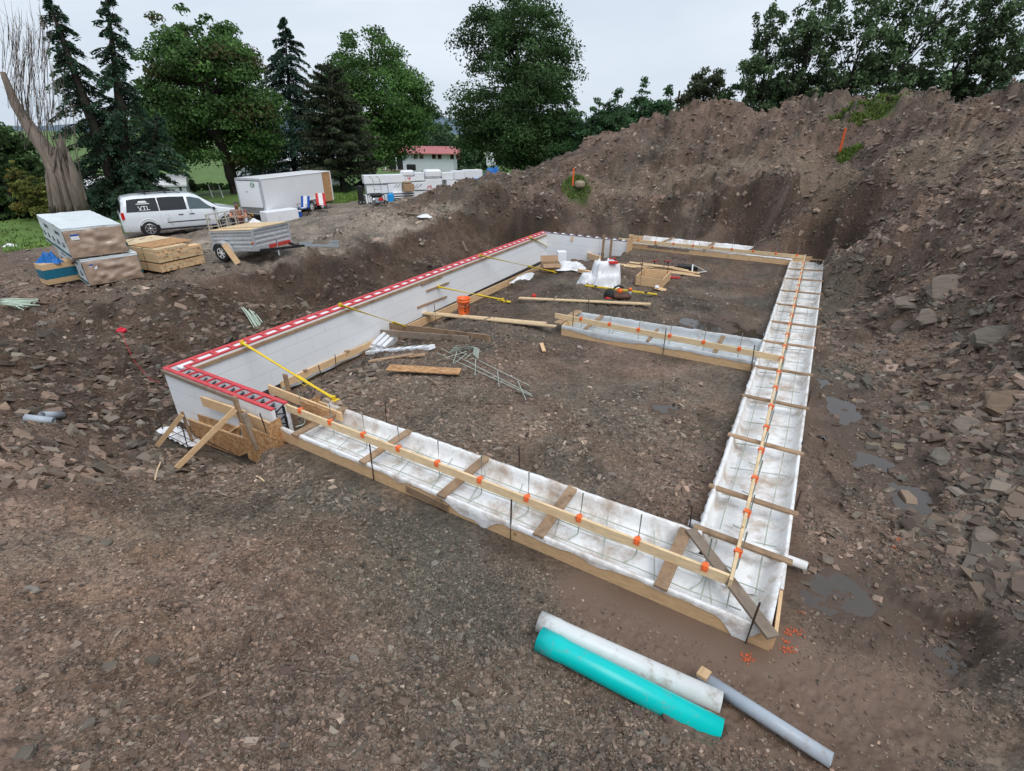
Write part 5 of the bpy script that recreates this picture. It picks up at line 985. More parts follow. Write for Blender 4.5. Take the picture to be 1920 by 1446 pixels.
# bigger slate slabs in the rubble at right
rk=attr_mat('slate_slab',.7,.4,bump=.4)
def slab(px,py,sz,rz,tilt,colr,label,name='rock_slab',seed=0):
    g=np.random.default_rng(seed+50); q=onG(px,py); n=9; P=[(math.cos(2*math.pi*k/n)*.5*g.uniform(.75,1.15),math.sin(2*math.pi*k/n)*.5*g.uniform(.75,1.15)) for k in range(n)]
    R=Matrix.Rotation(rz,3,'Z')@Matrix.Rotation(tilt[0],3,'X')@Matrix.Rotation(tilt[1],3,'Y'); vs=[]
    for L,(z,k) in enumerate(((-.5,.95),(-.15,1.0),(.2,1.03),(.5,.9))):
        for (x,y) in P: vs.append(q+R@Vector((x*sz[0]*k+g.uniform(-.06,.06)*sz[0],y*sz[1]*k+g.uniform(-.06,.06)*sz[1],z*sz[2]*.6+g.uniform(-.1,.1)*sz[2]))+UP*sz[2]*.05)
    fs=[tuple(range(n))[::-1],tuple(range(3*n,4*n))]+[(L*n+k,L*n+(k+1)%n,(L+1)*n+(k+1)%n,(L+1)*n+k) for L in range(3) for k in range(n)]
    mb=MB(); mb.add(vs,fs); m_=mat(name+'_stone',colr,.75,var=.28,vs=5,bump=.7,bs=14,stretch=(1,1,6)); return mb.build(name,m_,None,label,'rock','large slate slabs on the right bank')
sg=(.17,.135,.11); sgr=(.135,.118,.096)
for i,(px,py,sz,rz,tl,cc,lb) in enumerate(((1770,545,(.95,.75,.5),.5,(.5,-.5),sg,'largest brown rock slab with a flat face high on the right bank'),(1700,575,(.8,.55,.22),.2,(.3,-.2),sg,'brown slab left below the largest flat rock'),(1690,612,(.65,.4,.12),.3,(.15,-.3),(.12,.09,.075),'long dark slab lying flat on the right rubble'),
 (1640,600,(.4,.3,.12),.8,(.2,.1),sgr,'small grey slab at the left edge of the right rubble'),(1740,600,(.7,.5,.2),.6,(.5,-.4),sg,'tilted tan slab below the largest flat rock'),(1860,640,(1.0,.5,.3),.2,(.5,-.35),sgr,'greenish slab at the right picture edge, upper'),(1800,640,(.5,.35,.2),1.2,(.4,-.2),sgr,'grey green slab between tan slab and picture edge'),
 (1885,760,(.75,.55,.3),.4,(.5,-.4),(.16,.11,.075),'rust brown slab at the right picture edge'),(1810,800,(.5,.4,.2),.2,(.4,-.3),sg,'brown slab left of the rust brown one'),(1690,840,(.42,.22,.07),.1,(.05,.05),(.2,.16,.11),'flat tan slab beside the long puddle'),(1640,835,(.3,.15,.06),-.3,(.05,.1),(.2,.17,.12),'thin pale slab lying in the long puddle'),(1610,755,(.3,.16,.05),-.1,(.05,0),(.16,.13,.1),'thin slab lying right of the right footing'),
 (1600,725,(.3,.2,.06),.4,(.1,0),sgr,'grey flat stone right of the right footing'),(1548,1055,(.2,.18,.1),.2,(.3,.2),sg,'brown stone above the puddle by the drain pipe'),(1760,860,(.45,.3,.14),.9,(.3,-.2),sgr,'grey slab at the foot of the right bank'),(1840,1010,(.4,.25,.12),.5,(.3,-.2),sg,'brown slab at lower right of the rubble'))): slab(px,py,sz,rz,tl,cc,lb,seed=i)
# individually visible stones in the foreground
FS=[((60,1108),.13,'pale square stone on the left foreground'),((205,1260),.13,'grey green shard in the left foreground'),((200,1020),.16,'blue grey flat stone on the left slope'),((535,1262),.13,'dark brown stone in the middle foreground'),((170,1370),.12,'rounded grey stone near the lower left'),((50,1425),.18,'grey green stone at the lower left corner'),((350,1395),.10,'reddish brown stone at the bottom left'),((800,1290),.09,'small brown block left of the white pipe'),((815,1060),.12,'long tan stone below the near footing'),((1248,1355),.11,'reddish stone against the teal pipe'),((1195,1345),.13,'dark stone under the teal pipe'),((80,610),.25,'pale square stone on the left bank'),((790,1400),.12,'grey stone at the bottom beside the gravel'),((665,1240),.12,'pale pointed stone left of the pipes')]
for i,(p,s,lb) in enumerate(FS):
    o=slab(*p,(s,s*.7,s*.45),i*.9,(.2,.1),(.24,.21,.18) if 'pale' in lb or 'tan' in lb else ((.15,.128,.102) if 'grey' in lb else (.13,.085,.07)),lb,'loose_stone',seed=i+30); o['group']='loose stones on the foreground dirt'
# litter at the edge of the parking area
lump(tuple(onG(797,407)),(.45,.2),.14,21,M['web'],'crumpled_sheet','small white litter on the bank below the foam stacks','litter',14,.3)
mb=MB(); mb.tube([onG(745,403,.05),onG(765,405,.1),onG(785,407,.06)],.05,6); mb.build('branch',M['grey_wood'],None,'grey branch lying left of the white litter','branch')
mb=MB(); mb.tube([onG(862,455,.02),onG(868,466,.3),onG(876,478,.1)],.03,6); mb.build('branch',M['grey_wood'],None,'short branch stuck in the bank behind the foam wall','branch')
c=D(1088,330,30.5); c.z=tz(c.x,c.y)+.25; block(c-UP*.2,(.55,.5,.4),.4,mat('buff_stone',(.3,.24,.17),.8,var=.25,bump=.5),'buff_rock','buff coloured rock beside the smaller orange stake','rock',bev=.12)
# ======================= PARKING AREA =======================
wrap=mat('white_lumber_wrap',(.72,.78,.80),.4,var=.05,vs=2,bump=.6,bs=4,spec=.5); brownwrap=mat('clear_wrap_over_board_ends',(.42,.30,.22),.2,var=.22,vs=2.5,bump=1,bs=5,spec=.9,coat=.5)
navy=mat('dark_green_print',(.01,.09,.08),.5); dkprint=mat('dark_print',(.02,.05,.06),.5)
def pack(O,U,Vv,w,l,h,label,seed):
    """O near corner, U along the end face, Vv along the long left side"""
    t=thing('lumber_pack',label,'lumber pack',tuple(O),'wrapped lumber packs'); g=random.Random(seed); ax=(U,Vv,UP); c=O+U*w/2+Vv*l/2+UP*h/2
    mb=MB(); mb.box(c,(w-.03,l-.03,h-.02),ax=ax,bev=.01); mb.build('board_core',brownwrap,t)
    P=[]; # crumpled film on the end face
    for i in range(15):
        row=[]
        for j in range(23):
            f=float(fbm(np.array([j*.33+seed]),np.array([i*.42]),seed,4)[0]); row.append(O+U*(w*j/22)+UP*(.03+(h-.05)*i/14)-Vv*(.004+.09*max(0,f+.2)*min(1,min(i,14-i,j,22-j)*.5)))
        P.append(row)
    mb=MB(); mb.grid(P); mb.build('end_film',brownwrap,t,fixn=False)
    mb=MB()       # wrap: top, left side, right side strips and a hood over the end face
    def face(p,a,b,na,nb,nrm,amp):
        P=[]
        for i in range(na+1):
            P.append([p+a*(i/na)+b*(j/nb)+nrm*(.012+amp*float(fbm(np.array([i*.5+seed]),np.array([j*.5]),seed+3,3)[0])) for j in range(nb+1)])
        mb.grid(P)
    face(O+UP*h-Vv*.02-U*.01,U*(w+.02),Vv*(l+.03),14,24,UP,.02); face(O+UP*.0-Vv*.02,UP*(h+.01),Vv*(l+.03),10,24,-U,.025); face(O+U*w-Vv*.02,UP*(h+.01),Vv*(l+.03),8,20,U,.02)
    face(O+UP*(h-.055)-Vv*.0-U*.01,UP*.075,U*(w+.02),3,20,-Vv,.012); mb.build('wrap',wrap,t,fixn=False)
    mb=MB(); mb.box(O-U*.022+Vv*l*.5+UP*.10,(.012,l,.07),ax=ax); mb.box(O+U*(w+.0)-Vv*.02+UP*h*.3,(.05,.02,.08),ax=ax); mb.build('green_band',navy,t)
    mb=MB(); F=-U*.032
    for k in range(2):      # upper row of dark stamped marks: a pointed flash followed by a ragged run
        o=O+F+Vv*(l*(.22+.45*k))+UP*(h*.78); mb.prism([(-.07,0),(.0,.07),(.05,.0),(.0,-.07)],.006,o+Vv*.22,(Vv,UP,U))
        for q in range(9): mb.box(o+Vv*(.12-.05*q)+UP*(.01*((q*7)%3-1)),(.006,.032,.05+.02*((q*5)%3)),ax=ax)
        mb.box(o-Vv*.1-UP*.035,(.006,.42,.012),ax=ax)
    for k in range(5):
        o=O+F+Vv*(l*(.12+.19*k))+UP*(h*.42); mb.prism([(-.07,-.07),(.07,-.07),(.07,.03),(0,.09),(-.07,.03)],.006,o,(Vv,UP,U)); mb.box(o-Vv*.15-UP*.02,(.006,.1,.03),ax=ax)
    mb.build('stamp',dkprint,t)
    mb=MB(); mb.box(O+U*.24+UP*(h*.72)-Vv*.03,(.2,.006,.16),ax=ax); tg=mb.build('paper_tag',M['white_pl'],t); OFF[tg.name]=Vector(O)
    mb=MB(); mb.box(O+U*.24+UP*(h*.72+.055)-Vv*.034,(.2,.004,.05),ax=ax); mb.build('blue_header',M['blue_pl'],tg)
    mb=MB()
    for x in(.1,.6,1.1): mb.box(O+U*(x*w/1.25)+Vv*l/2-UP*.04,(.09,l*.96,.08),ax=ax)
    mb.build('skid',M['grey_wood'],t)
    return t
def yaw(a,b): d=(b-a); d.z=0; return d.normalized()
O=onG(172,545,.07); Pb=G(271,521,O.z); U=yaw(O,Pb); w=(Pb-O).length; Vv=Vector((-U.y,U.x,0))
h1=.80
pack(O,U,Vv,w,3.9,h1,'lower of two white and brown wrapped lumber packs at left',1)
O2=O+UP*(h1+.05)-U*.16+Vv*.06
pack(O2,U,Vv,w,3.9,.86,'upper of two white and brown wrapped lumber packs at left',2)
# plywood stack with blue tarp behind the packs
q=onG(93,541,.0); U3=yaw(q,G(150,527,q.z)); V3=Vector((-U3.y,U3.x,0)); t=thing('plywood_stack','plywood stack with painted blue edge half hidden behind the lower lumber pack','plywood stack',tuple(q))
ax=(U3,V3,UP); 
for i,(z0,z1,mt_) in enumerate(((.0,.16,M['pine']),(.16,.44,mat('blue_green_edge_paint',(.01,.14,.22),.6,var=.15,vs=20)),(.44,.62,M['pine']))):
    mb=MB(); mb.box(q+U3*.62+V3*.25+UP*(.05+(z0+z1)/2),(1.24-.01*i,.5,z1-z0-.004),ax=ax); mb.build('sheet_bundle',mt_,t)
mb=MB(); mb.box(q+U3*.95-V3*.01+UP*.58,(.35,.02,.05),ax=ax); mb.build('dark_label',mat('maroon',(.12,.03,.03),.6),t)
lump(tuple(q+U3*.35+V3*.25+UP*.66),(.32,.24),.28,31,M['blue_tarp'],'folded_tarp','crumpled blue tarp on top of the plywood stack','tarp',20,.3,flat=.3)
# open lumber stack with strand board on top
O=onG(258,498,.0); O=G(305,514,tz(G(305,514,-.27).x,G(305,514,-.27).y)); Pb=G(386,495,O.z); U=yaw(O,Pb); V4=Vector((-U.y,U.x,0)); w=(Pb-O).length; t=thing('lumber_stack','open stack of pale framing lumber with strand board sheets on top','lumber stack',tuple(O)); rg=random.Random(8)
ax=(U,V4,UP); L=2.3
for lay in range(8):
    z=.05+lay*.088+(.05 if lay>2 else 0); n=18
    mb=MB()
    for k in range(n if lay!=7 else n-5):
        e=rg.uniform(-.03,.03); mb.box(O+U*(w*(k+.5)/n)+V4*(L/2+e)+UP*(z+.043),(w/n-.004,L,.084),ax=ax)
    mb.build('board_layer',M['pine_pale'] if lay%2 else M['pine'],t)
mb=MB(); mb.box(O+U*w/2+V4*L/2+UP*.305,(w*.98,.5,.04),ax=ax); mb.build('spacer',M['old_wood'],t)
zt_=.05+8*.088+.05
mb=MB(); mb.box(O+U*(w*.52)+V4*(L*.42)+UP*(zt_+.02),(w*.95,1.25,.02),ax=ax); mb.build('strand_board_sheet',M['osb'],t)
mb=MB(); mb.box(O+U*(w*.45)+V4*(L*.78)+UP*(zt_+.045),(w*.9,1.0,.02),ax=(U,V4,UP)); mb.build('pale_sheet',mat('pale_plywood',(.66,.52,.33),.7,var=.12,vs=3),t)
mb=MB(); 
for k in range(7): mb.box(O+U*(w*(.2+.08*k))+V4*(L*.8+.1*(k%3))+UP*(zt_+.056),(.05,.09,.004),ax=ax)
mb.build('ink_mark',M['black_pl'],t)
mb=MB()
for v in(.7,1.6):
    P=[O-U*.008+V4*v+UP*.02,O-U*.008+V4*v+UP*zt_,O+U*(w+.008)+V4*v+UP*zt_]; mb.tube(P,.008,5)
mb.build('strap',M['black_pl'],t)
# ---------------- wheel helper (local coordinates, axle along local y) ----------------
def wheel(parent,c,r,w,side=-1,rim=.62,spokes=7,ax=None,rimmat=None):
    ax=ax or (Vector((1,0,0)),UP,Vector((0,1,0))); c=Vector(c)
    mb=MB(); mb.lathe(c,[(r*rim,-w/2),(r*.93,-w/2),(r,-w*.36),(r,w*.36),(r*.93,w/2),(r*rim,w/2),(r*rim*.96,0),(r*rim,-w/2)],32,ax=ax)
    o=mb.build('wheel',M['rubber'],parent,fixn=True); OFF[o.name]=OFF[parent.name] if not s_local(parent) else Vector((0,0,0))
    if s_local(parent): LOCAL.add(o.name)
    mb=MB(); s=side; mb.lathe(c,[(0,s*w*.1),(r*rim*.98,s*w*.1)],24,ax=ax); mb.build('wheel_back',M['black_pl'],o)
    mb=MB(); mb.lathe(c,[(r*rim*.9,s*w*.46),(r*rim,s*w*.5),(r*rim*.99,s*w*.2)],24,ax=ax); mb.lathe(c,[(0,s*w*.44),(r*.14,s*w*.42),(r*.15,s*w*.2)],14,ax=ax)
    for k in range(spokes):
        a=2*math.pi*k/spokes; d=ax[0]*math.cos(a)+ax[1]*math.sin(a); e=ax[0]*-math.sin(a)+ax[1]*math.cos(a)
        mb.box(c+d*(r*rim*.52)+ax[2]*(s*w*.38),(r*rim*.85,r*.14,w*.07),ax=(d,e,ax[2]))
    mb.build('rim',rimmat or M['chrome'],o); return o
# ---------------- van ----------------
a=G(290,449,-.34); hd=Vector((.78,.626,0)); b=a+hd*3.14; ang=math.atan2(hd.y,hd.x); mid=(a+b)/2; left=Vector((-hd.y,hd.x,0)); org=mid+left*.85; org.z=tz(mid.x,mid.y)-.01
van=localthing('van','white minivan with dark tinted rear windows parked behind the lumber','van',tuple(org),rz=ang)
paint=mat('white_car_paint',(.72,.76,.80),.22,var=.015,vs=1,coat=.6,spec=.5,dirt=.04)
def lerp_tab(x,tab):
    for (x0,y0),(x1,y1) in zip(tab,tab[1:]):
        if x<=x1: t=(x-x0)/(x1-x0); return y0+(y1-y0)*max(0,min(1,t))
    return tab[-1][1]
topT=[(-2.58,.95),(-2.5,1.12),(-2.42,1.5),(-2.3,1.66),(-1.9,1.72),(-.6,1.745),(.3,1.71),(.62,1.60),(1.0,1.33),(1.38,1.08),(1.7,1.02),(2.2,.92),(2.45,.78),(2.56,.6)]
beltT=[(-2.58,.95),(-2.4,1.02),(1.2,.99),(1.5,.97),(2.2,.84),(2.56,.58)]
hwT=[(-2.58,.80),(-2.45,.92),(-2,.97),(1.6,.97),(2.2,.90),(2.45,.76),(2.56,.62)]
def vsec(x):
    top=lerp_tab(x,topT); belt=min(lerp_tab(x,beltT),top); hw=lerp_tab(x,hwT); ins=.24*min(1,(top-belt)/.6)
    return [(hw-.07,.24),(hw-.01,.36),(hw,.58),(hw,.78),(hw-.02,belt),(hw-.02-ins*.35,belt+(top-belt)*.42),(hw-.02-ins*.85,belt+(top-belt)*.88),(hw-.13-ins*.95,top-.005),(hw*.45,top+.012),(0,top+.018)]
xs=sorted(set([q[0] for q in topT]+[q[0] for q in hwT]+list(np.arange(-2.5,2.5,.14).round(2))))
P=[]
for x in xs:
    s=vsec(x); P.append([Vector((x,-y,z)) for y,z in s]+[Vector((x,y,z)) for y,z in s[::-1][1:]])
mb=MB(); mb.grid(P); n=len(P[0]); mb.add(P[0],[tuple(range(n))],0); mb.add(P[-1],[tuple(range(n))[::-1]],0)
mb.build('body',paint,van)
def sidep(x,f,o=.006,sg=-1):    # f: 0 belt .. 1 near the roof
    s=vsec(x); p=[s[4],s[5],s[6]]; f2=f*2; i=min(1,int(f2)); t=f2-i; y=p[i][0]+(p[i+1][0]-p[i][0])*t; z=p[i][1]+(p[i+1][1]-p[i][1])*t; return Vector((x,sg*(y+o),z+o*.3))
def glass(x0,x1,f0=.1,f1=.96,slant0=0,slant1=0,name='side_window',mt=None,sg=-1):
    P=[]; m=12
    for i in range(m+1):
        t=i/m; P.append([sidep(x0+(x1-x0)*t+slant0*(1-t)*(j/6)+slant1*t*(j/6),f0+(f1-f0)*j/6,sg=sg) for j in range(7)])
    mb=MB(); mb.grid(P); return mb.build(name,mt or M['dark_glass'],van,fixn=False)
tint=M['dark_glass']; lightglass=mat('pale_car_glass',(.06,.09,.10),.05,var=.1,spec=.9)
for sg in(-1,1):
    glass(-2.3,-1.08,slant0=.12,sg=sg); glass(-1.04,.02,sg=sg); glass(.12,1.28,slant1=-.62,mt=lightglass,f1=.93,sg=sg)
P=[]   # windscreen
for i in range(9):
    x=.58+.74*i/8; s=vsec(x); z=lerp_tab(x,topT); hwt=s[7][0]; P.append([Vector((x+.01,-hwt+2*hwt*j/8,z+.024-.01*abs(j-4)/4)) for j in range(9)])
mb=MB(); mb.grid(P); mb.build('windscreen',lightglass,van,fixn=False)
P=[]
for i in range(5):
    x=-2.515+.12*i/4; z=1.08+.46*i/4; hwt=vsec(x)[5][0]-.04; P.append([Vector((x-.03,-hwt+2*hwt*j/6,z)) for j in range(7)])
mb=MB(); mb.grid(P); mb.build('rear_window',tint,van,fixn=False)
for sg in(-1,1):
    for x in(-1.6,1.54):
        mb=MB(); mb.lathe((x,sg*.966,.36),[(0,0),(.385,0)],28,ax=(Vector((1,0,0)),UP,Vector((0,sg,0)))); mb.build('wheel_arch',M['black_pl'],van)
        mb=MB(); pts=[Vector((x+.4*math.cos(a_),sg*.972,.36+.4*math.sin(a_))) for a_ in np.linspace(0,math.pi,14)]; mb.tube(pts,.022,6); mb.build('arch_lip',paint,van)
        wheel(van,(x,sg*.88,.335),.335,.21,side=sg,rim=.64)
    mb=MB(); mb.box((.0,sg*.975,.56),(1.75,.02,.035)); mb.box((-.0,sg*.955,.27),(2.45,.03,.07)); mb.build('side_trim',M['black_pl'],van)
    for x in(-.28,.18): mb=MB(); mb.box((x,sg*.975,.86),(.2,.03,.035),bev=.01); mb.build('door_handle',M['black_pl'],van)
    for x in(.06,-1.06,1.22): mb=MB(); mb.box((x,sg*.968,.62),(.006,.006,.66)); mb.build('door_seam',M['grey_pl'],van)
    mb=MB(); mb.box((-2.47,sg*.885,.93),(.12,.1,.3),bev=.02); mb.build('tail_light',mat('red_lens',(.6,.01,.015),.2,spec=.6),van)
    mb=MB(); mb.box((2.34,sg*.76,.77),(.25,.2,.13),bev=.03); mb.build('headlight',M['chrome'],van)
    mb=MB(); mb.tube([(-1.7,sg*.62,1.78),(-1.6,sg*.62,1.8),(-.2,sg*.62,1.8),(-.05,sg*.62,1.77)],.018,6); mb.build('roof_rail',M['black_pl'],van)
    mb=MB(); mb.box((1.12,sg*1.03,1.04),(.1,.16,.13),bev=.03); mb.build('wing_mirror',M['black_pl'],van)
for x in(-1.4,-.6): mb=MB(); mb.box((x,0,1.8),(.05,1.22,.03)); mb.build('roof_bar',M['black_pl'],van)
# decal on the rear side window
nrm=(sidep(-1.6,.5)-sidep(-1.6,.5,0)).normalized(); u=(sidep(-1.6,.6)-sidep(-1.6,.4)).normalized(); xx=Vector((1,0,0)); nv=xx.cross(u); 
text_part('decal','VTL',.26,sidep(-1.62,.32,.018),(xx,u,nv),M['white_pl'],van)
mb=MB(); c_=sidep(-1.62,.66,.016); mb.prism([(-.25,-.04),(.25,-.04),(.25,-.01),(-.25,-.01)],.004,c_,(xx,u,nv)); mb.prism([(-.18,.02),(.18,.02),(.13,.10),(-.13,.10)],.004,c_,(xx,u,nv)); mb.prism([(-.2,-.30),(.2,-.30),(.2,-.285),(-.2,-.285)],.004,c_,(xx,u,nv)); mb.build('decal_mark',M['white_pl'],van)
# ---------------- utility trailer ----------------
org=Vector((-10.45,18.35,0)); org.z=tz(org.x,org.y)
ty=math.radians(-21); tr=localthing('utility_trailer','grey galvanised utility trailer with mesh tail gate, loaded with plywood','trailer',tuple(org),rz=ty)
TL=lambda x,y,z: Vector((x,y,z+.09*x))
def panel(x0,x1,y,z0,z1,n=5):   # corrugated side
    P=[]
    for i in range(n*6+1):
        f=i/(n*6); d=.02*(1 if (i%6) in(1,2,3) else -.3); P.append([TL(x0,y-d,z0+(z1-z0)*f),TL(x1,y-d,z0+(z1-z0)*f)])
    return P
for y in(.0,1.65): mb=MB(); mb.grid(panel(-.55,1.42,y,.42,1.0,4),sm=False); mb.build('side_panel',M['galv'],tr,fixn=False)
P=[]
for i in range(25):
    f=i/24; d=.02*(1 if (i%6) in(1,2,3) else -.3); P.append([TL(1.43+d,0,.42+.62*f),TL(1.43+d,1.65,.42+.62*f)])
mb=MB(); mb.grid(P,sm=False); mb.build('front_panel',M['galv'],tr,fixn=False)
mb=MB(); mb.box((.44,.82,.46),(1.95,1.6,.03)); mb.build('floor',M['old_wood'],tr)
mb=MB()
for x in(-.57,1.44):
    for y in(-.02,1.67): mb.beam(TL(x,y,.36),TL(x,y,1.02),.07,.05,up=Vector((1,0,0)))
for y in(-.02,1.67): mb.beam(TL(-.6,y,1.02),TL(1.46,y,1.02),.05,.05); mb.beam(TL(-.6,y,.38),TL(1.46,y,.38),.05,.09)
mb.beam(TL(1.46,0,1.06),TL(1.46,1.65,1.06),.05,.05); mb.beam(TL(1.47,0,.38),TL(1.47,1.65,.38),.05,.1); mb.build('frame',M['galv'],tr)
mb=MB()
mb.beam(TL(1.45,.1,.34),TL(2.55,.8,.34),.06,.08); mb.beam(TL(1.45,1.55,.34),TL(2.55,.86,.34),.06,.08); mb.beam(TL(2.4,.83,.36),TL(2.85,.83,.36),.07,.07); mb.build('tongue',M['black_pl'],tr)
mb=MB(); mb.tube([TL(2.0,.45,.7),TL(2.0,.45,.1)],.03,8); mb.tube([TL(2.0,.45,.7),TL(2.0,.45,.8),TL(1.85,.38,.88),TL(1.85,.38,1.0)],.014,6); mb.build('jack',M['galv'],tr)
mb=MB(); mb.beam(TL(1.52,.55,.4),TL(1.52,1.55,.4),.06,.12); mb.build('red_bar',mat('faded_red_plastic',(.5,.05,.04),.6,var=.3,vs=20),tr)
mb=MB(); mb.lathe(TL(1.40,-.05,.62),[(0,.02),(.05,.015),(.055,0)],14,ax=(Vector((1,0,0)),UP,Vector((0,-1,0)))); mb.build('side_reflector',mat('amber_lens',(.45,.12,.03),.4),tr)
for sg,y in((-1,-.16),(1,1.81)):
    wheel(tr,(0,y,.31),.31,.2,side=sg,rim=.6,spokes=6,rimmat=M['white_paint'])
    P=[[Vector((.42*math.cos(a_),y+q,.33+.40*math.sin(a_))) for q in(-.12,.12)] for a_ in np.linspace(.0,math.pi,15)]; mb=MB(); mb.grid(P); mb.add([P[k][0 if sg<0 else 1] for k in range(15)]+[Vector((.36*math.cos(a_),y+.12*sg,.33+.33*math.sin(a_))) for a_ in np.linspace(0,math.pi,15)],[(k,k+1,16+k,15+k) for k in range(14)]); mb.build('mudguard',M['galv'],tr,fixn=False)
mb=MB(); gx=-.6
gb=mat('aluminium_bar',(.48,.46,.42),.45,metal=.35,var=.1)
for k in range(5): y=.02+1.6*k/4; mb.beam(Vector((gx,y,.55)),Vector((gx-.05,y,1.56)),.03,.05,up=Vector((1,0,0))); 
for k in range(5): y=.12+1.6*k/4; mb.beam(Vector((gx,min(y,1.6),.85)),Vector((gx-.05,min(y,1.6),1.54)),.014,.02,up=Vector((1,0,0)))
for z in(.72,.93,1.13,1.34,1.555): mb.beam(Vector((gx-.03,-.0,z)),Vector((gx-.03,1.64,z)),.025,.035 if z>1.5 else .022)
mb.build('tail_gate',gb,tr)
t=localthing('plywood_sheets','sheets of plywood lying across the top of the utility trailer','plywood',tuple(org),rz=ty)
for i,(x0,x1,y0,y1,z) in enumerate(((-.62,1.38,-.03,.85,1.06),(-.5,1.5,.3,1.65,1.09))): mb=MB(); q=[TL(x0,y0,z),TL(x1,y0+.1*i,z),TL(x1,y1,z),TL(x0,y1,z)]; mb.add(q+[p+UP*.022 for p in q],[(3,2,1,0),(4,5,6,7),(0,1,5,4),(1,2,6,5),(2,3,7,6),(3,0,4,7)]); mb.build('sheet',M['pine_pale'],t)
a=onG(456,492,.02); tq=PLv(424,453,a+Vector((.0,.15,0)),Vector((1,0,0))); tq=D(427,455,a.y-.02); a=a-Vector((0,.35,0)); timber('leaning_board','pale plank leaning against the trailer wheel',a,tq-Vector((0,.25,0)),.2,.035,'pine',up=Vector((.3,-.9,.3)),cat='board')
# ---------------- man leaning on the gate ----------------
fx=Vector((-10.78,20.35,0)); fx.z=tz(fx.x,fx.y); sc=(1.80-fx.z-.02)/1.79 if fx.z<0 else 1.0; sc=max(.97,min(1.08,sc))
man=localthing('person','man in dark cap and faded red shirt leaning crossed arms on the trailer gate','person',tuple(fx),rz=math.radians(-66)); 
# local: faces +x
skin=mat('sunburnt_skin',(.48,.23,.15),.55,var=.1,vs=12); shirt=mat('faded_checked_shirt',(.22,.09,.09),.85,var=.35,vs=40); jeans=mat('dark_jeans',(.03,.04,.06),.9,var=.2,vs=20)
def skin_mesh(name,verts,edges,radii,mt,parent,lev=2,root=0):
    me=bpy.data.meshes.new(name); me.from_pydata([tuple(Vector(v)*sc) for v in verts],edges,[]); o=bpy.data.objects.new(name,me); C.objects.link(o)
    md=o.modifiers.new('s','SKIN'); md.use_smooth_shade=True; o.modifiers.new('d','SUBSURF').levels=lev; o.modifiers['d'].render_levels=lev
    for i,r in enumerate(radii):
        r=r if isinstance(r,tuple) else (r,r); me.skin_vertices[0].data[i].radius=(r[0]*sc,r[1]*sc); me.skin_vertices[0].data[i].use_root=(i==root)
    bpy.context.view_layer.update(); m2=bpy.data.meshes.new_from_object(o.evaluated_get(bpy.context.evaluated_depsgraph_get())); bpy.data.objects.remove(o)
    m2.materials.clear(); m2.materials.append(mt); r=link_mesh(name,m2,parent); return r
# body (skin) continuous from feet to head with arms crossed on the gate rail
bv=[(0,0,.93),(0.03,0,1.1),(.08,0,1.28),(.13,0,1.42),(.17,0,1.52),(.22,0,1.60),(.25,0,1.70),
 (.13,.19,1.43),(.27,.27,1.25),(.50,.10,1.27),(.53,-.03,1.28),
 (.13,-.19,1.43),(.27,-.27,1.26),(.48,-.10,1.30),(.50,.05,1.31),
 (0,.10,.88),(-.02,.12,.5),(-.08,.13,.08),(.06,.14,.04),(0,-.10,.88),(.05,-.12,.5),(-.03,-.13,.08),(.12,-.14,.04)]
be=[(0,1),(1,2),(2,3),(3,4),(4,5),(5,6),(3,7),(7,8),(8,9),(9,10),(3,11),(11,12),(12,13),(13,14),(0,15),(15,16),(16,17),(17,18),(0,19),(19,20),(20,21),(21,22)]
br=[(.15,.12),(.15,.12),(.16,.12),(.12,.10),.055,.075,.085,.065,.05,.036,.03,.065,.05,.036,.03,.095,.065,.045,.045,.095,.065,.045,.045]
skin_mesh('body',bv,be,br,skin,man)
skin_mesh('shirt',[(.0,0,.94),(.03,0,1.1),(.08,0,1.28),(.12,0,1.40),(.14,0,1.47),(.13,.2,1.43),(.21,.25,1.32),(.13,-.2,1.43),(.21,-.25,1.33)],[(0,1),(1,2),(2,3),(3,4),(3,5),(5,6),(3,7),(7,8)],[(.18,.145),(.175,.14),(.185,.14),(.145,.12),.07,.085,.07,.085,.07],shirt,man)
skin_mesh('jeans',[(0,0,.93),(0,.1,.86),(-.02,.12,.5),(-.07,.13,.12),(0,-.1,.86),(.05,-.12,.5),(-.03,-.13,.12)],[(0,1),(1,2),(2,3),(0,4),(4,5),(5,6)],[(.165,.13),.115,.085,.065,.115,.085,.065],jeans,man)
for y in(.135,-.135): mb=MB(); mb.box(Vector((.0 if y>0 else .06,y,.05))*sc,(.28,.1,.1),bev=.03); mb.build('boot',M['black_cloth'],man)
for s_,b_ in((1,Vector((.53,-.05,1.28))),(-1,Vector((.50,.07,1.31)))):     # hands: palm and five fingers laid over the other forearm
    vs=[Vector((0,0,0)),Vector((0,-s_*.05,0))]; ed=[(0,1)]; rr=[.03,.036]
    for k in range(4): i=len(vs); vs+= [Vector((-.03+.02*k,-s_*.09,.0)),Vector((-.03+.02*k,-s_*(.125-.006*abs(k-1)),-.012)),Vector((-.03+.02*k,-s_*(.145-.008*abs(k-1)),-.035))]; ed+=[(1,i),(i,i+1),(i+1,i+2)]; rr+=[.010,.009,.008]
    i=len(vs); vs+=[Vector((-.045,-s_*.03,.0)),Vector((-.065,-s_*.06,-.01))]; ed+=[(0,i),(i,i+1)]; rr+=[.011,.009]
    skin_mesh('hand',[b_+v for v in vs],ed,rr,skin,man,1)
hc=Vector((.25,0,1.66))*sc
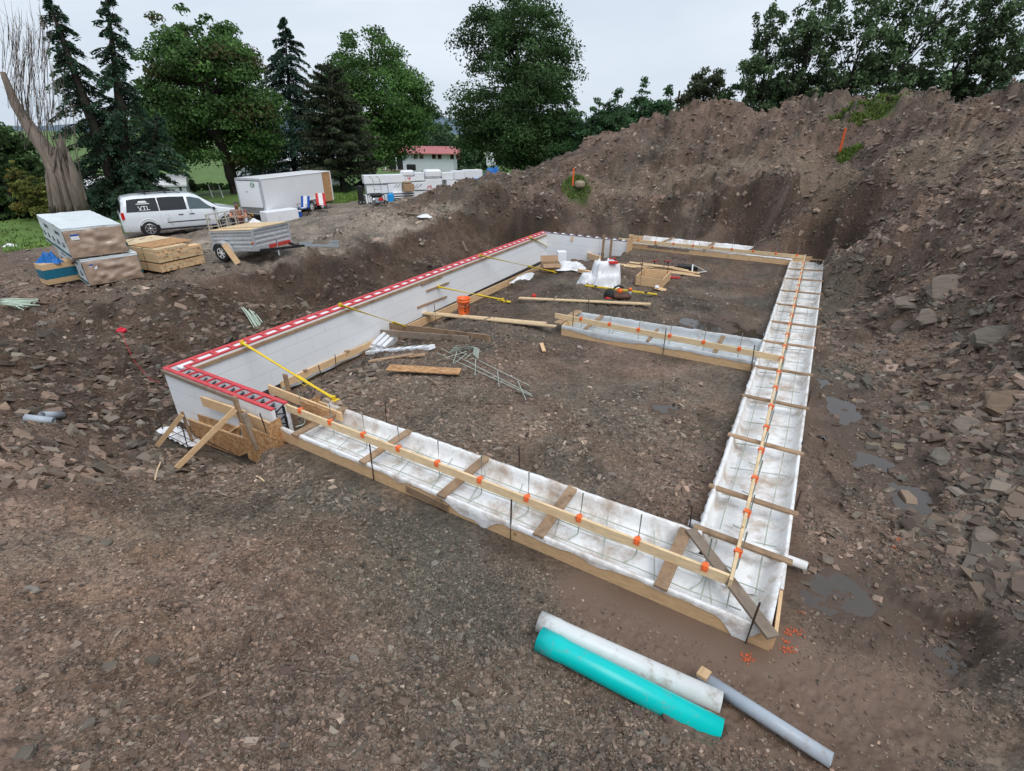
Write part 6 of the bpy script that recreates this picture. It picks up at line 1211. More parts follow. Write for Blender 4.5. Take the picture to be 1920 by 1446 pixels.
def ell(c,r,mt,name,par,n=14):
    mb=MB(); P=[]
    for i in range(n+1):
        th=math.pi*i/n; P.append([Vector(c)+Vector((math.cos(2*math.pi*k/n)*math.sin(th)*r[0],math.sin(2*math.pi*k/n)*math.sin(th)*r[1],math.cos(th)*r[2])) for k in range(n+1)])
    mb.grid(P); return mb.build(name,mt,par,fixn=False)
ell(hc,(.098,.08,.118),skin,'head',man); ell(hc+Vector((.1,0,-.01)),(.018,.014,.024),skin,'nose',man); 
for s_ in(-1,1): ell(hc+Vector((0,s_*.08,0)),(.02,.012,.03),skin,'ear',man); ell(hc+Vector((.088,s_*.032,.02)),(.01,.012,.008),M['black_pl'],'eye',man)
ell(hc+Vector((.085,0,-.055)),(.014,.028,.008),mat('lips',(.3,.1,.08),.6),'mouth',man); ell(hc+Vector((.06,0,-.075)),(.05,.06,.045),mat('dark_stubble',(.16,.09,.06),.9),'beard',man); ell(hc+Vector((-.02,0,.015)),(.09,.084,.09),mat('dark_hair',(.03,.02,.015),.9),'hair',man)
ell(hc+Vector((-.005,0,.055)),(.105,.09,.085),mat('cap_cloth',(.07,.065,.055),.9),'cap',man); mb=MB(); mb.prism([(0,-.07),(.09,-.06),(.115,0),(.09,.06),(0,.07)],.012,hc+Vector((.07,0,.05)),(Vector((.97,0,-.2)),Vector((0,1,0)),Vector((.2,0,.97)))); mb.build('cap_peak',mat('cap_peak_cloth',(.16,.14,.11),.9),man)
# ---------------- enclosed cargo trailer ----------------
a,b=G(503,418,-.3),G(627,390,-.3); fwd=yaw(a,b); L=(b-a).length; lf=Vector((-fwd.y,fwd.x,0)); et=thing('cargo_trailer','white enclosed cargo trailer with open rear ramp corner and strand board nose','trailer',tuple(a)); ax=(fwd,lf,UP); Wd=1.5; zb=.42; ht=2.12; za=tz(a.x,a.y); a=Vector((a.x,a.y,za))
mb=MB(); mb.box(a+fwd*(L*.43)+UP*(zb+(ht-zb)/2),(L*.86,.04,ht-zb),ax=ax); mb.build('side_wall',M['white_paint'],et)
mb=MB(); mb.box(a+fwd*(L*.5)+lf*Wd+UP*(zb+(ht-zb)/2),(L,.04,ht-zb),ax=ax); mb.build('side_wall',M['white_paint'],et)
mb=MB(); mb.box(a+fwd*(L*.5)+lf*Wd/2+UP*(ht+.025),(L+.06,Wd+.1,.05),ax=ax,bev=.015); mb.build('roof',M['white_paint'],et)
mb=MB(); mb.box(a+fwd*(L*.93)-lf*.0+UP*(zb+(ht-zb)/2),(L*.13,.035,ht-zb-.02),ax=ax); mb.build('strand_board_patch',M['osb'],et)
mb=MB(); mb.box(a+fwd*(L*.998)+lf*Wd/2+UP*(zb+(ht-zb)/2),(.04,Wd,ht-zb),ax=ax); mb.box(a+fwd*(L*.998)-lf*.02+UP*(zb+(ht-zb)/2),(.07,.06,ht-zb),ax=ax); mb.build('front_wall',M['white_paint'],et)
mb=MB(); 
for u_ in(0,Wd): mb.box(a+lf*u_+UP*(zb+(ht-zb)/2)-fwd*.02,(.08,.07,ht-zb),ax=ax)
mb.box(a+lf*Wd/2+UP*ht-fwd*.02,(.08,Wd,.1),ax=ax); mb.box(a+lf*Wd/2+UP*zb-fwd*.02,(.08,Wd,.1),ax=ax); mb.build('rear_frame',M['galv'],et)
mb=MB(); mb.box(a+lf*(Wd/2)+UP*(1.38)-fwd*.06,(.05,Wd-.12,1.3),ax=(fwd,lf,UP)); mb.build('rear_door',M['white_paint'],et)
mb=MB(); mb.box(a+lf*(Wd/2)+UP*.62-fwd*.05,(.04,Wd-.1,.36),ax=ax); mb.build('grey_kick_panel',mat('weathered_grey_panel',(.2,.2,.19),.8,var=.3,vs=6),et)
mb=MB(); mb.lathe(a+lf*.45+UP*1.86-fwd*.09,[(.1,0),(.13,0),(.13,.01),(.1,.01)],20,ax=(lf,UP,-fwd)); mb.build('green_sign',M['green_pl'],et)
mb=MB(); mb.box(a+lf*.42+UP*1.86-fwd*.092,(.01,.12,.04),ax=ax); mb.box(a+lf*.9+UP*1.5-fwd*.092,(.01,.12,.03),ax=ax); mb.build('door_mark',M['black_pl'],et)
mb=MB(); mb.box(a+fwd*L/2+lf*Wd/2+UP*(zb-.07),(L,Wd-.1,.12),ax=ax); mb.build('chassis',mat('mossy_beam',(.09,.09,.06),.9,var=.3),et)
for k in(.60,.77): wheel(et,a+fwd*(L*k)-lf*.06+UP*.33,.33,.22,side=1,rim=.6,spokes=8,ax=(fwd,UP,-lf),rimmat=M['white_paint'])
mb=MB(); mb.box(a+fwd*(L*.685)-lf*.06+UP*.72,(L*.32,.26,.03),ax=ax,bev=.01); mb.build('mudguard',M['galv'],et)
def chair(px,py,mt,stripe,label,rz,tip=0):
    q=onG(px,py); t=localthing('folding_chair',label,'folding chair',tuple(q),'folding chairs beside the cargo trailer',rz=rz); 
    mb=MB(); 
    for s_ in(-1,1): mb.beam((-.2,s_*.27,.0),(.25,s_*.27,.42),.03,.03); mb.beam((.25,s_*.27,.0),(-.2,s_*.27,.45),.03,.03); mb.tube([(.0,s_*.27,.4),(.22,s_*.27,.62),(-.2,s_*.27,.62)],.015,6)
    mb.build('frame',M['black_pl'],t)
    for nm,(c0,c1) in (('seat',((.25,0,.42),(-.2,0,.42))),('back',((-.2,0,.45),(-.36,0,1.02)))):
        mb=MB(); mb.beam(c0,c1,.54,.02,up=Vector((.3,0,1)) if nm=='back' else UP); mb.build(nm,mt,t); mb=MB(); u=Vector(c0).lerp(Vector(c1),.5); nn_=(Vector(c1)-Vector(c0)).normalized(); e=Vector((0,1,0)).cross(nn_); e=e if (e.x+e.z)>0 else -e; mb.beam(Vector(c0)+e*.013,Vector(c1)+e*.013,.24,.006,up=e); mb.build('stripe',stripe,t)
chair(572,405,M['blue_pl'],M['white_pl'],'blue and white folding chair beside the cargo trailer wheels',math.radians(-100)); chair(605,398,RP,M['white_pl'],'red and white folding chair beside the cargo trailer wheels',math.radians(-70))
block(onG(527,415)-Vector((0,0,.02)),(1.9,.65,.62),math.atan2(fwd.y,fwd.x)-.32,M['web'],'foam_pack','white wrapped foam pack on the ground before the cargo trailer','foam pack',bev=.03)
q=onG(558,407); t=thing('cool_box','small blue cool box with white lid beside the foam pack','cool box',tuple(q)); block(q,(.5,.35,.3),.3,M['blue_pl'],'box_body',0,0,parent=t,bev=.02); block(q+UP*.3,(.52,.37,.06),.3,M['white_pl'],'lid',0,0,parent=t,bev=.02)
lump(tuple(onG(478,422)),(.5,.35),.3,41,M['web'],'bag','white bag on the ground behind the utility trailer','bag',16,.3)
q=onG(487,412); block(q,(.7,.35,.28),.2,M['black_cloth'],'dark_bag','dark bag in the shade under the cargo trailer rear','bag',bev=.08); mb=MB(); mb.tube([q+Vector((-.35,-.2,.1)),q+Vector((-.3,-.25,.35)),q+Vector((-.2,-.22,.2))],.05,6); mb.build('rag',mat('mustard_rag',(.6,.33,.08),.8),None,'mustard yellow rag beside the dark bag','rag')
# steel channels by the trailer tongue
t=thing('steel_channels','bundle of bright steel channels beside the utility trailer tongue','steel channels',tuple(onG(600,467)))
for k in range(4): mb=MB(); a,b=onG(562,460+2.2*k,.06+.0*k),onG(636,461+2.0*k,.06); mb.beam(a,b,.07,.07); mb.build('channel',mat('bright_galvanised',(.5,.56,.6),.35,metal=.6,var=.08),t)
# ---------------- stacks of foam blocks ----------------
a0,b0=G(683,386,-.2),G(960,346,-.2); sdir=yaw(a0,G(790,379,-.2)); sdir=(sdir+Vector((.25,0,0))).normalized(); a0.z=tz(a0.x,a0.y)
def zp(x,y): return PLv(670+x/6.857,300+y/6.857,a0,sdir)
FB=[((118,445,392,565),'lowest foam block at the left end of the stacks'),((130,318,392,440),'foam block with dark gap, second from the ground at the left end'),((90,192,370,312),'long top foam block at the left end of the stacks'),((372,188,612,300),'top foam block right of the long left one'),((402,302,572,425),'foam block with grey tick marks left of the carton'),
 ((705,282,885,392),'foam block with grey tick marks right of the carton'),((735,395,950,520),'foam block low on the dirt right of the flat sheets'),((618,217,745,280),'small foam block with a red mark under the white bag'),((746,160,865,272),'square foam block right of the white bag'),((882,238,1090,392),'foam block with red strap below the rounded pack'),
 ((1096,158,1245,262),'foam block with wrapped lid in the middle of the stacks'),((1248,142,1385,256),'foam block upper row right of middle'),((1388,126,1615,246),'top foam block at the right end, with diagonal crease'),((1150,262,1270,345),'lower foam block behind the dirt heap, left'),((1272,262,1385,380),'lower foam block behind the dirt heap, middle'),((1388,258,1680,385),'lower foam block behind the dirt heap, right end'),((1885,178,1985,260),'foam block alone right of the blue tarp')]
sn=Vector((-sdir.y,sdir.x,0)); fo=mat('wrapped_foam',(.78,.80,.83),.5,var=.04,vs=2,bump=.35,bs=5)
def fpack(r,label,dep=.62,name='foam_pack',mt=None,bev=.015,cat='foam pack',group='stacked foam packs behind the dirt heap',off=0):
    A_,B_=zp(r[0]+2,r[3]),zp(r[2]-2,r[1]); h=abs(B_.z-A_.z)-.012; w_=((B_-A_)-UP*(B_.z-A_.z)).length; c=(A_+B_)/2+sn*(dep/2+off); 
    mb=MB(); mb.box(c,(w_,dep,h),ax=(sdir,sn,UP),bev=bev); o=mb.build(name,mt or fo,None,label,cat,group); return c,w_,h
for r,lb in FB: fpack(r,lb,dep=.62+.1*((r[0]//7)%3),off=.03*((r[0]//11)%4))
for i in range(5): fpack((452+6*(i%3),405+30*i,738-8*(i%2),433+30*i),f'{ORD[i]} from top of five thin white foam sheets lying flat',dep=.8,name='foam_sheet',off=-.12,cat='foam sheet')
fpack((882,122,1088,238),'rounded white wrapped pack on top of the stacks',dep=.7,bev=.12,mt=M['web']); fpack((572,132,732,215),'crumpled white bag on top of the stacks left of middle',dep=.5,bev=.09,mt=M['web'],name='white_bag')
c,w_,h=fpack((582,300,706,402),'large brown carton standing among the foam packs',dep=.4,mt=M['card'],name='carton',off=-.45,cat='box',group=None)
fpack((575,272,670,298),'crumpled brown paper on top of the large carton',dep=.3,mt=M['card'],name='brown_paper',off=-.35,cat='paper',group=None); fpack((1215,330,1270,375),'small brown carton at the dirt heap edge before the foam packs',dep=.3,mt=M['card'],name='carton',off=-.4,cat='box',group=None)
bl=mat('bright_blue_foam',(.01,.30,.72),.5); fpack((1500,240,1620,262),'bright blue foam strip under the top right foam block',dep=.5,mt=bl,name='blue_foam_board',off=-.06,cat='foam board',group=None,bev=.004); fpack((392,425,455,565),'bright blue sack standing between foam blocks',dep=.3,mt=bl,name='blue_sack',off=-.3,cat='sack',group=None,bev=.06)
q=zp(1755,285)+sn*.3; lump((q.x,q.y,zp(1755,300).z-.3),(1.15,.6),1.15,51,M['blue_tarp'],'blue_tarp','blue tarp draped over cartons at the right end of the foam packs','tarp',22,.12,flat=.45,ang=math.atan2(sdir.y,sdir.x))
for (r,lb) in (((1690,205,1760,290),'left brown carton under the blue tarp'),((1765,170,1880,270),'right brown carton wrapped under the blue tarp')): fpack(r,lb,dep=.4,mt=M['card'],name='carton',off=-.5,cat='box',group=None,bev=.03)
mk=M['grey_pl']; 
def strokes(label,segs,mt,name='pen_mark'):
    mb=MB()
    for x0,y0,x1,y1 in segs: mb.beam(zp(x0,y0)-sn*.012,zp(x1,y1)-sn*.012,.012,.045,up=UP)
    return mb
for (nm,segs,mt_) in (('ticks',((475,352,512,308),(512,355,550,308),(735,360,775,310),(765,360,828,308),(828,308,815,330)),M['grey_pl']),('red',((898,372,915,335),(915,335,958,335),(640,235,690,228),(668,235,672,262),(930,350,965,372)),RP)):
    mb=strokes(nm,segs,mt_); mb.build('tick_mark',mt_,None,'grey tick marks drawn on two foam packs' if nm=='ticks' else 'red straps on the fronts of the foam packs','mark')
# generator and hand truck
q=onG(707,385); t=thing('generator','black portable generator in a tube frame before the foam packs','generator',tuple(q)); ax=(sdir,sn,UP); mb=MB()
for e in(-.28,.28):
    P=[q+sdir*-.42+sn*e+UP*.08,q+sdir*-.42+sn*e+UP*.5,q+sdir*-.34+sn*e+UP*.58,q+sdir*.34+sn*e+UP*.58,q+sdir*.42+sn*e+UP*.5,q+sdir*.42+sn*e+UP*.08,q+sdir*-.42+sn*e+UP*.08]; mb.tube(P,.022,8)
for u in(-.42,.42): mb.tube([q+sdir*u-sn*.28+UP*.5,q+sdir*u+sn*.28+UP*.5],.02,8)
mb.build('tube_frame',M['black_pl'],t); block(q+UP*.1+sdir*.05,(.6,.42,.3),math.atan2(sdir.y,sdir.x),M['grey_pl'],'engine',0,0,parent=t,bev=.05); block(q+UP*.42,(.62,.4,.15),math.atan2(sdir.y,sdir.x),M['black_pl'],'fuel_tank',0,0,parent=t,bev=.05); mb=MB()
mb.lathe(q-sn*.3-sdir*.2+UP*.28,[(0,.03),(.1,.02),(.11,0)],16,ax=(sdir,UP,-sn)); mb.build('recoil_cover',M['chrome'],t); mb=MB(); mb.box(q-sn*.25+sdir*.2+UP*.32,(.25,.03,.16),ax=ax); mb.build('control_panel',RP,t)
for u in(-1,1): wheel(t,q+sdir*.45+sn*(.3*u)+UP*.12,.12,.07,side=1,rim=.5,spokes=5,ax=(sdir,UP,-sn))
q=onG(715,383)+sn*.25; t=thing('hand_truck','tall grey hand truck leaning on the foam packs behind the generator','hand truck',tuple(q)); mb=MB()
for u in(-.2,.2): mb.tube([q+sdir*u,q+sdir*u+UP*1.25-sdir*.1,q+sdir*(u-.28)+UP*1.42],.02,6)
for z in(.3,.7,1.1): mb.tube([q-sdir*.22+UP*z-sdir*.05,q+sdir*.2+UP*z-sdir*.05],.014,6)
mb.build('frame',M['grey_pl'],t); mb=MB(); mb.box(q-sn*.15+UP*.03,(.45,.3,.015),ax=ax); mb.build('toe_plate',M['grey_pl'],t)
q=onG(680,385)+sn*.3; t=thing('cart','black cart on wheels standing at the left end of the foam packs','cart',tuple(q)); mb=MB(); mb.box(q+UP*.7,(.3,.5,.9),ax=ax,bev=.04); mb.build('body',M['black_pl'],t)
for u in(-1,1): wheel(t,q+sdir*(.12*u)-sn*.2+UP*.14,.14,.08,side=1,rim=.5,spokes=5,ax=(sdir,UP,-sn))
# ======================= TREES AND BUILDINGS =======================
M['leaf']=leaf_mat('foliage'); M['bark']=mat('dark_bark',(.05,.04,.032),.95,var=.35,vs=8,bump=.8,bs=12,stretch=(1,1,.25)); M['dead_bark']=mat('grey_dead_bark',(.21,.17,.14),.95,var=.35,vs=8,bump=.8,bs=12,stretch=(1,1,.2))
def leaves(name,parent,P,Nn,s,cols,g,asp=.6,droop=None):
    """one small folded leaf face per point"""
    n=len(P); a=g.normal(0,1,(n,3)); nr=Nn+a*.75; nr/=np.linalg.norm(nr,axis=1)[:,None]+1e-9
    if droop is not None: u=droop+g.normal(0,.35,(n,3))
    else: u=g.normal(0,1,(n,3))
    u-=nr*(u*nr).sum(1)[:,None]; u/=np.linalg.norm(u,axis=1)[:,None]+1e-9; w=np.cross(nr,u); s=(s*g.uniform(.6,1.35,n))[:,None]
    V=np.stack([P-u*s,P+w*s*asp,P+u*s,P-w*s*asp],1).reshape(-1,3)-np.array(OFF[parent.name])
    me=np_mesh(name,V,np.arange(4*n).reshape(n,4),M['leaf'],np.repeat(cols,4,0)); return link_mesh(name,me,parent)
def decid(name,label,base,prof,H,n=9000,leaf=.22,col=(.045,.085,.022),seed=1,lean=(0,0),clumps=70,trunk=.35,csz=.16,cat='tree',group='trees around the site',low=.12,shell=.55,cv=.72,sub=None,limbs=12,bark='bark',tcol=None):
    """prof: list of (height fraction, radius in metres, x shift)"""
    n=int(n*2.5); leaf*=.70; csz*=1.22; clumps=int(clumps*1.25)
    g=np.random.default_rng(seed); t=thing(name,label,cat,tuple(base),group); b=np.array(base); hf=np.array([p[0] for p in prof]); rf=np.array([p[1] for p in prof]); sf=np.array([p[2] if len(p)>2 else 0 for p in prof])
    vd=np.array([base[0],base[1],0.]); vd/=np.linalg.norm(vd); sx=np.array([vd[1],-vd[0],0])   # sideways direction seen from the photo
    axis=lambda h: b+np.outer(h*H,[0,0,1])+np.outer(np.interp(h,hf,sf),sx)
    w=np.interp(np.linspace(hf[0],hf[-1],60),hf,rf)+.15+.3*rf.max(); cdf=np.cumsum(w)/w.sum(); h=np.interp(g.random(clumps),cdf,np.linspace(hf[0],hf[-1],60)); R=np.interp(h,hf,rf); a=g.uniform(0,2*math.pi,clumps); rr=R*np.sqrt(g.uniform(shell**2,1,clumps))*.92
    cc=axis(h)+np.stack([np.cos(a)*rr,np.sin(a)*rr,g.normal(0,.02*H,clumps)],1); cs=H*csz*g.uniform(.5,1.15,clumps)*np.clip(R/(rf.max()+1e-6),.35,1)
    # trunk and limbs
    mb=MB(); tp=[Vector(axis(np.array([q]))[0]) for q in np.linspace(0,.9,10)]; tp[0]=Vector(base)-UP*.3; mb.tube(tp,[trunk*(1-.88*q)*(1.35 if q==0 else 1) for q in np.linspace(0,1,10)],10)
    for k in g.choice(clumps,min(limbs*2,clumps),replace=False):
        h0=max(low*.8,h[k]-g.uniform(.12,.3)); p0=Vector(axis(np.array([h0]))[0]); p1=Vector(cc[k]); m=p0.lerp(p1,.5)+UP*.05*H*g.uniform(-.3,.6); r0=trunk*.38*(1-h0*.7); mb.tube([p0,m,p1],[r0,r0*.6,r0*.15],6)
    mb.build('trunk',M[bark],t)
    per=g.multinomial(n,cs**2/(cs**2).sum()); idx=np.repeat(np.arange(clumps),per); d=g.normal(0,1,(n,3)); d/=np.linalg.norm(d,axis=1)[:,None]; d[:,2]=np.where(g.random(n)<.7,np.abs(d[:,2]),d[:,2])
    P=cc[idx]+d*(cs[idx]*g.uniform(.05,1.15,n)**.55)[:,None]*np.array([1,1,cv]); c0=np.array(col)*1.75; cl=np.exp(g.normal(0,.24,clumps)); c=c0*cl[idx][:,None]*np.exp(g.normal(0,.28,n))[:,None]
    if tcol is not None: k=(g.random(clumps)<.16)[idx]&(g.random(n)<.6); c[k]=np.array(tcol)*np.exp(g.normal(0,.25,k.sum()))[:,None]
    leaves('crown',t,P,d,leaf,c,g); return t
def spruce(name,label,base,H,R,n=9000,seed=1,col=(.022,.045,.026),z0=.04,droop=.35,leaf=.2,tops=None,trunk=.28,gap=.0,group='trees around the site',shift=0,power=.85,dens=34):
    n=int(n*1.5); leaf*=.85
    g=np.random.default_rng(seed); t=thing(name,label,'tree',tuple(base),group); mb=MB(); PP=[];DD=[];CC=[];b=Vector(base)
    vd=Vector((base[0],base[1],0)).normalized(); sx=Vector((vd.y,-vd.x,0))
    for (dx,hh,rr) in (tops or [(0,H,R)]):
        top=b+sx*(dx+shift)+UP*hh; bb=b+sx*dx*.12; ax=lambda q: bb.lerp(top,q); mb.tube([bb-UP*.3]+[ax(q) for q in(.2,.4,.6,.8,.97)],[trunk*1.3,trunk,trunk*.8,trunk*.55,trunk*.3,.02],8)
        nb=int(dens*hh/3)
        for k in range(nb):
            q=z0+(1-z0)*(k+g.random())/nb; L=rr*((1-q)**power+.03)*g.uniform(.6,1.15); a=g.uniform(0,2*math.pi); d=Vector((math.cos(a),math.sin(a),0)); o=ax(q); m=max(2,int(L/.35)); pts=[o+d*(L*s)+UP*(L*(.12*s*2-droop*s*s*1.6+(.25*s if q>.85 else 0))) for s in np.linspace(0,1,5)]
            if L>.4: mb.tube(pts,[.045,.035,.025,.015,.006],4,caps=False)
            nn_=int(n/nb/len(tops or [1])*(L/rr*1.7+.15)); s=g.uniform(.12,1.0,nn_)**.8; sd=np.array([-d.y,d.x,0]); base_=np.array([list(pts[0].lerp(pts[-1],1)) for _ in [0]])
            cur=np.array([list(p) for p in pts]); P=np.stack([np.interp(s,np.linspace(0,1,5),cur[:,i]) for i in range(3)],1); off=g.normal(0,1,nn_)*.20*L*(1.15-s)*.8; P=P+sd*off[:,None]; P[:,2]-=np.abs(g.normal(0,.13,nn_))+np.abs(off)*.25
            PP.append(P); DD.append(np.tile([d.x*.5,d.y*.5,-.55],(nn_,1))+sd*np.sign(off)[:,None]*.5); CC.append(np.array(col)*1.85*(math.exp(g.normal(0,.22)))*np.exp(g.normal(0,.25,nn_))[:,None]*(1+.5*(s[:,None]>.85)))
    mb.build('trunk',M['bark'],t); P=np.concatenate(PP); leaves('crown',t,P,np.tile([0,0,1.],(len(P),1)),leaf,np.concatenate(CC),g,asp=.32,droop=np.concatenate(DD)); return t
def place(pxb,pyt,pxt=None,dist=None,pyb=None,zb=None):   # base on the ground under pixel column at a distance, height reaching pixel row
    if dist is None: b=onG(pxb,pyb)
    else: v=ray(pxb,300); b=Vector((v.x/v.y*dist,dist,0)); b.z=tz(b.x,b.y)
    v=ray(pxt if pxt is not None else pxb,pyt); H=CAMH+v.z/v.y*b.y-b.z; return b,H
def m_px(d,y=200): return d/(FPX*math.cos(PITCH)+(723-y)*math.sin(PITCH))     # metres per photo pixel at forward distance d
b,H=place(205,-25,dist=31); k=m_px(31); spruce('spruce_tree','tall dark spruce with two leaning tops behind the dead tree at left',b,H,4.2,n=30000,seed=2,tops=[(-.4,H*1.03,2.7),(2.2,H*1.03,3.0),(3.0,H*.5,4.0)],z0=.03,droop=.30,leaf=.15,dens=42,trunk=.34)
b,H=place(432,28,dist=44); k=m_px(44); decid('maple_tree','broad green maple with two heads, behind the cargo trailer',b,[(.2,80*k,-5*k),(.35,118*k,-12*k),(.5,120*k,-15*k),(.68,105*k,-5*k),(.82,85*k,-5*k),(.92,62*k,-15*k),(.98,42*k,-25*k)],H,n=30000,leaf=.17,seed=5,clumps=120,trunk=.5,csz=.12,col=(.040,.080,.022),tcol=(.085,.075,.03))
b,H=place(545,30,dist=52,pxt=515); k=m_px(52); spruce('spruce_tree','pointed blue green spruce between the two maples',b,H,135*k,n=30000,seed=7,leaf=.17,col=(.020,.042,.028),shift=30*k,dens=36,power=.9)
b,H=place(665,56,dist=55,pxt=690); k=m_px(55); decid('maple_tree','round green maple right of the pointed spruce',b,[(.18,90*k,25*k),(.35,115*k,40*k),(.55,110*k,48*k),(.75,92*k,50*k),(.9,65*k,48*k),(.98,42*k,40*k)],H,n=26000,leaf=.18,seed=8,clumps=120,trunk=.45,csz=.12,col=(.042,.085,.022))
b,H=place(637,120,dist=47,pxt=610); k=m_px(47); spruce('spruce_tree','wide dark brownish spruce with bare lower trunk, before the round maple',b,H,100*k,n=24000,seed=11,leaf=.17,col=(.034,.042,.024),z0=.14,droop=.1,power=.55,dens=40)
b,H=place(973,-30,dist=66); k=m_px(66); decid('oak_tree','huge dense green broadleaf tree standing alone behind the dirt heap',b,[(.12,85*k,-5*k),(.2,112*k,-5*k),(.35,118*k,0),(.5,112*k,0),(.65,102*k,-5*k),(.8,90*k,-10*k),(.92,62*k,-18*k),(1,30*k,-25*k)],H,n=34000,leaf=.21,seed=12,clumps=170,trunk=.62,csz=.105,col=(.034,.064,.022),shell=.15)
b,H=place(1054,162,dist=62,pxt=1060); k=m_px(62); decid('cedar_tree','dense conical cedar at the right foot of the huge tree',b,[(.06,44*k,0),(.2,47*k,0),(.45,40*k,2*k),(.7,28*k,4*k),(.9,12*k,5*k),(1,3*k,5*k)],H,n=12000,leaf=.15,seed=14,clumps=90,trunk=.2,csz=.10,col=(.030,.062,.022),shell=.5)
for i,(px,pt,w_,d_,lb) in enumerate(((1110,190,32,58,'first small tree right of the cedar, half behind it'),(1143,168,30,60,'second small green tree right of the cedar'),(1190,152,32,62,'third small green tree, tallest between cedar and pole'),(1232,160,30,60,'small green tree just left of the utility pole'))):
    b,H=place(px,pt,dist=d_); k=m_px(d_); decid('young_tree',lb,b,[(.1,w_*k*1.0,0),(.4,w_*k*1.15,0),(.7,w_*k*.9,0),(.88,w_*k*.5,2*k),(1,w_*k*.2,3*k)],H,n=6500,leaf=.2,seed=20+i,clumps=60,trunk=.14,csz=.13,col=(.034,.072,.030),shell=.3)
b,H=place(1300,136,dist=50); k=m_px(50); decid('round_tree','round brownish green tree at the top of the dirt heap',b,[(.3,38*k,0),(.6,42*k,0),(.85,36*k,0),(1,18*k,0)],H,n=7000,leaf=.17,seed=30,clumps=60,trunk=.2,csz=.11,col=(.045,.055,.028),tcol=(.07,.05,.03))
for i,(px,pt,w_,d_) in enumerate(((1355,150,32,48),(1430,140,55,47),(1500,130,60,46),(1580,125,60,45),(1660,120,60,44),(1740,120,60,43),(1800,150,40,43))):
    b,H=place(px,pt,dist=d_); k=m_px(d_); decid('bush',f'{ORD[i]} from left of the dense dark bushes along the crest of the heap',b,[(.15,w_*k,0),(.6,w_*k,0),(.9,w_*k*.7,0),(1,w_*k*.3,0)],H,n=6000,leaf=.17,seed=40+i,clumps=50,trunk=.12,csz=.11,col=(.030,.056,.022),shell=.2,cat='bush',group='bushes along the heap crest',limbs=4)
for i,(px,pxt,pt,w_,d_,lb) in enumerate(((1410,1395,25,36,45,'first tall wind blown poplar from the left on the crest'),(1462,1470,-20,46,44,'second tall wind blown poplar from the left on the crest'),(1545,1560,-40,58,43,'third tall wind blown poplar, densest, from the left on the crest'),(1600,1660,-40,55,42,'fourth tall poplar on the crest, leaning right'),(1690,1760,-35,50,42,'fifth tall poplar on the crest, leaning right'),(1740,1850,0,45,42,'rightmost tall poplar, leaning far right'))):
    b,H=place(px,pt,pxt=pxt,dist=d_); k=m_px(d_); s=(pxt-px)*k*1.2; decid('poplar_tree',lb,b,[(.25,w_*k*.5,0),(.45,w_*k*1.0,s*.3),(.62,w_*k*1.15,s*.5),(.8,w_*k*1.1,s*.8),(1,w_*k*.7,s*1.15)],H,n=3100,leaf=.17,seed=60+i,clumps=95,trunk=.17,cv=1.35,csz=.040,col=(.054,.086,.040),shell=.1,limbs=30,group='tall poplars on the heap crest')
for i,(px,pt,w_,d_,cl,lb) in enumerate(((1835,122,40,60,(.05,.09,.045),'pale green tree far right beyond the poplars'),(1878,140,30,55,(.035,.06,.03),'dark small tree at the right behind the heap'),(1915,98,30,44,(.028,.05,.022),'dark tree cut by the right picture edge'),(1800,165,30,70,(.04,.08,.04),'far small tree right of the bushes'))):
    b,H=place(px,pt,dist=d_); k=m_px(d_); decid('small_tree',lb,b,[(.1,w_*k,0),(.5,w_*k*1.1,0),(.85,w_*k*.7,0),(1,w_*k*.25,0)],H,n=5000,leaf=.2,seed=80+i,clumps=50,trunk=.15,csz=.13,col=cl,shell=.2)
for i,(px,pt,w_,d_,lb) in enumerate(((817,195,18,100,'slender distant tree right of the round maple'),(838,232,16,105,'distant tree left of the huge tree, behind the red roofed house'),(868,255,22,100,'low distant tree just left of the huge tree'),(905,262,30,105,'low green shrub far behind the huge tree, left'),(1010,262,34,110,'low green shrub far behind the huge tree, right'))):
    b,H=place(px,pt,dist=d_); k=m_px(d_); decid('distant_tree',lb,b,[(.05,w_*k,0),(.5,w_*k*1.1,0),(.85,w_*k*.8,0),(1,w_*k*.3,0)],H,n=3500,leaf=.3,seed=90+i,clumps=45,trunk=.15,csz=.12,col=(.045,.08,.04),shell=.1)
for i,(px,pt,w_,d_,lb) in enumerate(((-40,200,70,36,'dark green tree cut by the left picture edge'),(35,238,55,38,'dark green tree behind the dead trunk at far left'),(95,300,45,36,'dark bush behind the dead trunk'),(-10,330,60,31,'dark bush low at the left picture edge'),(300,330,60,48,'low dark bush left of the white sided building'),(385,345,45,52,'round clipped bush behind the van'),(1075,275,30,80,'low shrub between huge tree and cedar'))):
    b,H=place(px,pt,dist=d_); k=m_px(d_); decid('bush' if 'bush' in lb or 'shrub' in lb else 'dark_tree',lb,b,[(.03,w_*k*.9,0),(.4,w_*k*1.05,0),(.8,w_*k*.8,0),(1,w_*k*.3,0)],H,n=7500,leaf=.17,seed=110+i,clumps=60,trunk=.15,csz=.15,col=(.030,.055,.018),shell=.3,cat='bush' if 'bush' in lb or 'shrub' in lb else 'tree')
b,H=place(50,305,dist=30,pxt=25); k=m_px(30); decid('young_tree','young yellowing tree before the dark bushes at far left',b,[(.1,45*k,0),(.45,40*k,-5*k),(.75,24*k,-15*k),(1,8*k,-25*k)],H,n=2600,leaf=.11,seed=131,clumps=55,trunk=.06,csz=.11,col=(.09,.10,.025),tcol=(.16,.12,.03),shell=.2)
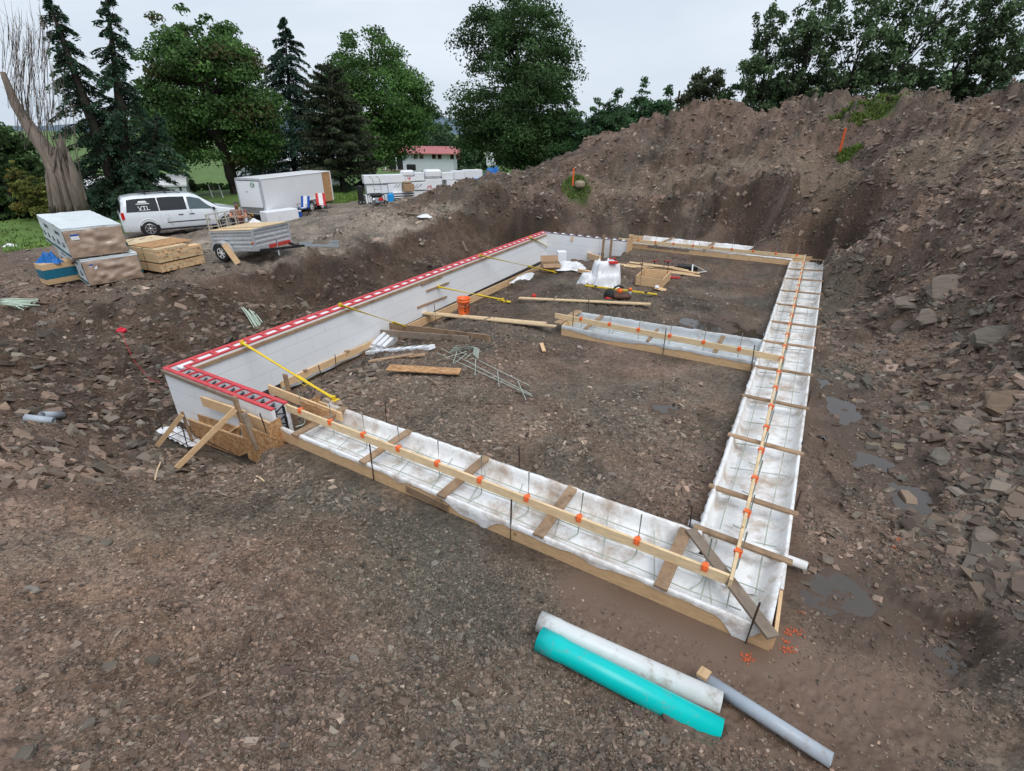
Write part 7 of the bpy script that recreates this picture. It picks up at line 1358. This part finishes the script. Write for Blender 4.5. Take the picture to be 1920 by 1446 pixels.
# dead shaggy tree leaning left
b=onG(135,428); b=Vector((b.x,b.y,b.z)); v=ray(10,140); H=CAMH+v.z/v.y*b.y-b.z; k=m_px(b.y,250); vd=Vector((b.x,b.y,0)).normalized(); sx=Vector((vd.y,-vd.x,0))
t=thing('dead_tree','bare dead tree with thick shaggy grey trunk leaning left','tree',tuple(b)); g=random.Random(3)
def dp(px,py,dz=0): q=D(px,py,b.y+dz); return q
mb=MB(); mb.tube([b-UP*.3,dp(128,380),dp(112,330),dp(92,290),dp(60,245),dp(28,195),dp(5,135)],[.66,.54,.45,.35,.27,.19,.1],14)
mb.tube([dp(118,345,.2),dp(118,290,.3),dp(112,250,.3)],[.42,.26,.03],12); mb.tube([b+sx*.6,dp(148,380),dp(140,330),dp(128,285)],[.42,.34,.2,.03],10)
for i in range(14):      # flutes of the shaggy bark
    a=g.uniform(0,6.28); o=sx*math.cos(a)*.6+vd*math.sin(a)*.6; mb.tube([b+o*1.2,dp(125,380)+o*.95,dp(112,330)+o*.8,dp(96+g.uniform(-12,22),275)+o*.4],[.2,.14,.09,.03],6)
mb.build('trunk',M['dead_bark'],t)
mb=MB()
for i in range(16):      # upright thin dead shoots
    y0=g.uniform(215,400); x0=np.interp(y0,[135,195,245,290,330,400],[5,28,60,92,112,130])+g.uniform(-8,40)*min(1,(y0-190)/120); ln=g.uniform(50,190); x1=x0+g.uniform(-16,14)-ln*.12; x2=x1+g.uniform(-10,10)-ln*.05; dz=g.uniform(-.8,.8); r=g.uniform(.012,.035)
    mb.tube([dp(x0,y0,dz*.5),dp(x1,y0-ln*.5,dz),dp(x2,y0-ln,dz)],[r,r*.6,.006],5)
for i in range(150):     # fine upper twigs
    y0=g.uniform(60,260); x0=np.interp(y0,[60,135,260],[45,40,85])+g.uniform(-40,50); ln=g.uniform(25,80); x2=x0+g.uniform(-14,12); dz=g.uniform(-.8,.8); mb.tube([dp(x0,y0+25,dz),dp((x0+x2)/2+3,y0-ln*.4,dz),dp(x2,y0-ln,dz)],[.016,.011,.004],4); mb.tube([dp((x0+x2)/2+3,y0-ln*.4,dz),dp(x2+g.uniform(-18,18),y0-ln*.8,dz+.3)],[.010,.003],4)
mb.build('dead_shoots',M['dead_bark'],t)
# utility pole and wire on the right
b,H=place(1256,170,dist=56); t=thing('utility_pole','thin grey utility pole behind the crest right of the small trees','pole',tuple(b)); mb=MB(); mb.tube([b,b+UP*(H)],[.16,.1],8); mb.build('pole',M['grey_wood'],t)
mb=MB(); mb.tube([D(1905,88,40),D(2050,60,36),D(2300,10,30)],.02,5); p0=D(1850,96,44); mb.tube([p0,D(1905,88,40)],.02,5); mb.build('overhead_wire',M['black_pl'],None,'thin overhead wire at the upper right','wire')
for px,pt,pb,lb in((382,345,378,'left of two thin posts on the lawn behind the van'),(402,347,380,'right of two thin posts on the lawn behind the van')):
    b,H=place(px,pt,dist=41); mb=MB(); mb.tube([b,b+UP*H+Vector((-.15,0,0))],.05,8); mb.build('lawn_post',M['galv'],None,lb,'post','posts on the lawn')
# ---------------- buildings ----------------
sid=mat('white_siding',(.66,.70,.76),.6,var=.04,vs=2); roofm=mat('faded_red_roof',(.42,.15,.15),.7,var=.1,vs=1.2,bump=.3)
def house(name,label,c,ang,L,Wd,h,rh,walls,roof,ov=.5,hip=False):
    t=thing(name,label,'building',tuple(c)); u=Vector((math.cos(ang),math.sin(ang),0)); v=Vector((-u.y,u.x,0)); c=Vector(c)
    mb=MB(); mb.box(c+UP*h/2,(L,Wd,h),ax=(u,v,UP)); mb.build('wall',walls,t)
    mb=MB(); 
    a=[c+u*(sx_*(L/2+ov))+v*(sy*(Wd/2+ov))+UP*h for sx_,sy in((-1,-1),(1,-1),(1,1),(-1,1))]; r0=c-u*(L/2+ov*(1 if not hip else 1-Wd*.5))+UP*(h+rh); r1=c+u*(L/2+ov*(1 if not hip else 1-Wd*.5))+UP*(h+rh)
    e=UP*.12; vs=a+[r0,r1]+[p-e for p in a]; mb.add(vs,[(0,1,5,4),(2,3,4,5),(1,2,5),(3,0,4),(9,8,7,6),(0,1,7,6),(1,2,8,7),(2,3,9,8),(3,0,6,9)]); mb.build('roof',roof,t)
    return t,u,v,c
# red roofed house: front wall seen from the pit
Lh=onG(796,317); A1=D(763,318,90); A2=D(848,313,90); 
zh=min(A1.z,A2.z)-.2; Lw=(A2-A1).length; c=(A1+A2)/2; c.z=zh; u=(A2-A1).normalized(); 
t,u,v,c=house('house','white house with faded red roof and small dark windows beyond the lawn',(c.x-1.2,c.y+3,zh),math.atan2((A2-A1).y,(A2-A1).x),Lw+2.8,6,D(848,288,90).z-zh,D(790,275,93).z-D(848,289,90).z,sid,roofm,.7)
fr=c-v*3.02; 
for xx in(3,6.,9.0):
    for k in(0,1): mb=MB(); q=fr+u*(-Lw/2+xx+.95*k-.2)+UP*(D(848,293,90).z-zh); mb.box(q,(.62,.06,.9),ax=(u,v,UP)); w_=mb.build('window',mat('brown_shutter',(.14,.06,.05),.6),t); OFF[w_.name]=OFF[t.name]; mb=MB(); mb.box(q-v*.04,(.34,.02,.55),ax=(u,v,UP)); mb.build('pane',M['dark_glass'],w_)
mb=MB(); mb.box(fr+u*(-Lw/2-.6)+UP*1.1-v*.02,(2.4,.05,2.2),ax=(u,v,UP)); mb.build('porch_opening',M['black_pl'],t)
mb=MB()
for k in(-2.1,-.2): mb.box(fr-v*1.0+u*(-Lw/2+k)+UP*1.2,(.14,.14,2.5),ax=(u,v,UP))
mb.build('porch_post',M['white_paint'],t); mb=MB(); mb.box(fr-v*.6+u*(-Lw/2-.9)+UP*.1,(3.6,1.3,.2),ax=(u,v,UP)); mb.build('porch_deck',M['grey_wood'],t)
q=D(771,312,88); block(q-UP*.6,(1.4,.8,.9),0,M['black_pl'],'dark_tub','dark tub on the porch of the red roofed house','tub',bev=.1)
q=D(772,316,86); 
s1,s2=D(912,307,95),D(945,305,95); zs=s1.z-.3; t,u,v,c=house('shed','small white shed with dark opening under the huge tree',((s1.x+s2.x)/2,s1.y+2,zs),0,(s2-s1).length,3.5,D(925,291,95).z-zs,.3,sid,M['white_paint'],.15)
mb=MB(); mb.box(c-v*1.77+u*.6+UP*.7,(1.1,.05,1.2),ax=(u,v,UP)); mb.build('opening',M['black_pl'],t)
# white clapboard building behind the spruce
clap=bpy.data.materials.new('clapboard'); clap.use_nodes=True; tt=clap.node_tree; pp=tt.nodes['Principled BSDF']; tc=N(tt,'ShaderNodeTexCoord'); wv=N(tt,'ShaderNodeTexWave',wave_type='BANDS',bands_direction='Z',wave_profile='SAW',Scale=1.6); tt.links.new(tc.outputs['Object'],wv.inputs[0]); rr_=N(tt,'ShaderNodeValToRGB'); rr_.color_ramp.elements[0].color=(.42,.46,.50,1); rr_.color_ramp.elements[1].color=(.66,.70,.74,1); rr_.color_ramp.elements[1].position=.2; tt.links.new(wv.outputs[0],rr_.inputs[0]); tt.links.new(rr_.outputs[0],pp.inputs['Base Color']); bb=N(tt,'ShaderNodeBump',Strength=.6,Distance=.03); tt.links.new(wv.outputs[0],bb.inputs['Height']); tt.links.new(bb.outputs[0],pp.inputs['Normal'])
s1,s2=D(160,384,36),D(352,366,39); zs=tz(s2.x,s2.y)-.3; u_=yaw(s1,s2); hh=D(352,346,39).z-zs; c=(s1+s2)/2+Vector((-u_.y,u_.x,0))*3; t,u,v,c=house('clapboard_building','low white clapboard building mostly hidden behind the leaning spruce','building' and (c.x,c.y,zs),math.atan2(u_.y,u_.x),(s2-s1).length,6,hh,.5,clap,M['white_paint'],.1)
mb=MB(); mb.box(c-v*3.03+u*((s2-s1).length/2-.35)+UP*hh*.6,(.12,.06,hh*.8),ax=(u,v,UP)); mb.build('downpipe',M['black_pl'],t)
s1,s2=D(436,330,58),D(640,322,62); zs=tz(s1.x,s1.y)-.3; u_=yaw(s1,s2); hh=D(440,305,58).z-zs; c=(s1+s2)/2+Vector((-u_.y,u_.x,0))*3; t,u,v,c=house('white_garage','pale garage with a grey door frame behind the cargo trailer',(c.x,c.y,zs),math.atan2(u_.y,u_.x),(s2-s1).length,6,hh,1.0,sid,M['white_paint'],.2)
mb=MB(); mb.box(c-v*3.03-u*((s2-s1).length/2-2.4)+UP*hh*.45,(3.0,.06,hh*.8),ax=(u,v,UP)); mb.build('door',M['grey_pl'],t)
# short fence post and stake at far left
a=onG(8,482); timber('lawn_stake','short grey stake at the lawn edge far left',a,a+UP*.45,.06,.05,'grey_wood',up=Vector((0,1,0)),cat='stake')
lump(tuple(onG(20,462)),(.3,.25),.1,61,M['web'],'litter','small white litter on the lawn at far left','litter',12,.2)
bpy.context.view_layer.update()
